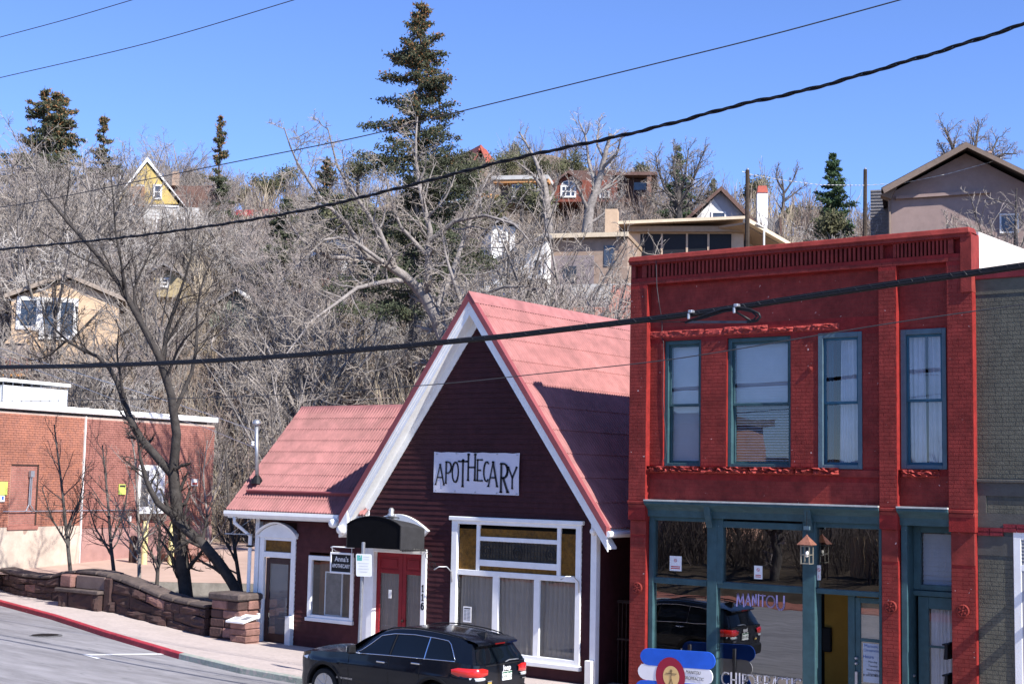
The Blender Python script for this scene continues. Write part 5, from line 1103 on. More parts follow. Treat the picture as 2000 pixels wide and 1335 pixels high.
# flag-striped shop sign on the pavement
YFS = 25.1; blue = mat('flag blue', (.02, .11, .58), .45, .08, 4); fs = thing('pavement_sign', 'blue and white snowboard shaped sign lettered MANITOU CHIROPRACTIC with a red ring', 'sign', (onY(1322, 1310, YFS)[0], YFS, -.4))
def pill(px0, px1, py, hpx, slope, m, nm, y):
    a, b = onY(px0, py, YFS), onY(px1, py + slope * (px1 - px0), YFS); sc = (onY(1320, py, YFS)[2] - onY(1320, py + hpx, YFS)[2]); r = sc / 2; pts = []
    for t in np.linspace(90, 270, 9): pts.append((a[0] + r + r * math.cos(math.radians(t)) * 1.2, y, a[2] + r * math.sin(math.radians(t))))
    for t in np.linspace(-90, 90, 9): pts.append((b[0] - r + r * math.cos(math.radians(t)), y, b[2] + r * math.sin(math.radians(t))))
    return MB().prism(pts, (0, .02, 0)).build(nm, m, fs, bevel=.004)
pill(1253, 1397, 1280, 34, .075, blue, 'board', YFS); pill(1248, 1392, 1309, 33, .085, mat('flag white', (.74, .75, .78), .45, .03, 4), 'board', YFS + .004); pill(1243, 1388, 1342, 34, .085, blue, 'board', YFS)
c = onY(1309, 1320, YFS - .01)
def disc(r0, r1, m, nm, y, sq=1.0, cx=0): 
    P = [[(c[0] + cx + r * math.cos(t), y, c[2] + r * math.sin(t) * 1.12) for t in np.linspace(0, 2 * math.pi, 33)] for r in (r0, r1)]; return MB().grid(P).build(nm, m, fs)
disc(.0, .335, mat('flag red', (.30, .02, .045), .5, .05, 4), 'ring', YFS - .006); disc(0, .185, mat('flag gold', (.68, .47, .20), .5, .06, 5), 'disc', YFS - .009, cx=.02)
m_ = MB(); q = lambda x, z: (c[0] + .02 + x, YFS - .012, c[2] + z)
m_.tube([q(.022 * math.cos(t), .11 + .026 * math.sin(t)) for t in np.linspace(0, 6.3, 9)], .005, 4)
for a_, b_ in (((0, .08), (0, -.04)), ((-.12, .06), (.12, .06)), ((0, -.04), (-.05, -.18)), ((0, -.04), (.05, -.18))): m_.tube([q(*a_), q(*b_)], .005, 4)
m_.build('figure', rust, fs)
q1, q2 = onY(1351, 1312, YFS), onY(1349, 1323.5, YFS)
for tx, q in (('MANITOU', q1), ('CHIROPRACTIC', q2)): text(tx, .088, (q[0] + .03, YFS - .004, q[2]), print_dark, fs, rot=(math.pi / 2, math.radians(0), 0), shear=.25, sx=.82)
for xx in (-.5, .55): MB().box((c[0] + xx - .03, YFS + .03, -.5), (c[0] + xx + .03, YFS + .09, c[2] + .45)).build('leg', steel, fs)
MB().tube([(c[0] - .8, YFS - .03, c[2] - .28), (c[0] + 1.0, YFS - .03, c[2] - .33)], .02, 6).build('rail', steel, fs)
# ---------------------------------------------------------------- parked car
car_paint = mat('black car paint', (0.004, 0.006, 0.011), .16, .02, 2, spec=.3, coat=.25)
car_glass = mat('tinted car glass', (.004, .006, .009), .03, .02, 2, spec=.45)
car_trim = mat('black car trim', (.012, .012, .013), .5, .1, 6)
tail_red = mat('tail lamp red', (.62, .018, .012), .1, .06, 12, spec=.6, coat=1)
lamp_clear = mat('clear lamp', (.55, .57, .58), .1, .1, 20, coat=1)
tyre_m = mat('tyre rubber', (.018, .018, .018), .8, .15, 12, .3, 60)
alloy = mat('alloy wheel', (.5, .51, .53), .25, .05, 5, metal=.9)
amber_l = mat('amber lamp', (.55, .2, .03), .15, .05, 5, coat=1)
def make_car(X0, YC, ZG, label, group=None, plate='OPR-102', name='parked_car'):
    car = thing(name, label, 'car', (X0 + 2.4, YC, ZG), group)
    CXA, CXB, RW = .93, 3.845, .37      # wheel centres
    def hw(x):   # half width at shoulder
        return float(np.interp(x, [0, .05, .2, .5, 1.0, 2.0, 3.2, 4.0, 4.5, 4.7, 4.80, 4.82], [.55, .68, .82, .91, .955, .968, .968, .955, .92, .88, .80, .76]))
    def belt(x): return float(np.interp(x, [0, .1, .35, .9, 1.45, 1.7, 2.5, 3.6, 4.3, 4.82], [.90, .97, 1.03, 1.08, 1.12, 1.13, 1.15, 1.18, 1.20, 1.16]))
    def sill(x): return float(np.interp(x, [0, .3, .5, 4.3, 4.6, 4.82], [.36, .30, .28, .28, .34, .42]))
    def arch(x):
        z = sill(x)
        for c in (CXA, CXB):
            d = abs(x - c)
            if d < .46: z = max(z, RW + math.sqrt(.46 ** 2 - d ** 2) * .98)
        return z
    xs_ = sorted(set([0, .03, .1, .2, .3, .4] + list(np.linspace(.45, 1.41, 17)) + list(np.linspace(1.5, 3.3, 13)) + list(np.linspace(3.36, 4.33, 17)) + [4.4, 4.5, 4.6, 4.68, 4.74, 4.79, 4.82]))
    def sec(x, v):   # v 0..1 from lower edge to belt -> half width
        z0, z1 = arch(x), belt(x); z = z0 + (z1 - z0) * v; h = hw(x); zr = (z - .3) / (z1 - .3)
        crease = .018 * math.exp(-((z - .88) / .035) ** 2) ; return h - .05 * max(0, .35 - zr) ** 1 * 1.2 - .055 * max(0, zr - .72) / .28 * (.6) - .02 * math.exp(-((z - .62) / .10) ** 2) + crease, z
    body = MB()
    def P3(x, y, z): return (X0 + x, YC + y, ZG + z)
    for s in (-1, 1):
        P = []
        for x in xs_:
            col = []
            for j in range(15): h, z = sec(x, j / 14); col.append(P3(x, s * h, z))
            h0 = sec(x, 1)[0]; zt = belt(x); hood = .07 if x < 1.75 else .02
            for j in range(1, 7):
                u = j / 6; col.append(P3(x, s * h0 * (1 - u), zt + hood * math.sin(u * math.pi / 2) * (1 if x > .25 else x / .25)))
            P.append(col if s < 0 else col[::-1])
        body.grid(P)
    for x, rev in ((0, 0), (4.82, 1)):
        pts = [P3(x, -sec(x, j / 14)[0], sec(x, j / 14)[1]) for j in range(15)] + [P3(x, sec(x, j / 14)[0], sec(x, j / 14)[1]) for j in range(14, -1, -1)]
        body.poly(pts if rev else pts[::-1])
    bo = body.build('body', car_paint, car, smooth=True, autosmooth=38)
    # greenhouse
    def roof(x): return float(np.interp(x, [1.45, 1.6, 2.0, 2.35, 2.7, 3.2, 3.8, 4.2, 4.45, 4.62, 4.72], [1.13, 1.22, 1.47, 1.62, 1.69, 1.715, 1.69, 1.645, 1.60, 1.56, 1.52]))
    def ghw(x, t): return (sec(x, 1)[0] - .012) - .20 * t ** 1.15 - (.05 * max(0, (x - 4.2) / .5))
    def G(x, t, s, off=0):
        zb, zr = belt(x) - .01, roof(x); return P3(x, s * (ghw(x, t) + off), zb + (zr - .055 - zb) * t)
    gx = list(np.linspace(1.45, 2.6, 12)) + list(np.linspace(2.75, 4.2, 10)) + [4.35, 4.45]
    gh = MB()
    for s in (-1, 1):
        P = []
        for x in gx:
            col = [G(x, j / 6, s) for j in range(7)]; h1 = ghw(x, 1); zr = roof(x)
            for j, (f, dz) in enumerate(((.97, -.03), (.9, -.012), (.75, 0), (.5, .008), (.25, .012), (0, .013))): col.append(P3(x, s * h1 * f, zr + dz))
            P.append(col if s < 0 else col[::-1])
        gh.grid(P)
    # tail: raked from roof end to belt, sharing its edge with the sides
    def Eg(t, s, sp=1.0, off=0):
        xe = float(np.interp(t, [0, .33, .66, 1], [4.735, 4.675, 4.60, 4.55])); return P3(xe + .075 * (1 - abs(sp) ** 3) + off, s * sp * (ghw(4.5, t) - .012), 1.145 + (1.535 - 1.145) * t)
    for s in (-1, 1):
        last = [Eg(j / 6, s) for j in range(7)]; prev = [G(4.45, j / 6, s) for j in range(7)]; gh.grid([prev, last] if s < 0 else [prev[::-1], last[::-1]])
    gh.grid([[Eg(t, 1, sp) for t in (1, .8, .6, .4, .2, 0, -.1)] for sp in np.linspace(-1, 1, 13)])
    gh.build('cabin', car_paint, car, smooth=True, autosmooth=40)
    # side glass: three lights a side with chrome round them
    lo = lambda x: .05; 
    def dlo(a0, a1, b0, b1, s, nm):   # a0..a1 along belt, b0..b1 along top
        P = []
        for i in range(9):
            u = i / 8; col = []
            for j in range(6):
                v = j / 5; x = (a0 + (a1 - a0) * u) * (1 - v) + (b0 + (b1 - b0) * u) * v; col.append(G(x, .06 + .80 * v, s, .006))
            P.append(col)
        MB().grid(P).build(nm, car_glass, car, smooth=True)
    for s in (-1, 1):
        dlo(1.78, 2.66, 2.34, 2.72, s, 'side_glass'); dlo(2.74, 3.56, 2.80, 3.58, s, 'side_glass'); dlo(3.62, 4.28, 3.63, 4.06, s, 'side_glass')
        loop = [G(x, .045, s, .01) for x in np.linspace(1.72, 4.33, 14)] + [G(x, t, s, .01) for x, t in ((4.30, .2), (4.22, .5), (4.13, .78), (4.05, .9))] + [G(x, .9, s, .01) for x in np.linspace(3.9, 2.34, 10)] + [G(x, t, s, .01) for x, t in ((2.1, .62), (1.9, .3))]
        MB().tube(loop + [loop[0]], .011, 5, cap=False).build('window_trim', chrome, car, smooth=True)
        for xa, xb in ((2.70, 2.76), (3.59, 3.605)): MB().tube([G(xa + (xb - xa) * t, .05 + .84 * t, s, .008) for t in np.linspace(0, 1, 5)], .012 if xa < 3 else .015, 5).build('pillar_trim', chrome if xa > 3 else car_trim, car)
        rl = [P3(x, s * (ghw(x, 1) - .05), roof(x) + .016) for x in np.linspace(2.5, 4.3, 9)]; rl = [P3(2.42, s * (ghw(2.42, 1) - .05), roof(2.42) - .0)] + rl + [P3(4.4, s * (ghw(4.4, 1) - .05), roof(4.4) - .005)]
        MB().tube(rl, .014, 6).build('roof_rail', car_trim, car, smooth=True)
        for xd in (2.52, 3.42):
            h, z = sec(xd, .86); hd = MB().box(P3(xd - .11, s * (h + .045) - .012, z - .018), P3(xd + .11, s * (h + .045) + .012, z + .018)).box(P3(xd - .11, s * (h + .02) - .03, z - .014), P3(xd - .08, s * (h + .02) + .03, z + .014)).box(P3(xd + .08, s * (h + .02) - .03, z - .014), P3(xd + .11, s * (h + .02) + .03, z + .014)).build('door_handle', chrome, car, bevel=.01)
        for xg, t in ((1.62, 0), (2.70, 0), (3.50, .12)):
            m_ = [P3(xg + t * (1 - v) * 0, s * (sec(xg, v)[0] + .0015), sec(xg, v)[1]) for v in np.linspace(.08, .98, 9)]; MB().tube(m_, .004, 4, cap=False).build('door_gap', black_m, car)
        # mirror
        h = sec(1.85, 1)[0]; mr = MB().hexa([P3(1.72, s * (h + .06), 1.12), P3(1.86, s * (h + .05), 1.12), P3(1.87, s * (h + .27), 1.14), P3(1.76, s * (h + .26), 1.14), P3(1.71, s * (h + .06), 1.30), P3(1.86, s * (h + .05), 1.31), P3(1.87, s * (h + .25), 1.30), P3(1.75, s * (h + .24), 1.28)]).build('mirror', car_trim, car, bevel=.03)
        MB().hexa([P3(1.70, s * (h + .08), 1.16), P3(1.72, s * (h + .08), 1.16), P3(1.75, s * (h + .24), 1.17), P3(1.735, s * (h + .24), 1.17), P3(1.69, s * (h + .08), 1.29), P3(1.72, s * (h + .08), 1.29), P3(1.75, s * (h + .23), 1.28), P3(1.735, s * (h + .23), 1.28)]).build('mirror_cover', chrome, mr, bevel=.008)
        MB().bar(P3(1.84, s * (h - .03), 1.13), P3(1.84, s * (h + .08), 1.16), .07, .04).build('mirror_arm', chrome, mr)
        # wheel arches
        for c in (CXA, CXB):
            arc_o = []; n = 20
            P = []
            for k in range(n + 1):
                a = math.pi * k / n; x = c + .47 * math.cos(a); z = RW + .46 * math.sin(a); x2 = c + .54 * math.cos(a); z2 = RW + .53 * math.sin(a)
                h = sec(min(max(x, .02), 4.8), .03)[0] + .012; h2 = sec(min(max(x2, .02), 4.8), .1)[0] + .014; P.append([P3(x, s * (h - .12), z - .01), P3(x, s * h, z), P3((x + x2) / 2, s * (h + .012), (z + z2) / 2), P3(x2, s * (h2 - .004), z2)])
            MB().grid(P).build('arch_trim', car_trim, car, smooth=True)
            MB().lathe(P3(c, s * .45, RW), [(.02, 0), (.5, 0), (.5, .02)], 20, (0, s, 0)).build('wheel_well', black_m, car)
        # headlight and front side marker
        pts = [P3(x, s * (sec(x, v)[0] + .006), sec(x, v)[1]) for x, v in ((.06, .86), (.22, .88), (.42, .90), (.40, .80), (.2, .76), (.06, .75))]
        MB().poly(pts if s < 0 else pts[::-1]).build('headlight', lamp_clear, car)
        pts = [P3(x, s * (sec(x, v)[0] + .009), sec(x, v)[1]) for x, v in ((.08, .84), (.18, .85), (.18, .78), (.08, .77))]; MB().poly(pts).build('side_marker', amber_l, car)
        # tail lamps wrap the corner
        for nm, m, za, zb, xf, yi in (('tail_light', tail_red, .93, 1.10, 4.28, .50), ('reverse_light', lamp_clear, .865, .928, 4.36, .58)):
            P = []
            path = [(x, sec(x, .8)[0] + .012) for x in (xf, 4.45, 4.6, 4.70, 4.76)] + [(4.815, .80), (4.835, .74), (4.842, .65), (4.846, yi)]
            for k, (x, y) in enumerate(path):
                ta = 1 if 0 < k < len(path) - 1 else (.45 if k == 0 else .6); zm = (za + zb) / 2; P.append([P3(x - .02, s * (y - .01), zm + (za - zm) * ta), P3(x + .004, s * y, zm + (za - zm) * ta * .9), P3(x + .006, s * (y + .003), zm), P3(x + .004, s * y, zm + (zb - zm) * ta * .9), P3(x - .02, s * (y - .01), zm + (zb - zm) * ta)])
            MB().grid(P).build(nm, m, car, smooth=True)
    # windscreen, rear glass, spoiler, wiper
    P = []
    for s_ in np.linspace(-1, 1, 11): P.append([P3(x - .0, s_ * (ghw(max(1.5, x), t) - .06), z + .015) for x, z, t in ((1.50, 1.145, 0), (1.85, 1.38, .5), (2.28, 1.60, .95))])
    MB().grid(P).build('windscreen', car_glass, car, smooth=True)
    P = [[Eg(t, 1, sp * .9, .012) for t in (.04, .3, .6, .93)] for sp in np.linspace(-1, 1, 13)]
    MB().grid(P).build('rear_glass', car_glass, car, smooth=True)
    sp = MB().grid([[P3(4.40, y, roof(4.40) + .012), P3(4.60, y * .99, roof(4.6) + .018), P3(4.745 - .05 * abs(y / .66) ** 3, y * .97, 1.545), P3(4.745 - .05 * abs(y / .66) ** 3, y * .97, 1.51), P3(4.62, y * .96, 1.49)] for y in np.linspace(-.66, .66, 13)]).build('spoiler', car_paint, car, smooth=True, autosmooth=35)
    MB().box(P3(4.742, -.16, 1.515), P3(4.75, .16, 1.54)).build('brake_light', mat('dark red lamp', (.12, .005, .005), .2, .05, 5), car)
    MB().tube([P3(4.83, .08, 1.17), P3(4.835, .2, 1.20), P3(4.82, .52, 1.19)], .012, 5).build('wiper', steel, car)
    MB().box(P3(4.818, -.55, 1.125), P3(4.828, .55, 1.145)).build('tailgate_strip', car_trim, car)
    MB().hexa([P3(4.16, -.03, roof(4.16) + .01), P3(4.42, -.04, roof(4.42)), P3(4.42, .04, roof(4.42)), P3(4.16, .03, roof(4.16) + .01), P3(4.34, -.008, roof(4.3) + .085), P3(4.40, -.008, roof(4.3) + .08), P3(4.40, .008, roof(4.3) + .08), P3(4.34, .008, roof(4.3) + .085)]).build('roof_aerial', car_trim, car, bevel=.008)
    text('Jeep', .15, P3(4.838, .13, 1.055), mat('silver badge', (.62, .63, .65), .35, .03, 5), car, name='badge', rot=(math.pi / 2, 0, math.pi / 2), bold=True, extr=.004)
    pz = .90; pl = MB().box(P3(4.826, -.02, pz - .085), P3(4.846, .29, pz + .085)).build('number_plate', mat('plate white', (.7, .72, .7), .4, .03, 5), car, bevel=.004)
    MB().prism([P3(4.8475, y, z) for y, z in ((-.015, pz + .08), (-.015, pz + .045), (.04, pz + .06), (.09, pz + .04), (.14, pz + .062), (.2, pz + .042), (.285, pz + .055), (.285, pz + .08))], (.001, 0, 0)).build('plate_band', mat('plate green', (.03, .12, .07), .5, .03, 5), pl)
    text(plate, .085, P3(4.8485, .135, pz - .015), mat('plate print', (.08, .12, .1), .5, .03, 5), pl, rot=(math.pi / 2, 0, math.pi / 2))
    m_ = MB().box(P3(4.842, -.50, .835), P3(4.85, -.36, .85)); m_.build('badge', chrome, car); MB().box(P3(4.842, -.49, .79), P3(4.849, -.37, .825)).build('badge', mat('gold badge', (.5, .35, .1), .3, .05, 5), car)
    MB().box(P3(4.842, .64, .80), P3(4.85, .76, .82)).build('badge', chrome, car)
    MB().hexa([P3(4.6, -.86, .40), P3(4.86, -.76, .42), P3(4.86, .76, .42), P3(4.6, .86, .40), P3(4.6, -.90, .70), P3(4.88, -.78, .68), P3(4.88, .78, .68), P3(4.6, .90, .70)]).build('bumper', car_trim, car, bevel=.04)
    text('GRAND CHEROKEE', .05, P3(1.52, -(sec(1.52, .4)[0] + .012), .60), chrome, car, name='badge', extr=.002)
    fb = MB().hexa([P3(-.03, -.6, .38), P3(.2, -.8, .36), P3(.2, .8, .36), P3(-.03, .6, .38), P3(-.02, -.58, .62), P3(.2, -.8, .62), P3(.2, .8, .62), P3(-.02, .58, .62)]).build('bumper', car_trim, car, bevel=.04)
    m_ = MB()
    for k in range(7): m_.box(P3(-.012, -.42 + k * .13, .74), P3(.01, -.36 + k * .13, .90))
    m_.build('grille', chrome, car)
    # wheels
    for s in (-1, 1):
        for c in (CXA, CXB):
            wh = MB().lathe(P3(c, s * .70, RW), [(.25, 0), (.35, .01), (.37, .04), (.37, .19), (.355, .215), (.27, .225), (.26, .2)], 32, (0, s, 0)).build('wheel', tyre_m, car, smooth=True, autosmooth=40)
            rm = MB().lathe(P3(c, s * .72, RW), [(.03, .08), (.24, .10), (.245, .185), (.268, .2), (.27, .19)], 28, (0, s, 0)); rm.build('rim', alloy, wh, smooth=True, autosmooth=40)
            sp_ = MB()
            for k in range(10):
                a = 2 * math.pi * (k // 2) / 5 + (.2 if k % 2 else -.2) + .3; r0, r1 = .05, .25; cc, ss = math.cos(a), math.sin(a); a0 = 2 * math.pi * (k // 2) / 5 + .3
                sp_.bar(P3(c + .05 * math.cos(a0), s * .905, RW + .05 * math.sin(a0)), P3(c + r1 * cc, s * .90, RW + r1 * ss), .04, .03, (0, 1, 0))
            sp_.lathe(P3(c, s * .885, RW), [(.06, 0), (.06, .03), (.04, .04)], 16, (0, s, 0)); sp_.build('spokes', alloy, wh)
            MB().lathe(P3(c, s * .72, RW), [(.02, .05), (.235, .05), (.235, .06)], 24, (0, s, 0)).build('brake_disc', mat('brake iron', (.06, .06, .062), .5, .1, 5), wh)
    # interior glimpsed through the front side glass
    MB().tube([P3(2.05 + .03 * math.sin(t), -.38 + .17 * math.cos(t), 1.10 + .17 * math.sin(t)) for t in np.linspace(0, 6.3, 17)], .015, 6).build('steering_wheel', black_m, car)
    return car
KS = .928
ZG = -.375
jeep = make_car(-21.72, 22.77, ZG, 'black SUV parked at the kerb in front of the maroon shop')
jl = jeep.location; jeep.location = (jl.x * KS, jl.y * KS, ZC + (jl.z - ZC) * KS); jeep.scale = (KS, KS, KS)
jeep.rotation_euler = (0, math.radians(.6), 0)

# ---------------------------------------------------------------- overhead wires
def wire(pts, Y, r, label, m=wire_m, n=5, cat='wire', name='overhead_wire', sub=10):
    Yf = Y if callable(Y) else (lambda t: Y)
    P = [Vector(onY(x, y, Yf(i / (len(pts) - 1)))) for i, (x, y) in enumerate(pts)]; out = []
    for i in range(len(P) - 1):
        p0, p1, p2, p3 = P[max(i - 1, 0)], P[i], P[i + 1], P[min(i + 2, len(P) - 1)]
        for k in range(sub):
            t = k / sub; out.append(.5 * ((2 * p1) + (p2 - p0) * t + (2 * p0 - 5 * p1 + 4 * p2 - p3) * t * t + (3 * p1 - p0 - 3 * p2 + p3) * t ** 3))
    out.append(P[-1]); out = [out[0] + (out[0] - out[6]).normalized() * 25 + Vector((0, 0, 1.0))] + out + [out[-1] + (out[-1] - out[-7]).normalized() * 25 + Vector((0, 0, 1.0))]; o = MB().tube(out, r, n).build(name, m, smooth=True, origin=tuple(out[len(out) // 2])); props(o, label, cat); return out
wire([(-60, 90), (0, 73), (130, 38), (262, -1), (340, -24)], 21, .011, 'short thin wire crossing the top left corner of the sky')
wire([(-60, 166), (0, 152), (290, 84), (578, -1), (660, -26)], 21, .011, 'thin wire across the upper left sky, below the corner one')
wire([(-60, 412), (60, 396), (250, 358), (440, 320), (700, 268), (870, 225), (1250, 132), (1500, 70), (1762, -1), (1850, -26)], 21.5, .012, 'long thin wire crossing in front of the tall spruce')
# twisted service cable: three strands
base = [(-80, 493), (0, 487), (280, 459), (560, 417), (780, 367), (1000, 311), (1200, 268), (1330, 236), (1440, 206), (1570, 177), (1700, 141), (1850, 96), (2000, 47), (2080, 20)]
tw = thing('twisted_cable', 'thick black twisted cable sweeping up to the upper right', 'cable', onY(1000, 311, 20))
P = [Vector(onY(x, y, 20)) for x, y in base]; cen = []
for i in range(len(P) - 1):
    p0, p1, p2, p3 = P[max(i - 1, 0)], P[i], P[i + 1], P[min(i + 2, len(P) - 1)]
    for k in range(24): t = k / 24; cen.append(.5 * ((2 * p1) + (p2 - p0) * t + (2 * p0 - 5 * p1 + 4 * p2 - p3) * t * t + (3 * p1 - p0 - 3 * p2 + p3) * t ** 3))
dl = (cen[-1] - cen[-9]).normalized(); cen += [cen[-1] + dl * (.12 * k) for k in range(1, 180)]; dl = (cen[0] - cen[8]).normalized(); cen = [cen[0] + dl * (.2 * k) for k in range(60, 0, -1)] + cen
acc = [0]
for i in range(1, len(cen)): acc.append(acc[-1] + (cen[i] - cen[i - 1]).length)
for s in range(3):
    pts = []
    for i, c in enumerate(cen):
        a = acc[i] / .85 * 2 * math.pi + s * 2.09; rr = .021 if s else .014; pts.append(c + Vector((0, math.cos(a), math.sin(a))) * rr)
    MB().tube(pts, .017 if s else .011, 6, cap=False).build('strand', black_cable, tw, smooth=True)
# cable bundle with lashed strands and a slack loop
bun = [(-80, 718), (0, 717), (200, 713.5), (400, 705), (560, 695), (720, 682), (860, 669), (1000, 655), (1170, 635), (1350, 613), (1520, 588), (1700, 561), (1850, 540), (2000, 519), (2080, 507)]
bt_ = thing('cable_bundle', 'heavy black cable bundle spanning the whole street in front of the shop roofs', 'cable', onY(1000, 655, 20)); P = [Vector(onY(x, y, 20)) for x, y in bun]; cen = []
for i in range(len(P) - 1):
    p0, p1, p2, p3 = P[max(i - 1, 0)], P[i], P[i + 1], P[min(i + 2, len(P) - 1)]
    for k in range(12): t = k / 12; cen.append(.5 * ((2 * p1) + (p2 - p0) * t + (2 * p0 - 5 * p1 + 4 * p2 - p3) * t * t + (3 * p1 - p0 - 3 * p2 + p3) * t ** 3))
dl = (cen[-1] - cen[-9]).normalized(); cen += [cen[-1] + dl * (.5 * k) for k in range(1, 45)]; dl = (cen[0] - cen[8]).normalized(); cen = [cen[0] + dl * (.5 * k) for k in range(30, 0, -1)] + cen
for dy, dz, r in ((0, .012, .03), (-.03, -.02, .018), (.02, -.03, .016), (.0, .045, .008)):
    MB().tube([c + Vector((0, dy + .006 * math.sin(i * .4), dz)) for i, c in enumerate(cen)], r, 8, cap=False).build('strand', black_cable, bt_, smooth=True)
m_ = MB(); pts = []
for i in range(0, len(cen) * 6):
    c = cen[i // 6]; d = cen[min(i // 6 + 1, len(cen) - 1)] - c; a = i * .5; pts.append(c + d * ((i % 6) / 6) + Vector((0, math.cos(a) * .046, math.sin(a) * .046)))
m_.tube(pts, .003, 3, cap=False).build('lashing_wire', wire_m, bt_)
YB = 19.95; lp = MB()
def ly(pts, r=.014, n=6): lp.tube([onY(x, y, YB) for x, y in pts], r, n)
ly([(1338, 630), (1375, 616), (1410, 604), (1440, 600), (1465, 604), (1482, 612), (1485, 619), (1478, 626), (1460, 629)], .022)
ly([(1340, 629), (1380, 619), (1415, 608), (1445, 604), (1468, 608), (1478, 617), (1472, 624), (1456, 628)], .016)
ly([(1428, 603), (1468, 627)], .02); ly([(1260, 629), (1340, 628)], .007)
lp.build('slack_loop', black_cable, bt_, smooth=True)
MB().bar(onY(1342, 628.6, YB), onY(1465, 628.6, YB), .03, .035).build('loop_bracket', mat('dark steel strip', (.05, .055, .07), .4, .1, 6), bt_)
for px, py in ((1350, 609), (1439, 597)):
    q = onY(px, py, YB - .03); cl = MB().box((q[0] - .035, YB - .08, q[2] - .02), (q[0] + .035, YB + .03, q[2] + .03)).box((q[0] - .05, YB - .08, q[2] - .12), (q[0] - .01, YB - .04, q[2] - .021)); cl.build('clamp', steel, bt_, bevel=.01)
wire([(-60, 787), (0, 784), (330, 778), (600, 768), (865, 749), (1040, 731), (1250, 709), (1400, 688), (1600, 654), (1760, 628), (2000, 594), (2070, 584)], 20.5, .009, 'thin dark wire below the cable bundle, crossing the gable and upper windows')
# ---------------------------------------------------------------- houses on the hill
class Fr:
    """a facade: origin, horizontal direction u, outward normal n"""
    def __init__(s, px, py, d, ang=0):
        s.O = Vector(onD(px, py, d)); a = YAW + math.radians(ang); s.u = Vector((math.cos(a), math.sin(a), 0)); s.n = Vector((math.sin(a), -math.cos(a), 0))
    def at(s, px, py, off=0):
        q = Vector(onP(px, py, tuple(s.O + s.n * off), tuple(s.n))) - s.O; return q.dot(s.u), q.z
    def p(s, u, o, z): q = s.O + s.u * u + s.n * o; return (q.x, q.y, s.O.z + z)
    def box(s, u0, u1, o0, o1, z0, z1, mb=None):
        return (mb or MB()).hexa([s.p(u0, o1, z0), s.p(u1, o1, z0), s.p(u1, o0, z0), s.p(u0, o0, z0), s.p(u0, o1, z1), s.p(u1, o1, z1), s.p(u1, o0, z1), s.p(u0, o0, z1)])
    def px(s, b, o0, o1, mb=None):
        """pixel box on the facade made into a solid from offset o0 to o1"""
        u0, z1 = s.at((b[0]), b[1]); u1, z0 = s.at(b[2], b[3]); return s.box(u0, u1, o0, o1, z0, z1, mb)
    def pr(s, pts, o0, o1, mb=None):
        """pixel polygon on the facade extruded"""
        P = [s.p(*[s.at(*q)[0], o0, s.at(*q)[1]]) for q in pts]; return (mb or MB()).prism(P[::-1] if o1 > o0 else P, tuple(s.n * (o1 - o0)))
    def win(s, parent, b, frame_m, glass_m, fw=.09, name='window', bars=(), cross=()):
        u0, z1 = s.at(b[0], b[1]); u1, z0 = s.at(b[2], b[3]); mb = MB()
        for q in ((u0, u0 + fw, z0, z1), (u1 - fw, u1, z0, z1), (u0 + fw, u1 - fw, z1 - fw, z1 - .001), (u0 + fw, u1 - fw, z0 + .001, z0 + fw)): s.box(q[0], q[1], .0, .09, q[2], q[3], mb)
        for f in bars: c = u0 + (u1 - u0) * f; s.box(c - fw * .35, c + fw * .35, .0, .07, z0 + fw, z1 - fw, mb)
        for f in cross: c = z0 + (z1 - z0) * f; s.box(u0 + fw, u1 - fw, .0, .065, c - fw * .3, c + fw * .3, mb)
        w_ = mb.build(name, frame_m, parent); s.box(u0 + fw, u1 - fw, .015, .03, z0 + fw, z1 - fw).build('pane', glass_m, w_); return w_
far_glass = mat('dim far glass', (.05, .06, .08), .08, .2, 3, spec=.7)
far_white = mat('far white paint', (.70, .69, .67), .6, .06, 3); far_roof = mat('brown shingle roof', (.14, .085, .07), .85, .2, 8, .5, 14)
grey_roof = mat('grey shingle roof', (.20, .19, .19), .9, .2, 8, .5, 14); yellow_w = mat('yellow house paint', (.50, .37, .13), .7, .1, 3); tan_w = mat('tan stucco', (.52, .38, .26), .85, .1, 2, .3, 20)
stucco_w = mat('mauve brown stucco', (.28, .205, .185), .85, .07, 2, .3, 25); red_shingle = mat('red brown shingle wall', (.20, .065, .045), .85, .2, 9, .5, 16); beige_w = mat('beige house paint', (.50, .38, .28), .75, .08, 3)
pinkwall = mat('salmon retaining wall', (.48, .25, .20), .85, .1, 2, .3, 20); grey_w = mat('pale grey house paint', (.46, .45, .43), .75, .08, 3); dark_w = mat('dark house wood', (.05, .035, .03), .8, .25, 4); orange_w = mat('orange fascia wood', (.50, .25, .10), .6, .12, 4)
red_roof = mat('brick red roof', (.36, .09, .065), .7, .12, 5); blue_m = mat('blue tarpaulin', (.04, .13, .50), .5, .15, 4); slate_blue = mat('blue grey panel', (.16, .24, .33), .6, .2, 2)

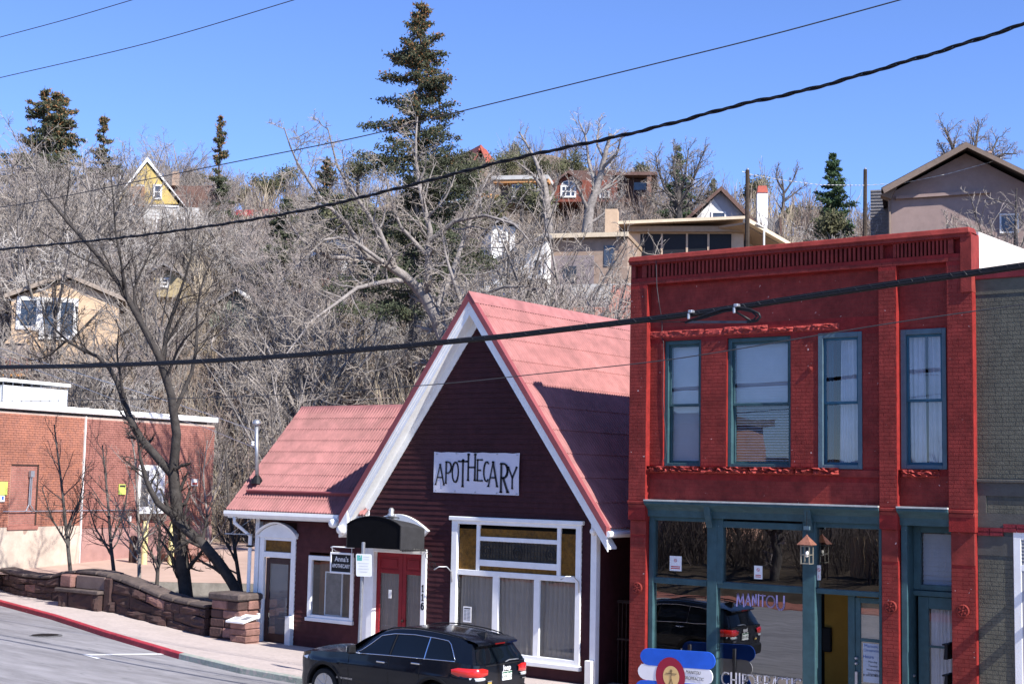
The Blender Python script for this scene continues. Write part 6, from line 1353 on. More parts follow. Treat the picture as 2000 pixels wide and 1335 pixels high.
# yellow gabled house
f = Fr(288, 395, 112, 8); h = thing('gable_house', 'yellow gabled house with brown roof and white lower storey on the upper left hill', 'house', f.p(0, 0, -4))
f.pr([(226, 398), (288, 318), (348, 398)], 0, -.25).build('wall', yellow_w, h); f.px((236, 399, 390, 478), -.02, -7).build('lower_wall', grey_w, h); f.box(*[f.at(228, 398)[0], f.at(350, 398)[0]], .05, -.1, f.at(280, 402)[1], f.at(280, 398)[1] - .02).build('belt_board', far_white, h)
for s_, e in ((-1, 214), (1, 364)): f.pr([(288, 307), (e, 405), (e + s_ * 3, 410), (288, 316)], .14, .04).build('rake_board', far_white, h)
f.pr([(288, 307), (366, 406), (366, 411), (288, 313)], .10, -9).build('roof', far_roof, h); f.pr([(288, 307), (212, 406), (212, 411), (288, 313)], .10, -9).build('roof', far_roof, h)
f.pr([(300, 348), (412, 348), (428, 398), (340, 398)], -3, -6).build('side_roof', far_roof, h); ch_ = f.px((331, 322, 343, 350), -2.5, -3.3).build('chimney', mat('tan chimney brick', (.33, .24, .18), .85, .2, 8), h)
f.win(h, (300, 360, 316, 390), far_white, far_glass, .14, cross=(.5,)); f.win(h, (267, 360, 281, 396), far_white, far_glass, .14, cross=(.5,)); f.px((252, 366, 282, 404), .02, .6).build('balcony', mat('brown balcony', (.3, .17, .1), .7, .2, 4), h)
f.win(h, (305, 425, 322, 455), far_white, far_glass, .12); f.win(h, (345, 425, 362, 455), far_white, far_glass, .12)
# tan stucco house on the left
f = Fr(80, 640, 72, 14); h = thing('stucco_house', 'tan stucco house with large white framed corner window behind the dark tree', 'house', f.p(0, 0, -3))
f.pr([(22, 710), (22, 585), (40, 575), (130, 545), (232, 585), (232, 730)], 0, -6).build('wall', tan_w, h); f.win(h, (34, 578, 77, 645), far_white, far_glass, .2); f.win(h, (80, 580, 150, 665), far_white, far_glass, .22, bars=(.5,))
f.pr([(10, 575), (130, 533), (245, 582), (245, 590), (130, 541), (10, 583)], .35, -6.5).build('roof', mat('faded tan roof', (.30, .25, .21), .9, .2, 6), h); f.pr([(10, 672), (52, 672), (62, 640), (24, 655)], .5, -.1).build('flared_base', tan_w, h); f.px((8, 672, 58, 706), .4, -3).build('lower_wall', mat('stone base', (.3, .25, .22), .9, .3, 3, .8, 10), h)
m_ = MB(); f.px((-30, 700, 58, 704), 1.2, 1.1, m_); f.px((-30, 726, 58, 730), 1.2, 1.1, m_)
for px in range(-25, 60, 8): f.px((px, 703, px + 3, 728), 1.18, 1.12, m_)
m_.build('deck_rail', red_shingle, h); f.px((-40, 730, 62, 739), 1.6, -1).build('deck', orange_w, h)
sh = thing('blue_shed', 'blue grey panelled shed below the tan house deck at the left edge', 'shed', f.p(-3, 1.6, -5)); f.px((-60, 742, 60, 790), 1.9, .2).build('wall', slate_blue, sh); f.px((-60, 737, 64, 743), 2.1, .0).build('roof', dark_w, sh)
# dark house with gable trim behind the pale tree
f = Fr(650, 520, 88, -8); h = thing('deck_house', 'dark wooden house with pale gable boards and red deck rail behind the pale tree', 'house', f.p(0, 0, -4))
f.pr([(575, 590), (575, 530), (650, 480), (720, 535), (720, 600)], 0, -6).build('wall', dark_w, h)
f.pr([(545, 545), (658, 466), (660, 474), (550, 553)], .8, .6).build('rake_board', far_white, h); f.pr([(658, 466), (735, 528), (733, 536), (656, 476)], .8, .6).build('rake_board', far_white, h)
f.pr([(545, 543), (658, 464), (735, 526), (735, 531), (658, 470), (545, 549)], .6, -6.5).build('roof', grey_roof, h); f.px((672, 500, 682, 600), .9, .8).build('post', far_white, h)
f.px((690, 492, 716, 498), 1.0, -1).build('porch_beam', far_white, h); m_ = MB(); f.px((545, 552, 690, 556), 2, 1.9, m_); f.px((545, 575, 690, 580), 2, 1.9, m_)
for px in range(548, 690, 9): f.px((px, 555, px + 3, 577), 1.98, 1.92, m_)
m_.build('deck_rail', red_shingle, h); f.px((524, 594, 563, 606), 2.4, 2).build('orange_beam', orange_w, h)
# small white roofed house, mid left behind brush
f = Fr(430, 590, 84, 10); h = thing('small_house', 'small green grey house with white rake boards half hidden in brush', 'house', f.p(0, 0, -2))
f.pr([(405, 640), (405, 598), (462, 568), (525, 605), (525, 640)], 0, -4).build('wall', mat('green grey paint', (.2, .22, .18), .8, .1, 3), h); f.pr([(395, 600), (462, 562), (464, 568), (398, 607)], .5, -4.5).build('roof', grey_roof, h); f.pr([(462, 562), (535, 612), (533, 618), (460, 569)], .5, .35).build('rake_board', far_white, h); f.pr([(463, 563), (535, 610), (535, 613), (463, 567)], .34, -4.5).build('roof', grey_roof, h)
# white houses right of the pale tree
f = Fr(1035, 540, 80, -20); h = thing('white_house', 'white house with dark windows and a porch just above the red gable ridge', 'house', f.p(0, 0, -4))
f.pr([(880, 620), (880, 555), (1000, 505), (1068, 470), (1068, 620)], 0, -6).build('wall', far_white, h); f.pr([(870, 558), (1000, 496), (1075, 458), (1075, 465), (1000, 505), (872, 566)], .7, -6.5).build('roof', grey_roof, h)
f.win(h, (1040, 505, 1068, 540), far_white, far_glass, .12, bars=(.33, .66)); f.px((1030, 548, 1068, 585), .04, -.02).build('porch_opening', dark_w, h); f.px((1022, 541, 1070, 547), .8, -.1).build('porch_roof', far_white, h); f.win(h, (900, 575, 925, 605), far_white, far_glass, .12); f.win(h, (945, 575, 972, 600), far_white, far_glass, .12)
f2 = Fr(990, 578, 76, -20); s_ = f2.px((979, 569, 1003, 588), 0, -.06).build('tarpaulin', blue_m); props(s_, 'bright blue tarpaulin hung by the white house wall', 'tarpaulin')
# grey flat annex and salmon retaining walls behind the red building
f = Fr(1130, 560, 80, -14); h = thing('annex_house', 'pale grey block wall house under the lower flat cream edged roof', 'house', f.p(0, 0, -4)); f.px((1064, 556, 1250, 640), .05, -6).build('lower_wall', grey_w, h); f.px((1064, 468, 1225, 556), 0, -6).build('wall', mat('shaded tan boards', (.30, .22, .17), .85, .15, 3), h); f.px((1066, 500, 1160, 556), .04, .0).build('panel', mat('mauve grey shade', (.24, .20, .20), .85, .12, 3), h)  # shade painted into the tan wall and the mauve patch
f.px((1052, 459, 1230, 463.5), .42, .36).build('fascia', mat('cream roof edge', (.6, .5, .36), .7, .08, 4), h); f.px((1054, 459.5, 1228, 463), .359, -6.2).build('roof', mat('shaded tan underside', (.30, .22, .155), .85, .08, 4), h); f.px((1100, 520, 1126, 552), .08, .041).build('window', far_glass, h); f.px((1180, 480, 1200, 520), .04, 0).build('window', far_glass, h)
f = Fr(1195, 590, 68, -10); h = f.px((1050, 600, 1400, 660), 0, -.6).build('retaining_wall', pinkwall); props(h, 'salmon pink retaining wall behind the red metal ridge', 'wall'); f2 = Fr(1210, 560, 70, -10); h = f2.pr([(1180, 640), (1196, 556), (1400, 556), (1400, 640)], 0, -.6).build('retaining_wall', pinkwall); props(h, 'taller salmon pink wall touching the red brick parapet corner', 'wall')
# flat-roofed bungalow with dark screens
f = Fr(1340, 470, 84, -6); h = thing('bungalow', 'beige flat roofed bungalow with a row of dark screened windows', 'house', f.p(0, 0, -3))
f.px((1222, 452, 1452, 620), 0, -7).build('wall', beige_w, h); 
f.pr([(1208, 438), (1456, 428), (1456, 433.5), (1208, 444)], 1.1, 1.04).build('fascia', mat('cream roof edge', (.6, .5, .36), .7, .08, 4), h); f.pr([(1210, 439.5), (1455, 429.5), (1455, 433), (1210, 443.5)], 1.039, -8).build('roof', mat('shaded tan underside', (.30, .22, .155), .85, .08, 4), h); f.px((1225, 444, 1450, 455), .5, 0).build('soffit', mat('shaded tan underside', (.30, .22, .155), .85, .08, 4), h)  # brown of the roof underside is shade painted into the colour
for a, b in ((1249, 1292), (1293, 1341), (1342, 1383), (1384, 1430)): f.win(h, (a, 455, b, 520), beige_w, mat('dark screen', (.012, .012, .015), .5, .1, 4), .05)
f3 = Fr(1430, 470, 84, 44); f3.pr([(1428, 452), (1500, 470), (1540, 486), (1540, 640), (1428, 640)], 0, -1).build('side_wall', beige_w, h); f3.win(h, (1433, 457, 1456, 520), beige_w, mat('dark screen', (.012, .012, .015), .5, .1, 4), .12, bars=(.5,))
f4 = Fr(1456, 430, 82, 44); f4.pr([(1454, 427), (1536, 474), (1534, 480), (1454, 435)], .3, -.1).build('rake_board', mat('cream roof edge', (.6, .5, .36), .7, .08, 4), h); f4.pr([(1454, 434), (1534, 479), (1534, 482), (1454, 438)], -.1, -2.2).build('side_soffit', mat('shaded tan underside', (.30, .22, .155), .85, .08, 4), h)
MB().tube([f4.p(*[f4.at(1466, 438)[0], .4, f4.at(1466, 438)[1]]), f4.p(*[f4.at(1484, 446)[0], .3, f4.at(1484, 446)[1]]), f4.p(*[f4.at(1484, 446)[0], .3, f4.at(1484, 520)[1]])], .06, 6).build('downspout', far_white, h)
# chalet with a white chimney
f = Fr(1405, 430, 104, -4); h = thing('chalet', 'white gabled chalet with dark rakes and grey shingle roof behind the bungalow', 'house', f.p(0, 0, -3))
f.pr([(1338, 450), (1393, 388), (1440, 450)], 0, -.3).build('wall', far_white, h); f.px((1340, 449, 1470, 520), -.02, -6).build('lower_wall', far_white, h); f.win(h, (1389, 413, 1418, 429), far_white, far_glass, .12)
f.pr([(1408, 366), (1325, 440), (1325, 448), (1408, 374)], .6, .4).build('rake_board', far_roof, h); f.pr([(1408, 366), (1490, 450), (1486, 456), (1408, 376)], .6, .4).build('rake_board', far_roof, h); f.pr([(1408, 374), (1484, 453), (1440, 450), (1393, 388)], .02, -.3).build('gable_shade', mat('grey lilac gable shade', (.40, .38, .40), .8, .06, 3), h)  # lilac part is the white gable with its shade painted in
f.pr([(1408, 367), (1324, 442), (1324, 446), (1408, 373)], .4, -9).build('roof', grey_roof, h); f.pr([(1408, 367), (1490, 452), (1490, 456), (1408, 373)], .4, -9).build('roof', grey_roof, h); f.pr([(1440, 416), (1528, 416), (1531, 480), (1470, 480)], -2, -5).build('side_roof', grey_roof, h); f.pr([(1528, 416), (1531, 416), (1536, 482), (1531, 482)], -1.7, -2.2).build('side_rake', far_roof, h)
c_ = f.px((1481, 372, 1501, 455), -.6, -1.5).build('chimney', mat('bright white chimney', (.80, .79, .76), .7, .04, 3), h); u0, z0 = f.at(1480.5, 373); u1, z1 = f.at(1501.5, 359)
MB().hexa([f.p(u0, -.55, z0), f.p(u1, -.55, z0), f.p(u1, -1.55, z0), f.p(u0, -1.55, z0), f.p(u0 + .08, -.7, z1), f.p(u1 - .08, -.7, z1), f.p(u1 - .08, -1.4, z1), f.p(u0 + .08, -1.4, z1)]).build('chimney_cap', red_roof, c_)
# stucco house at right
f = Fr(1860, 400, 86, -16); h = thing('stucco_house', 'large mauve brown stucco house with a wide low gable above the red parapet', 'house', f.p(0, 0, -4))
f.pr([(1738, 620), (1738, 378), (1886, 300), (2030, 372), (2080, 400), (2080, 620)], 0, -9).build('wall', stucco_w, h)
f.pr([(1724, 376), (1886, 288), (1888, 298), (1728, 386)], 1.4, 1.2).build('rake_board', mat('brown rake board', (.20, .15, .12), .7, .1, 4), h); f.pr([(1886, 288), (2060, 372), (2060, 381), (1888, 298)], 1.4, 1.2).build('rake_board', mat('brown rake board', (.20, .15, .12), .7, .1, 4), h)
f.pr([(1886, 286), (1722, 374), (1722, 379), (1886, 292)], 1.2, -9).build('roof', mat('dark roof felt', (.06, .05, .048), .85, .2, 6), h); f.pr([(1886, 286), (2062, 371), (2062, 376), (1886, 292)], 1.2, -9).build('roof', mat('dark roof felt', (.06, .05, .048), .85, .2, 6), h)
f.pr([(1750, 384), (1932, 372), (1932, 378), (1750, 390)], .28, 0).build('ledge', stucco_w, h); f.pr([(1720, 385), (1742, 366), (1752, 366), (1740, 392)], .7, -.5).build('eave_box', mat('brown rake board', (.20, .15, .12), .7, .1, 4), h)
MB().tube([f.p(*[f.at(1737, 378)[0], .12, f.at(1737, 378)[1]]), f.p(*[f.at(1737, 378)[0], .12, f.at(1737, 480)[1]])], .09, 6).build('downspout', mat('brown rake board', (.2, .15, .12), .7, .1, 4), h)
a_, z_ = f.at(1931, 312); MB().lathe(f.p(a_, -1, z_ - .4), [(.17, 0), (.17, 1.0), (.24, 1.02), (.24, 1.12), (.1, 1.15)], 10).build('vent_pipe', mat('vent pipe', (.3, .2, .16), .6, .2, 6), h); f.win(h, (1952, 418, 1990, 455), far_white, far_glass, .1)
f5 = Fr(1720, 420, 92, -16); sh_ = f5.px((1700, 371, 1738, 520), 0, -3).build('side_wing', grey_roof, h)
for k in range(14): f5.px((1700, 372 + k * 6.2, 1738, 373.2 + k * 6.2), .05, .0).build('shingle_course', grey_roof, h)
# brown shingle house with arched window, further up
f = Fr(1170, 380, 128, -6); h = thing('shingle_house', 'red brown shingled house with a white arched window on the upper hill', 'house', f.p(0, 0, -3))
f.px((1077, 352, 1205, 394), 0, -7).build('wall', red_shingle, h); f.pr([(1092, 352), (1110, 340), (1130, 352)], .05, -3).build('dormer', red_shingle, h); f.pr([(1084, 356), (1110, 336), (1138, 356), (1138, 359), (1110, 340), (1084, 359)], .6, -5).build('dormer_roof', far_roof, h); f.pr([(1066, 358), (1110, 330), (1200, 330), (1212, 358)], -.6, -7.4).build('roof', far_roof, h)
f.win(h, (1095, 362, 1125, 386), far_white, far_glass, .16, bars=(.33, .66), cross=(.5,)); w_ = f.pr([(1096, 361), (1100, 355), (1110, 352), (1120, 355), (1124, 361)], .09, 0).build('window', far_white, h); f.pr([(1099, 360), (1102, 356.5), (1109, 354.5), (1109, 360)], .1, .091).build('pane', far_glass, w_); f.pr([(1112, 360), (1112, 354.5), (1118, 356.5), (1121, 360)], .1, .091).build('pane', far_glass, w_)
f.win(h, (1171, 372, 1191, 387), far_white, far_glass, .14, bars=(.5,)); f.px((1207, 345, 1262, 390), -1, -7).build('side_wing', mat('dark shingle', (.09, .05, .042), .85, .2, 9), h); f.px((1200, 337, 1284, 343), .3, -8).build('wing_roof', far_roof, h); f.px((1238, 352, 1262, 367), -.9, -1).build('window', far_glass, h); f.px((1264, 343, 1272, 384), .2, -.2).build('post', mat('brown post', (.2, .12, .09), .7, .2, 4), h); f.px((1255, 324, 1257.5, 337), -3, -3.25).build('vent_pipe', far_white, h)
# low house with an orange fascia
f = Fr(1015, 365, 126, -10); h = thing('flat_house', 'low flat roofed house with an orange fascia behind a tree trunk', 'house', f.p(0, 0, -3)); f.px((975, 357, 1072, 392), -.8, -6).build('wall', mat('dim brown wall', (.14, .11, .09), .8, .15, 4), h); f.px((962, 345, 1072, 351), .4, -7).build('roof', grey_w, h); f.px((965, 351.2, 1072, 357), .3, -1).build('fascia', orange_w, h)
for a, b in ((1000, 1020), (1024, 1046), (1050, 1068)): f.win(h, (a, 360, b, 385), grey_w, far_glass, .1)
f = Fr(950, 385, 112, 10); h = thing('gable_cabin', 'small cabin with a grey gable roof and orange eave among junipers', 'house', f.p(0, 0, -2)); f.pr([(868, 395), (868, 350), (925, 395)], 0, -4).build('wall', mat('pale blue paint', (.3, .4, .52), .7, .1, 3), h); f.pr([(862, 340), (932, 391), (930, 396), (860, 346)], .5, -4.5).build('roof', grey_w, h); f.px((930, 380, 972, 390), .6, -2).build('eave_beam', orange_w, h); f.px((934, 390.5, 970, 410), .2, -2).build('carport', dark_w, h)
# red roofs on the crest
f = Fr(935, 300, 190, 24); h = thing('a_frame', 'dark gabled cabin with a red roof alone on the skyline', 'house', f.p(0, 0, -2)); f.pr([(922, 318), (936, 288), (944, 318)], 0, -7).build('wall', dark_w, h); f.pr([(936, 284), (919, 318), (923, 318), (936, 292)], .6, -8).build('roof', red_roof, h); f.pr([(936, 284), (966, 318), (955, 318), (936, 292)], .6, -8).build('roof', red_roof, h)
f6 = Fr(945, 300, 189, 24); f6.pr([(937, 285), (950, 292), (968, 318), (950, 318)], 0, -.3).build('roof_slope', red_roof, h)
f = Fr(1070, 318, 185, -6); h = thing('crest_house', 'long low red roof showing over the crest right of the skyline cabin', 'house', f.p(0, 0, -2)); f.pr([(1040, 322), (1060, 309), (1082, 311), (1094, 322)], 0, -5).build('roof', red_roof, h); f.px((1044, 322, 1090, 334), -.5, -4).build('wall', dark_w, h)
f = Fr(490, 415, 138, 0); h = thing('red_roof_house', 'flat bright red roof half buried in brush left of the spruce', 'house', f.p(0, 0, -2)); f.pr([(452, 424), (462, 410), (535, 408), (545, 418)], 0, -5).build('roof', mat('bright red roof', (.45, .05, .06), .5, .1, 4), h); f.px((460, 420, 530, 432), -.6, -4).build('wall', grey_w, h)
# small pale house fragments within the brush
for k, (b, d, m, lb) in enumerate((((230, 480, 282, 525), 96, grey_w, 'pale house with a white band behind the dark tree limbs'), ((300, 530, 345, 580), 80, mat('yellowish paint', (.42, .34, .2), .8, .1, 3), 'yellowish small house wall deep in the left brush'), ((960, 440, 1005, 520), 92, far_white, 'narrow white house gable behind pale twigs'))):
    f = Fr((b[0] + b[2]) / 2, b[3], d, -8 + 9 * k); h = thing('hill_house', lb, 'house', f.p(0, 0, 0)); f.px(b, 0, -4).build('wall', m, h); xm = (b[0] + b[2]) / 2; f.pr([(b[0] - 6, b[1] + 2), (xm, b[1] - 16), (b[2] + 6, b[1] + 2), (b[2] + 6, b[1] + 6), (xm, b[1] - 11), (b[0] - 6, b[1] + 6)], .5, -4.4).build('roof', grey_roof, h); f.win(h, (xm - 8, b[1] + 12, xm + 8, b[1] + 32), far_white, far_glass, .12, cross=(.5,))

f = Fr(1190, 430, 88, -8); h = f.px((1182, 408, 1205, 520), 0, -1.2).build('chimney', tan_w); props(h, 'pale tan masonry chimney rising at the left end of the bungalow roof', 'chimney')
# utility poles and the spiral wrapped line between them
pole_m = mat('dark pole wood', (.055, .04, .03), .85, .25, 6, .4, 20)
for px, pyt, pyb, d, lb in ((1460, 332, 500, 79, 'dark wooden utility pole beside the white chimney'), (1690, 331, 470, 86, 'dark wooden utility pole left of the stucco house')):
    a, b = onD(px - 1, pyb + 60, d), onD(px, pyt, d); s = thing('utility_pole', lb, 'utility pole', a); MB().tube([a, b], [.15, .12], 8).build('pole', pole_m, s); MB().lathe((b[0], b[1], b[2] - .02), [(.08, 0), (.06, .1), (.02, .14)], 8).build('top_fitting', steel, s)
pts = [onD(x, y, d) for x, y, d in ((1450, 335, 79), (1462, 340, 79), (1530, 352, 80.5), (1600, 361, 82.5), (1690, 362, 86), (1760, 358, 86), (1850, 340, 85.5), (1930, 318, 85), (1962, 306, 85))]
m_ = MB().tube(pts, .012, 5, cap=False)
ln = MB()
for i in range(len(pts) - 1):
    a, b = Vector(pts[i]), Vector(pts[i + 1]); n = max(1, int((b - a).length / .42))
    for k in range(n): ln.tube([a + (b - a) * ((k + .1) / n), a + (b - a) * ((k + .6) / n)], .026, 5)
t = thing('overhead_line', 'pale spiral wrapped line strung between the two hill poles and the stucco house', 'wire', pts[0]); m_.build('wire', steel, t); ln.build('wrap', mat('dull wrap', (.42, .42, .42), .6, .1, 4), t, kind='stuff')
# service drops to the shop mast
mt = Vector(onY(501, 838, 26.5))
for pts, lb in ((((-20, 672), (60, 700), (236, 754), (400, 806)), 'upper pale service wire dropping to the roof mast'), (((-20, 688), (120, 740), (250, 790), (400, 834)), 'lower pale service wire dropping past the dark tree to the mast')):
    P = [Vector(onD(x, y, 58 - 20 * (i / 4))) for i, (x, y) in enumerate(pts)] + [mt + Vector((0, 0, -.05 if 'upper' in lb else -.5))]; out = []
    for i in range(len(P) - 1):
        for k in range(8): out.append(P[i].lerp(P[i + 1], k / 8))
    out.append(P[-1]); props(MB().tube(out, .011, 4).build('service_wire', steel, origin=tuple(P[2])), lb, 'wire')

# ---------------------------------------------------------------- trees
def norm(v): return v / np.maximum(1e-9, np.linalg.norm(v, axis=-1, keepdims=True))
def polyl(rg, S, D, L, K, wob, trop, droop=0):
    B = len(S); P = np.zeros((B, K + 1, 3)); P[:, 0] = S; D = norm(D)
    for k in range(K):
        D = norm(D + rg.normal(0, wob, (B, 3)) + np.array([0, 0, trop])); P[:, k + 1] = P[:, k] + D * (L / K)[:, None]
    return P
def children(rg, P, R, L, n, t0, ang, lr, rr):
    """n children on each polyline; returns starts, dirs, lengths, radii"""
    B, K1, _ = P.shape; K = K1 - 1; t = t0 + (1 - t0) * (np.arange(n)[None] + rg.uniform(0, 1, (B, n))) / n; t = np.minimum(t, .999)
    k = np.minimum((t * K).astype(int), K - 1); f = t * K - k; bi = np.arange(B)[:, None]; A, C = P[bi, k], P[bi, k + 1]; S = A + (C - A) * f[..., None]; D = norm(C - A)
    a = np.radians(rg.uniform(ang[0], ang[1], (B, n)))[..., None]; X = rg.normal(0, 1, (B, n, 3)); X = norm(X - D * (X * D).sum(-1, keepdims=True))
    ND = D * np.cos(a) + X * np.sin(a); ln = L[:, None] * rg.uniform(lr[0], lr[1], (B, n)) * (1.15 - .6 * t); rad = (R[:, None, 0] * (1 - t) + R[:, None, 1] * t) * rr
    return S.reshape(-1, 3), ND.reshape(-1, 3), ln.reshape(-1), rad.reshape(-1)
def segs(P, R0, R1):
    B, K1, _ = P.shape; K = K1 - 1; f = np.arange(K) / K; r0 = R0[:, None] * (1 - f) + R1[:, None] * f; f2 = (np.arange(K) + 1) / K; r1 = R0[:, None] * (1 - f2) + R1[:, None] * f2
    return np.concatenate([P[:, :-1].reshape(-1, 3), P[:, 1:].reshape(-1, 3), r0.reshape(-1, 1), r1.reshape(-1, 1)], 1)
def prisms(S, n=3):
    p0, p1, r0, r1 = S[:, :3], S[:, 3:6], S[:, 6:7], S[:, 7:8]; d = norm(p1 - p0); up = np.where(np.abs(d[:, 2:3]) > .9, np.array([[1.0, 0, 0]]), np.array([[0, 0, 1.0]])); u = norm(np.cross(d, up)); v = np.cross(d, u); V = []
    e = d * np.minimum(r1, .03)
    for p, r, q in ((p0, r0, -e), (p1, r1, e)):
        for j in range(n): a = 2 * math.pi * j / n; V.append(p + q + (u * math.cos(a) + v * math.sin(a)) * r)
    V = np.stack(V, 1); F = np.array([(j, (j + 1) % n, n + (j + 1) % n, n + j) for j in range(n)]); N = len(S)
    return V.reshape(-1, 3), (F[None] + 2 * n * np.arange(N)[:, None, None]).reshape(-1, 4)
def grow(seed, limbs, levels):
    """limbs: list of (pts, r0, r1); levels: (n, t0, ang, len, rad, K, wob, trop, rmin)"""
    rg = np.random.default_rng(seed); out = []; thick = []
    K = 8; P0 = []
    for pts, r0, r1 in limbs:
        pts = np.array(pts, float); d = np.r_[0, np.cumsum(np.linalg.norm(np.diff(pts, axis=0), axis=1))]; t = np.linspace(0, d[-1], K + 1); P0.append(np.stack([np.interp(t, d, pts[:, i]) for i in range(3)], 1))
    P = np.array(P0); R = np.array([(a, b) for _, a, b in limbs]); L = np.linalg.norm(np.diff(P, axis=1), axis=2).sum(1); thick.append(segs(P, R[:, 0], R[:, 1]))
    for i, (n, t0, ang, lr, rr, K, wob, trop, rmin) in enumerate(levels):
        S, D, L2, rad = children(rg, P, R, L, n, t0, ang, lr, rr); rad = np.maximum(rad, rmin); P = polyl(rg, S, D, L2, K, wob, trop); R = np.stack([rad, np.maximum(rad * .35, rmin * .6)], 1); L = L2
        (thick if i == 0 else out).append(segs(P, R[:, 0], R[:, 1]))
    return np.concatenate(thick), np.concatenate(out)
bark_dark = mat('dark bark', (.055, .047, .043), .9, .35, 5, .9, 22, objspace=True, col2=(.10, .09, .083)); bark_pale = mat('pale grey bark', (.30, .27, .25), .9, .3, 5, .9, 16, objspace=True, col2=(.15, .135, .125)); twig_pale = mat('pale twigs', (.375, .33, .285), .9, .22, 2, objspace=True, col2=(.22, .187, .16)); twig_dark = mat('dark twigs', (.07, .055, .05), .9, .25, 2, objspace=True); twig_white = mat('whitish twigs', (.42, .39, .36), .85, .15, 2, objspace=True); twig_brown = mat('brown twigs', (.29, .245, .225), .9, .25, 2, objspace=True)
def tree(name, label, loc, thick, thin, mt, mc, group=None, nthick=7):
    t = thing(name, label, 'tree', loc, group); lo = np.array(loc)
    V, F = prisms(thick, nthick); link('trunk', np_mesh('trunk', V - lo, F, mt, True), t); V, F = prisms(thin, 3); link('crown', np_mesh('crown', V - lo, F, mc), t); return t
def limb(pts, d0, d1=None): d1 = d0 if d1 is None else d1; return [onD(x, y, d0 + (d1 - d0) * i / max(1, len(pts) - 1)) for i, (x, y) in enumerate(pts)]
LV = lambda a: a
# the big dark tree
T1 = [(limb([(372, 1240), (362, 1150), (352, 1060), (345, 990), (338, 920)], 40, 40.2), .27, .20), (limb([(338, 925), (345, 850), (340, 790), (325, 740), (308, 690), (280, 640), (250, 580), (215, 525), (165, 470), (120, 420), (80, 370)], 40.2, 38.5), .19, .035),
 (limb([(336, 925), (300, 885), (270, 850), (250, 810), (240, 775)], 40.2, 40.8), .17, .115), (limb([(240, 780), (225, 735), (200, 700), (165, 685), (130, 665), (95, 630), (80, 590)], 40.8, 41.5), .10, .02), (limb([(242, 790), (236, 740), (228, 690), (232, 640)], 40.8, 40), .07, .015),
 (limb([(343, 800), (360, 760), (380, 715), (385, 650), (385, 600), (395, 545), (420, 500)], 40.2, 41), .085, .02), (limb([(320, 715), (322, 660), (338, 610), (352, 570), (372, 510), (376, 470)], 39.8, 39), .10, .02), (limb([(250, 585), (238, 520), (225, 450), (222, 395), (215, 330)], 39, 38.2), .06, .012), (limb([(165, 690), (150, 640), (150, 600)], 41.2, 41.2), .04, .012), (limb([(282, 640), (262, 590), (262, 560), (300, 480), (320, 440)], 39.4, 39.8), .06, .012), (limb([(130, 665), (95, 695), (60, 705)], 41.3, 42), .05, .012),
 (limb([(478, 1180), (440, 1115), (400, 1065), (365, 1035), (345, 1015)], 38.6, 39.8), .20, .17), (limb([(345, 1010), (310, 985), (290, 950), (275, 900), (268, 850)], 39.8, 39.6), .14, .03)]
T1 = [(a, b * .76, c * .8) for a, b, c in T1]
th, tn = grow(11, T1, [(9, .25, (25, 65), (.22, .42), .42, 5, .16, .05, .012), (6, .15, (25, 60), (.35, .65), .5, 4, .18, .05, .007), (5, .1, (25, 65), (.35, .6), .55, 3, .2, .05, .0045)])
tree('bare_tree', 'big dark barked leafless tree forking behind the sandstone wall', T1[0][0][0], th, tn, mat('near black bark', (.034, .029, .027), .9, .35, 5, .9, 22, objspace=True, col2=(.062, .055, .05)), mat('near black twigs', (.042, .034, .031), .9, .25, 2, objspace=True))
# the great pale tree behind the shop
T2 = [(limb([(905, 760), (880, 690), (855, 630), (840, 590), (815, 560)], 48), .42, .32), (limb([(815, 562), (785, 535), (745, 510), (715, 500), (675, 505), (630, 500), (590, 470), (560, 430)], 48, 46), .26, .05), (limb([(838, 590), (835, 520), (840, 450), (822, 380), (810, 300), (815, 230)], 48, 49), .22, .04), (limb([(800, 548), (760, 548), (700, 560), (660, 590), (610, 625), (560, 690)], 48, 45), .15, .03), (limb([(850, 600), (880, 540), (905, 470), (930, 400), (955, 340)], 48, 50), .18, .03), (limb([(770, 520), (740, 450), (700, 390), (660, 330), (640, 250)], 47.5, 46), .16, .025), (limb([(715, 500), (680, 440), (620, 380), (575, 310), (555, 250)], 47, 45), .13, .025), (limb([(840, 470), (890, 430), (950, 420), (1010, 440), (1040, 480)], 48, 46.5), .14, .025), (limb([(860, 610), (920, 590), (975, 560), (1030, 560)], 48, 46), .13, .03), (limb([(875, 660), (905, 610), (890, 560), (870, 500), (860, 430)], 47.5, 47), .16, .03), (limb([(745, 510), (690, 470), (640, 460), (580, 520), (540, 560)], 47, 45), .11, .02), (limb([(835, 500), (780, 440), (760, 380), (750, 320)], 48, 47), .12, .02)]
T2 = [(a, b * .68, c * .7) for a, b, c in T2]
th, tn = grow(12, T2, [(14, .15, (30, 80), (.18, .40), .42, 6, .22, .03, .016), (8, .12, (30, 75), (.38, .65), .5, 5, .25, .0, .0095), (5, .1, (30, 70), (.35, .6), .55, 4, .25, .02, .0065)])
tree('bare_tree', 'great pale barked leafless tree spreading behind the red gable roofs', (T2[0][0][0][0], T2[0][0][0][1], .5), th, tn, bark_pale, twig_pale)
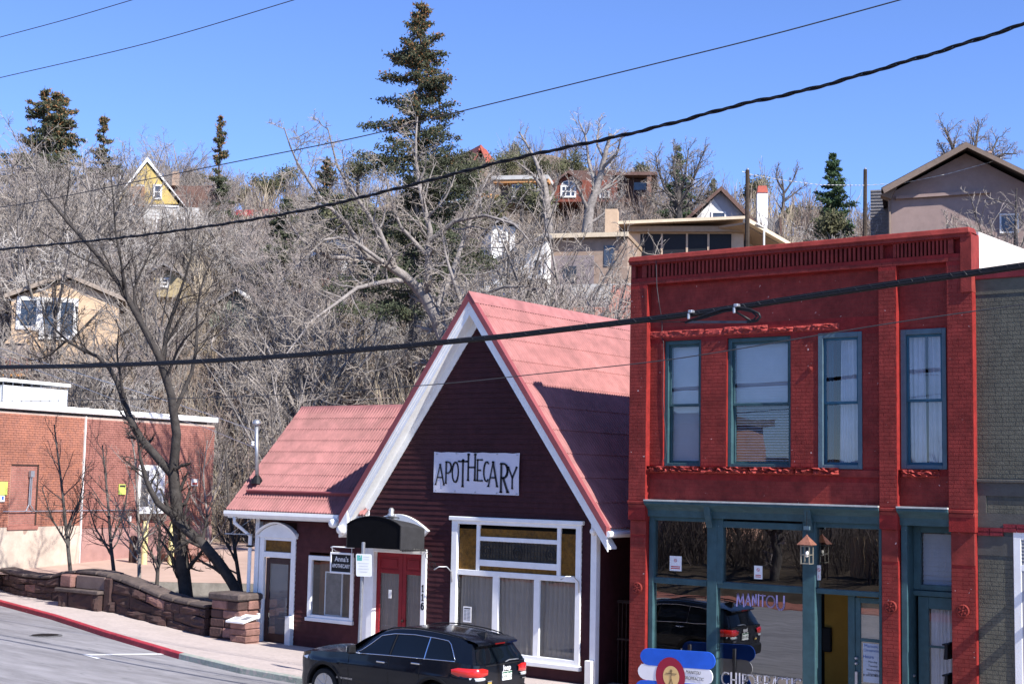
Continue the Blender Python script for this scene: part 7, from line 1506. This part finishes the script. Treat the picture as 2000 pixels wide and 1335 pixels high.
# two pollarded trunks and the rounded tree on the hill
def px_tree(seed, limbs_px, d, lev, mt, mc, label, rs, name='bare_tree', group=None):
    Ls = [(limb(l, d, d + dd), r0, r1) for (l, dd), (r0, r1) in zip(limbs_px, rs)]; th, tn = grow(seed, Ls, lev); return tree(name, label, Ls[0][0][0], th, tn, mt, mc, group)
lvA = [(10, .3, (20, 60), (.22, .42), .4, 5, .16, .1, .02), (6, .15, (25, 60), (.35, .6), .5, 4, .2, .06, .012), (4, .1, (25, 60), (.35, .6), .55, 3, .2, .03, .008)]
px_tree(21, [([(1076, 500), (1070, 420), (1064, 370), (1058, 345)], 0), ([(1060, 370), (1040, 340), (1020, 325), (1012, 318)], -1), ([(1062, 360), (1045, 310), (1025, 275), (1014, 258)], 1), ([(1068, 400), (1085, 370), (1090, 340)], 1)], 98, lvA, bark_pale, twig_pale, 'pale pollarded tree with a cut stub left of the shingled house', [(.33, .26), (.13, .04), (.18, .05), (.13, .04)])
px_tree(22, [([(1146, 455), (1150, 410), (1162, 375), (1172, 345), (1182, 300), (1192, 262)], 0), ([(1165, 365), (1150, 320), (1145, 270), (1130, 235)], 2), ([(1175, 330), (1205, 300), (1215, 260)], -2), ([(1150, 415), (1135, 380), (1118, 345)], -1), ([(1160, 385), (1190, 360), (1225, 330)], 1), ([(1148, 440), (1190, 410), (1215, 380)], 0), ([(1180, 310), (1165, 280), (1172, 230)], 1)], 96, lvA, bark_pale, twig_white, 'tall pale tree with a dark broken top in front of the shingled house', [(.40, .11), (.16, .04), (.14, .03), (.15, .04), (.13, .03), (.13, .03), (.11, .02)])
px_tree(23, [([(1326, 450), (1326, 420), (1324, 395), (1326, 365)], 0), ([(1326, 405), (1300, 370), (1285, 330), (1280, 300)], 1), ([(1325, 400), (1350, 360), (1365, 320), (1375, 295)], -1), ([(1326, 385), (1315, 330), (1320, 290)], 0), ([(1326, 390), (1338, 340), (1345, 290)], 1), ([(1325, 410), (1290, 400), (1262, 380)], 0), ([(1326, 408), (1360, 395), (1390, 370)], 0)], 100, [(16, .2, (20, 60), (.3, .5), .4, 5, .16, .08, .022), (7, .1, (25, 60), (.35, .6), .5, 4, .2, .05, .013), (4, .1, (25, 60), (.35, .6), .55, 3, .2, .03, .009)], bark_dark, twig_pale, 'rounded bare tree with a dark trunk above the bungalow roof', [(.30, .2), (.16, .03), (.16, .03), (.14, .03), (.14, .03), (.12, .03), (.12, .03)])
px_tree(24, [([(1527, 445), (1529, 410), (1531, 380), (1527, 345)], 0), ([(1530, 395), (1555, 375), (1575, 360)], 1), ([(1528, 370), (1515, 345), (1520, 322)], 0), ([(1530, 380), (1550, 350), (1560, 325)], 0)], 125, lvA, bark_dark, twig_brown, 'slender bare tree on the skyline right of the white chimney', [(.2, .06), (.1, .03), (.1, .03), (.1, .03)])
px_tree(25, [([(1885, 400), (1872, 340), (1862, 290), (1845, 250)], 0), ([(1880, 350), (1905, 290), (1912, 240)], 1), ([(1885, 360), (1935, 300), (1950, 268)], 1), ([(1870, 320), (1845, 300), (1835, 280)], 0), ([(1900, 330), (1960, 300), (1985, 300)], 0)], 104, [(14, .3, (25, 65), (.25, .45), .4, 5, .2, .05, .022), (7, .1, (25, 60), (.35, .6), .5, 4, .2, .03, .014), (4, .1, (25, 60), (.4, .6), .6, 3, .2, .03, .012)], bark_dark, twig_brown, 'brown twiggy tree rising behind the stucco house roof', [(.3, .08), (.2, .05), (.2, .05), (.12, .04), (.14, .04)])
# saplings in the yard
for k, (l, d, lb) in enumerate(((([(138, 1120), (130, 1040), (122, 960), (112, 880), (106, 830)], 0), 42.5, 'slim dark sapling in front of the orange brick'), (([(224, 1130), (216, 1060), (212, 990), (206, 930), (200, 870)], 0), 42.5, 'multi stemmed sapling in front of the pink brick and lime sign'), (([(272, 1140), (272, 1060), (268, 960), (265, 900), (256, 850)], 0), 42, 'thin pale stemmed sapling in front of the white window'), (([(306, 1150), (310, 1080), (312, 1030), (300, 960)], 0), 42, 'short thin sapling just left of the big dark trunk'), (([(470, 1150), (458, 1070), (448, 1000), (444, 930), (440, 880)], 0), 40, 'dark sapling against the shop corner and downspout'), (([(408, 1100), (404, 1000), (396, 930), (405, 860)], 0), 54, 'pale sapling at the brick building corner'))):
    base, dd = l; side = [(base[1][0], base[1][1]), (base[1][0] + 25, base[1][1] - 60), (base[1][0] + 38, base[1][1] - 130)]; side2 = [(base[0][0] * .4 + base[1][0] * .6, base[1][1] + 25), (base[1][0] - 30, base[1][1] - 30), (base[1][0] - 48, base[1][1] - 90)]
    b0 = yardZ(onD(base[0][0], 1100, d)); px_tree(40 + k, [(base, .3), (side, .4), (side2, -.4)], d, [(14, .1, (25, 60), (.22, .42), .5, 5, .13, .08, .008), (5, .2, (25, 55), (.35, .6), .55, 4, .16, .05, .0055), (2, .2, (25, 55), (.4, .6), .6, 3, .16, .03, .004)], bark_dark if k not in (2, 5) else bark_pale, twig_dark if k not in (2, 5) else twig_pale, lb, [(.06, .02), (.035, .01), (.035, .01)], 'sapling')

# generic bare trees and shrubs for the hill, shared meshes
def generic(seed, h, spread, nl, lev, r=.16):
    rg = np.random.default_rng(seed); L = [([(0, 0, -.4), (rg.normal(0, .1), rg.normal(0, .1), h * .3), (rg.normal(0, .2), rg.normal(0, .2), h * .55), (rg.normal(0, .3), rg.normal(0, .3), h * .9)], r, r * .2)]
    for k in range(nl):
        a = 2 * math.pi * k / nl + rg.uniform(-.4, .4); z0 = h * rg.uniform(.12, .4); s = spread * rg.uniform(.6, 1.1); zt = h * rg.uniform(.6, 1.0); L.append(([(0, 0, z0), (math.cos(a) * s * .35, math.sin(a) * s * .35, z0 + (zt - z0) * .4), (math.cos(a) * s * .7, math.sin(a) * s * .7, z0 + (zt - z0) * .75), (math.cos(a) * s, math.sin(a) * s, zt)], r * .55, r * .1))
    return grow(seed + 100, L, lev)
lvG = [(7, .2, (25, 65), (.25, .5), .42, 4, .18, .07, .02), (5, .12, (25, 60), (.4, .65), .5, 4, .2, .05, .012), (4, .1, (25, 60), (.4, .6), .6, 3, .22, .03, .009)]
lib = []
for k, (h_, sp_, nl, mtb, mtw) in enumerate(((8.5, 3.6, 8, bark_pale, twig_pale), (7.5, 4.2, 9, bark_pale, twig_brown), (9.5, 3.2, 7, bark_dark, twig_pale), (6.5, 3.6, 9, bark_pale, twig_white), (7.5, 3.0, 7, bark_dark, twig_brown), (5.5, 3.4, 10, bark_pale, twig_pale))):
    th, tn = generic(60 + k, h_, sp_, nl, lvG); V, F = prisms(th, 5); a = np_mesh('trunk', V, F, mtb, True); V, F = prisms(tn, 3); b = np_mesh('crown', V, F, mtw); lib.append((a, b, h_))
def put(k, loc, s, rz, label, group, name='bare_tree'):
    t = thing(name, label, 'tree', loc, group); t.rotation_euler = (0, 0, rz); t.scale = (s, s, s * random.Random(int(rz * 1000)).uniform(.9, 1.15))
    for me, nm in ((lib[k][0], 'trunk'), (lib[k][1], 'crown')): link(nm, me, t)
    return t
rg = random.Random(77)
KEEP = [(1722, 1985, 60, 84), (1225, 1530, 55, 82), (1088, 1130, 70, 126), (1380, 1425, 70, 103), (30, 170, 55, 71), (255, 330, 75, 111), (1478, 1530, 60, 103)]
def clear(px, d): return not any(a < px < b and d0 < d < d1 for a, b, d0, d1 in KEEP)
GRP = 'bare trees of the hillside thicket'; LB = None
KINDW = ('pale grey', 'brown twigged pale', 'dark stemmed pale', 'whitish', 'dark brown', 'low spreading pale')
def zone(px, d):
    far = 'far up slope' if d > 105 else ('halfway up slope' if d > 78 else 'low on slope')
    side = 'at left edge' if px < 130 else 'below yellow house' if px < 420 else 'left of great pale tree' if px < 640 else 'behind great pale tree' if px < 920 else 'between red gable and shingled house' if px < 1230 else 'behind bungalow and chalet' if px < 1560 else 'around stucco house'
    return far + ' ' + side
n = 0
for _ in range(900):
    if n >= 150: break
    d = rg.choice((rg.uniform(58, 85), rg.uniform(75, 120), rg.uniform(100, 190))); px = rg.uniform(-60, 1230) if rg.random() < .86 else rg.uniform(1230, 2050)
    if px > 1210 and d < 95: continue
    if not clear(px, d) : continue
    p = ground(px, d); s = rg.uniform(.55, 1.0) * (.85 if px > 1230 else 1); k = rg.randrange(6); put(k, (p[0], p[1], p[2] - .3), s, rg.uniform(0, 6.28), KINDW[k] + ' leafless tree ' + zone(px, d), KINDW[k] + ' trees ' + zone(px, d)); n += 1
for px, d, s, k, lb in ((95, 74, 1.5, 3, 'broad pale tree mass at the left, its top meeting the sky'), (40, 80, 1.4, 0, 'pale twiggy tree at the far left edge below the spruces'), (165, 86, 1.35, 0, 'pale tree between the left tree mass and the yellow house'), (272, 150, 1.15, 3, 'whitish tree crown against the sky behind the yellow house'), (330, 160, 1.2, 1, 'lilac grey tree crown behind the yellow house chimney'), (600, 66, 1.3, 5, 'pale shrubby tree above the small red roof'), (1600, 90, .8, 3, 'whitish sapling cluster right of the bungalow roof'), (1655, 92, .95, 3, 'whitish many stemmed tree in front of the green pine'), (1180, 62, 1.6, 5, 'small pale tree in front of the salmon walls'), (1290, 80, .75, 3, 'pale shrub top in front of the bungalow screens'), (1978, 80, 1.2, 2, 'dense grey tree at the right edge in front of the stucco house'), (1845, 81, .95, 4, 'thin dark stemmed tree before the stucco wall'), (1932, 81, 1.25, 5, 'wide grey shrub before the stucco wall'), (1785, 82, .75, 5, 'low grey shrub at the stucco house corner')):
    p = ground(px, d); z = p[2] - .3
    put(k, (p[0], p[1], z), s, rg.uniform(0, 6.28), lb, None)

EX = [(1075, 62, 1.25), (1110, 64, 1.3), (1145, 62, 1.3), (1215, 66, 1.25), (1160, 66, 1.2), (1090, 68, 1.35), (1035, 66, 1.1), (1000, 68, 1.15), (1128, 70, 1.2), (1195, 64, 1.3), (1060, 72, 1.1), (1820, 81, .85), (1885, 81, .85), (1955, 82, 1.1), (1995, 80, 1.35), (1905, 79, .7), (1760, 83, .6), (1860, 79, .7), (2030, 80, 1.2), (1255, 79, .6), (1330, 80, .55), (250, 92, .75), (300, 98, .62), (345, 94, .7), (205, 98, .85), (385, 96, .75), (20, 98, 1.1), (75, 100, 1.15), (130, 99, 1.2), (180, 100, 1.1), (235, 101, .95), (45, 88, 1.1), (105, 86, 1.1), (160, 90, 1.15), (10, 70, 1.0), (215, 68, 1.0), (400, 84, .9), (460, 92, .9), (520, 88, .9), (650, 74, .9), (720, 72, .9), (960, 72, 1.25), (985, 70, 1.3), (1022, 71, 1.3), (110, 66, .75), (150, 65, .8), (200, 66, .85), (235, 65, .8), (60, 66, .6), (1245, 92, .8), (1040, 92, .9), (980, 96, .9), (110, 84, 1.2), (240, 80, 1.0), (350, 76, .9), (560, 70, .9), (80, 105, 1.3), (140, 108, 1.25)]
for px, d, s in EX:
    p = ground(px, d); k = rg.choice((0, 0, 3, 5, 1)); put(k, (p[0], p[1], p[2] - .3), s, rg.uniform(0, 6.28), KINDW[k] + ' leafless tree ' + zone(px, d), KINDW[k] + ' trees ' + zone(px, d))
# brush covering the slope: one mass
def bush(seed, h, n):
    rg = np.random.default_rng(seed); a = rg.uniform(0, 6.28, n); tilt = rg.uniform(.05, .6, n); D = np.stack([np.cos(a) * np.sin(tilt), np.sin(a) * np.sin(tilt), np.cos(tilt)], 1); P = polyl(rg, rg.normal(0, .18, (n, 3)) * np.array([1, 1, 0]), D, h * rg.uniform(.6, 1.1, n), 4, .1, .06); R = np.stack([np.full(n, .028), np.full(n, .012)], 1); o = [segs(P, R[:, 0], R[:, 1])]
    S, D, L, rad = children(rg, P, R, np.full(n, h), 5, .2, (20, 55), (.25, .5), .6); P2 = polyl(rg, S, D, L, 3, .15, .05); o.append(segs(P2, np.maximum(rad, .010), np.full(len(rad), .006))); return np.concatenate(o)
BU = [prisms(bush(300 + k, 2.6, 11), 3) for k in range(5)]
def brush(name, label, m, pts, seed):
    rg = np.random.default_rng(seed); VV = []; FF = []; o = 0
    for (x, y, z, s) in pts:
        V, F = BU[rg.integers(5)]; a = rg.uniform(0, 6.28); c, sn = math.cos(a) * s, math.sin(a) * s; W = np.stack([V[:, 0] * c - V[:, 1] * sn + x, V[:, 0] * sn + V[:, 1] * c + y, V[:, 2] * s * rg.uniform(.8, 1.3) + z - .15], 1); VV.append(W); FF.append(F + o); o += len(W)
    ob = link(name, np_mesh(name, np.concatenate(VV), np.concatenate(FF), m)); props(ob, label, 'brush', None, 'stuff'); return ob
sets = {0: [], 1: [], 2: []}
for _ in range(1500):
    d = 57 + 125 * rg.random() ** 1.5; px = rg.uniform(-80, 2060)
    if d < 72 and px > 1000 and rg.random() < .5: continue
    if (1700 < px < 1990 and 66 < d < 86 and rg.random() < .75) or (1240 < px < 1460 and d < 84): continue
    if (20 < px < 160 and d < 71) : continue
    p = ground(px, d); sets[rg.choice((0, 0, 1, 1, 2))].append((*p, rg.uniform(.6, 1.3) * (1 + d / 250)))
for _ in range(46):
    d = rg.uniform(77, 83); px = rg.uniform(1735, 2040); p = ground(px, d); sets[rg.choice((0, 0, 1))].append((*p, rg.uniform(1.3, 2.3)))
for _ in range(26):
    d = rg.uniform(86, 96); px = rg.uniform(1545, 1715); p = ground(px, d); sets[rg.choice((0, 2, 1))].append((*p, rg.uniform(1.2, 1.9)))
brush('thicket', 'pale bare brush covering the whole hillside', mat('grey brush', (.31, .275, .245), .9, .3, 1.5, col2=(.2, .175, .155)), sets[0], 1); brush('thicket', 'brownish bare brush mixed through the hillside', mat('brown brush', (.20, .155, .13), .9, .3, 1.5), sets[1], 2); brush('thicket', 'tall dead grass and whitish stems on the slope', mat('straw stems', (.36, .30, .22), .9, .2, 2), sets[2], 3)

# ---------------------------------------------------------------- conifers
spruce_m = mat('spruce needles', (.045, .058, .034), .9, .45, .9, objspace=False, col2=(.095, .10, .058)); pine_m = mat('green pine needles', (.04, .075, .035), .85, .4, .9, col2=(.07, .11, .045)); jun_m = mat('juniper foliage', (.075, .082, .042), .9, .4, .7, col2=(.15, .145, .08)); cone_m = mat('spruce cones', (.24, .125, .055), .8, .3, 3)
def leaf_cards(rg, C, s0, s1, m3=1, fat=.26):
    """small pointed tufts: three-sided spikes with real volume"""
    N = len(C); D = norm(rg.normal(0, 1, (N, 3)) + np.array([0, 0, -.1])); L = rg.uniform(s0, s1, N)[:, None]; u = norm(np.cross(D, rg.normal(0, 1, (N, 3)))); v = np.cross(D, u); w = L * fat
    V = np.stack([C + u * w, C - u * w * .5 + v * w * .87, C - u * w * .5 - v * w * .87, C + D * L], 1); F = np.array([(0, 1, 3), (1, 2, 3), (2, 0, 3), (2, 1, 0)]); return V.reshape(-1, 3), (F[None] + 4 * np.arange(N)[:, None, None]).reshape(-1, 3)
def conifer(name, label, base, h, wd, seed, nb, mt=spruce_m, cones=0, prof=None, dens=46, tuft=(.14, .30), group=None, gap=.0):
    rg = np.random.default_rng(seed); t = thing(name, label, 'tree', base, group); b = np.array(base, float)
    tr = np.array([[0, 0, -1.0, 0, 0, h, .012 * h + .05, .02]]); B = nb; f = np.sort(rg.uniform(.04, .985, B)); f = f + .35 / B * np.sin(f * B * .55); z = h * f; a = rg.uniform(0, 6.28, B); pr = np.interp(f, *(prof or ([0, .15, .4, .6, .8, .92, 1], [1.0, 1, .8, .58, .33, .18, .04]))); L = wd * pr * rg.uniform(.35, 1.25, B)
    D = np.stack([np.cos(a), np.sin(a), -.12 + .25 * f + rg.normal(0, .08, B)], 1); P = polyl(rg, np.stack([np.zeros(B), np.zeros(B), z], 1), D, L, 5, .07, .03); S = segs(P, .018 + L * .012, np.full(B, .008)); V, F = prisms(np.concatenate([tr, S]), 5); link('trunk', np_mesh('trunk', V, F, bark_dark), t)
    C = []; 
    for i in range(B):
        n = int(dens * 2.6 * (.25 + L[i] / wd)); tt = rg.uniform(.12, 1, n) ** .8; k = np.minimum((tt * 5).astype(int), 4); ff = tt * 5 - k; q = P[i, k] + (P[i, k + 1] - P[i, k]) * ff[:, None]; sp = (.05 + .15 * L[i] * (1 - tt * .7))[:, None]; off = rg.normal(0, 1, (n, 3)) * sp; off[:, 2] = off[:, 2] * .28 - np.abs(rg.normal(0, .10, n)) * (.5 + .25 * L[i]); C.append(q + off)
    C = np.concatenate(C); V, F = leaf_cards(rg, C, tuft[0] * .55, tuft[1] * .62); link('foliage', np_mesh('foliage', V, F, mt), t)
    if cones:
        k = rg.random(len(C)); hz = C[:, 2] / h; sel = C[(k < .65 * cones * np.clip((hz - .45) / .5, 0, 1) ** 1.1)]; 
        if len(sel): V, F = leaf_cards(rg, sel[::2] + rg.normal(0, .08, sel[::2].shape), tuft[1] * .35, tuft[1] * .6); link('cones', np_mesh('cones', V, F, cone_m), t)['kind'] = 'stuff'
    return t
def con_px(pxt, pyt, pyb, d, wpx, **k):
    wpx = wpx * 1.25
    a, b = onD(pxt, pyt, d), onD(pxt, pyb, d); g = (a[0], a[1], b[2]); return conifer(base=g, h=a[2] - b[2], wd=wpx / 2 * d / F_PX, **k)
con_px(824, 2, 640, 64, 205, name='spruce_tree', label='tall dark spruce topped with tan cones, the tallest tree', seed=1, nb=190, cones=.7, dens=95, prof=([0, .1, .3, .45, .6, .75, .86, .94, 1], [1.0, 1.1, 1.05, .95, .78, .52, .40, .22, .05]), tuft=(.12, .30))
con_px(88, 168, 470, 120, 150, name='spruce_tree', label='dark spruce at far left leaning beside its twin top', seed=2, nb=130, cones=.8, dens=60, tuft=(.25, .55), prof=([0, .2, .45, .7, .88, 1], [1.1, 1.05, .9, .55, .3, .05])); con_px(122, 176, 470, 122, 90, name='spruce_tree', label='second spruce top just right of the far left spruce', seed=3, nb=90, cones=.8, dens=55, tuft=(.25, .55), prof=([0, .2, .6, .85, .95, 1], [1.1, 1, .75, .5, .5, .1]))
con_px(205, 222, 470, 125, 84, name='spruce_tree', label='smaller spruce between the far left pair and the yellow house', seed=4, nb=90, cones=.7, dens=45, tuft=(.22, .5)); con_px(432, 224, 480, 116, 62, name='spruce_tree', label='narrow scraggly spruce covered in cones right of the yellow house', seed=5, nb=80, cones=.95, dens=42, tuft=(.2, .45), prof=([0, .2, .35, .5, .6, .8, 1], [.9, 1, .75, .8, .35, .4, .1]))
con_px(1627, 298, 480, 110, 88, name='pine_tree', label='green pine on the skyline between the two utility poles', seed=6, nb=110, mt=pine_m, dens=55, tuft=(.2, .45)); con_px(1325, 284, 450, 106, 60, name='pine_tree', label='small pine top showing behind the rounded bare tree', seed=7, nb=70, mt=pine_m, dens=40, tuft=(.2, .42)); con_px(1395, 350, 450, 112, 46, name='pine_tree', label='small brownish conifer behind the chalet gable', seed=8, nb=60, mt=jun_m, dens=40, tuft=(.2, .42)); con_px(560, 385, 560, 84, 90, name='pine_tree', label='low dark conifer left of the great pale tree', seed=9, nb=70, mt=spruce_m, dens=46, tuft=(.2, .4)); con_px(640, 305, 520, 90, 90, name='spruce_tree', label='short spruce behind pale branches left of the tallest spruce', seed=10, nb=100, cones=.4, dens=50, tuft=(.2, .42))
def juniper(label, px, py, d, r, seed, m=jun_m, group=None):
    r = r * .62; rg = np.random.default_rng(seed); p = onD(px, py + 4, d); g = (p[0], p[1], p[2] - r * .7); t = thing('juniper_tree', label, 'tree', g, group); n = int(1500 * min(1.6, r / 1.6))
    cl = rg.normal(0, 1, (14, 3)); cl = norm(cl) * rg.uniform(.3, .9, (14, 1)) * r * np.array([1, 1, .75]); C = (cl[rg.integers(0, 14, n)] + rg.normal(0, .24 * r, (n, 3))) + np.array([0, 0, r * .8]); V, F = leaf_cards(rg, C, .14, .34); link('foliage', np_mesh('foliage', V, F, m), t)
    S = np.concatenate([np.array([[0, 0, -1, 0, 0, r * .6, .2, .1]]), np.concatenate([np.tile([0, 0, r * .3], (14, 1)), cl + np.array([0, 0, r * .8]), np.full((14, 1), .07), np.full((14, 1), .02)], 1)]); V, F = prisms(S, 5); link('trunk', np_mesh('trunk', V, F, bark_dark), t)
JG = 'junipers along the crest'
for k, (px, py, d, r, lb) in enumerate(((895, 320, 178, 3.4, 'juniper left of the red skyline roof'), (915, 335, 160, 3.0, 'lower juniper under the red skyline roof'), (985, 318, 172, 3.6, 'juniper right of the red skyline roof'), (1008, 300, 180, 2.8, 'pointed juniper on the crest above the orange fascia'), (1045, 332, 160, 3.2, 'juniper above the flat orange house roof'), (1090, 335, 170, 3.0, 'juniper at the crest above the arched window'), (1125, 325, 175, 3.0, 'juniper behind the tall pale tree'), (850, 335, 150, 3.2, 'juniper beside the right flank of the tallest spruce'), (1020, 382, 118, 2.2, 'small green juniper in front of the flat orange house'), (955, 420, 104, 2.4, 'juniper on the slope below the cabin with orange eave'), (1590, 415, 140, 2.8, 'rounded juniper left of the green pine'), (1545, 418, 150, 2.0, 'small juniper on the skyline by the slender bare tree'), (525, 362, 165, 3.2, 'dark juniper on the skyline between spruces'), (560, 350, 170, 2.8, 'juniper on the skyline left of the great pale tree'), (450, 372, 170, 3.2, 'juniper behind the narrow scraggly spruce'), (480, 385, 172, 2.6, 'low juniper on the left skyline'), (690, 430, 86, 2.6, 'dark juniper deep behind the pale tree branches'), (770, 470, 84, 2.8, 'dark juniper at the foot of the tallest spruce'), (700, 330, 150, 3.2, 'juniper left of the tallest spruce'), (1255, 330, 165, 2.2, 'juniper on the crest behind the dark wing'), (1475, 372, 140, 2.6, 'juniper behind the utility pole and white chimney'), (1060, 392, 112, 1.8, 'low juniper below the pollarded tree'), (380, 350, 165, 2.6, 'juniper behind the yellow house roof'), (1620, 440, 96, 2.0, 'low juniper before the green pine'))):
    juniper(lb, px, py, d, r, 500 + k)

# ---------------------------------------------------------------- across the street, met only in window reflections
structure(MB().grid([[(x, y, z + float(np.interp(x, [-75, -40, 40], [1.0, .3, -.5]))) for x in (-75, -40, -10, 40)] for y, z in ((5.6, -.3), (5.45, -.1), (3.6, -.05))]).build('far_pavement', mat('red brick paving', (.30, .12, .09), .85, .2, 9, .3, 40)))
structure(MB().grid([[(x, y, z + float(np.interp(x, [-75, -40, 40], [1.0, .3, -.5])) + 0) for x in np.arange(-75, 41, 2.5)] for i, (y, z) in enumerate(((3.6, -.06), (2.6, .4), (.8, .9), (-4.0, 1.5), (-30, 1.9), (-95, 6.5), (-160, 3)))]).build('far_bank', mat('dark leaf litter bank', (.06, .045, .032), .95, .35, 1.2, .6, 12)))
LT = [([(0, 0, 0), (.1, 0, 1.2), (.0, .1, 2.0)], .2, .14)] + [([(0, .1, 1.9), (math.cos(a) * 1.1, math.sin(a) * 1.1, 2.9), (math.cos(a) * 2.4, math.sin(a) * 2.4, 3.7)], .1, .03) for a in np.linspace(0, 5.4, 6)]
th, tn = grow(90, LT, [(9, .2, (25, 60), (.3, .5), .4, 4, .16, .06, .014), (5, .1, (25, 60), (.4, .6), .5, 4, .2, .04, .009), (3, .1, (25, 60), (.4, .6), .6, 3, .2, .03, .007)])
q = onY(1515, 1128, 2 * 26 - 1.8); tree('bare_tree', 'bare street tree on the far bank, mirrored in the storefront glass', (0, 0, 0), th, tn, bark_dark, twig_brown).location = (q[0], 1.8, .5)
brush('bank_shrubs', 'dark shrubs on the bank across the street', twig_dark, [(rg.uniform(-48, -5), rg.uniform(-9, 1.8), .7, rg.uniform(.5, 1.15)) for _ in range(300)], 9)
q = onY(1372, 1060, 2 * 26 + 3); h = thing('stucco_building', 'salmon stucco building across the street, mirrored in the left storefront pane', 'building', (q[0], -4, 1.5)); MB().box((q[0] - 9, -9, .5), (q[0], -3, 7)).build('wall', mat('salmon stucco', (.55, .33, .24), .85, .1, 2, .3, 20), h); MB().box((q[0] - 9.3, -9.3, 7), (q[0] + .3, -2.6, 7.4)).build('roof', grey_roof, h)
for k in range(3): MB().box((q[0] - 7 + 2.4 * k, -3.0, 3), (q[0] - 6 + 2.4 * k, -2.94, 4.6)).build('window', far_glass, h)
hw_ = thing('clapboard_house', 'white clapboard house across the street, mirrored in the upper windows', 'house', (-3.5, -9, 2)); MB().prism([(-9, -6, 2), (0, -6, 2), (0, -6, 8), (-4.5, -6, 12.5), (-9, -6, 8)], (0, -9, 0)).build('wall', far_white, hw_)
MB().prism([(-9.6, -5.4, 7.6), (-4.5, -5.4, 12.9), (.6, -5.4, 7.6), (.6, -5.4, 7.9), (-4.5, -5.4, 13.2), (-9.6, -5.4, 7.9)], (0, -10, 0)).build('roof', far_roof, hw_)
for k in range(22): MB().box((-9.0, -6.03, 2.2 + k * .26), (0, -5.99, 2.24 + k * .26)).build('clapboard', grey_w, hw_)
for k, (x, y, s, lb) in enumerate(((-21, -7, .55, 'first bare tree beyond the far bank, mirrored in the middle pane'), (-29, -4, .5, 'second bare tree beyond the far bank, mirrored in the left pane'), (-14, -9, .6, 'third bare tree beyond the far bank, mirrored in the right pane'))): put((0, 2, 4)[k], (x, y, .9), s, k * 1.3, lb, None)
fn = thing('board_fence', 'weathered board fence on the far bank, mirrored in the right storefront pane', 'fence', (-16, 1, .7))
q = onY(1665, 1080, 2 * 26 - 1); me = MB().box((-.07, -.015, 0), (.07, .015, 1.7)).build('fence_board', mat('weathered fence wood', (.26, .19, .12), .85, .25, 4, stretch=(6, 6, .6)), fn); me.location = Vector((q[0], 1, .7)) - root_loc(fn)
me.data.transform(Matrix.Translation(root_loc(fn)))
for k in range(1, 26): o = link('fence_board', me.data, fn); o.location = Vector((q[0] + k * .155, 1 + .02 * (k % 3), .7 + .03 * (k % 4))) - root_loc(fn); o.rotation_euler = (0, .02 * ((k * 7) % 5 - 2), 0)
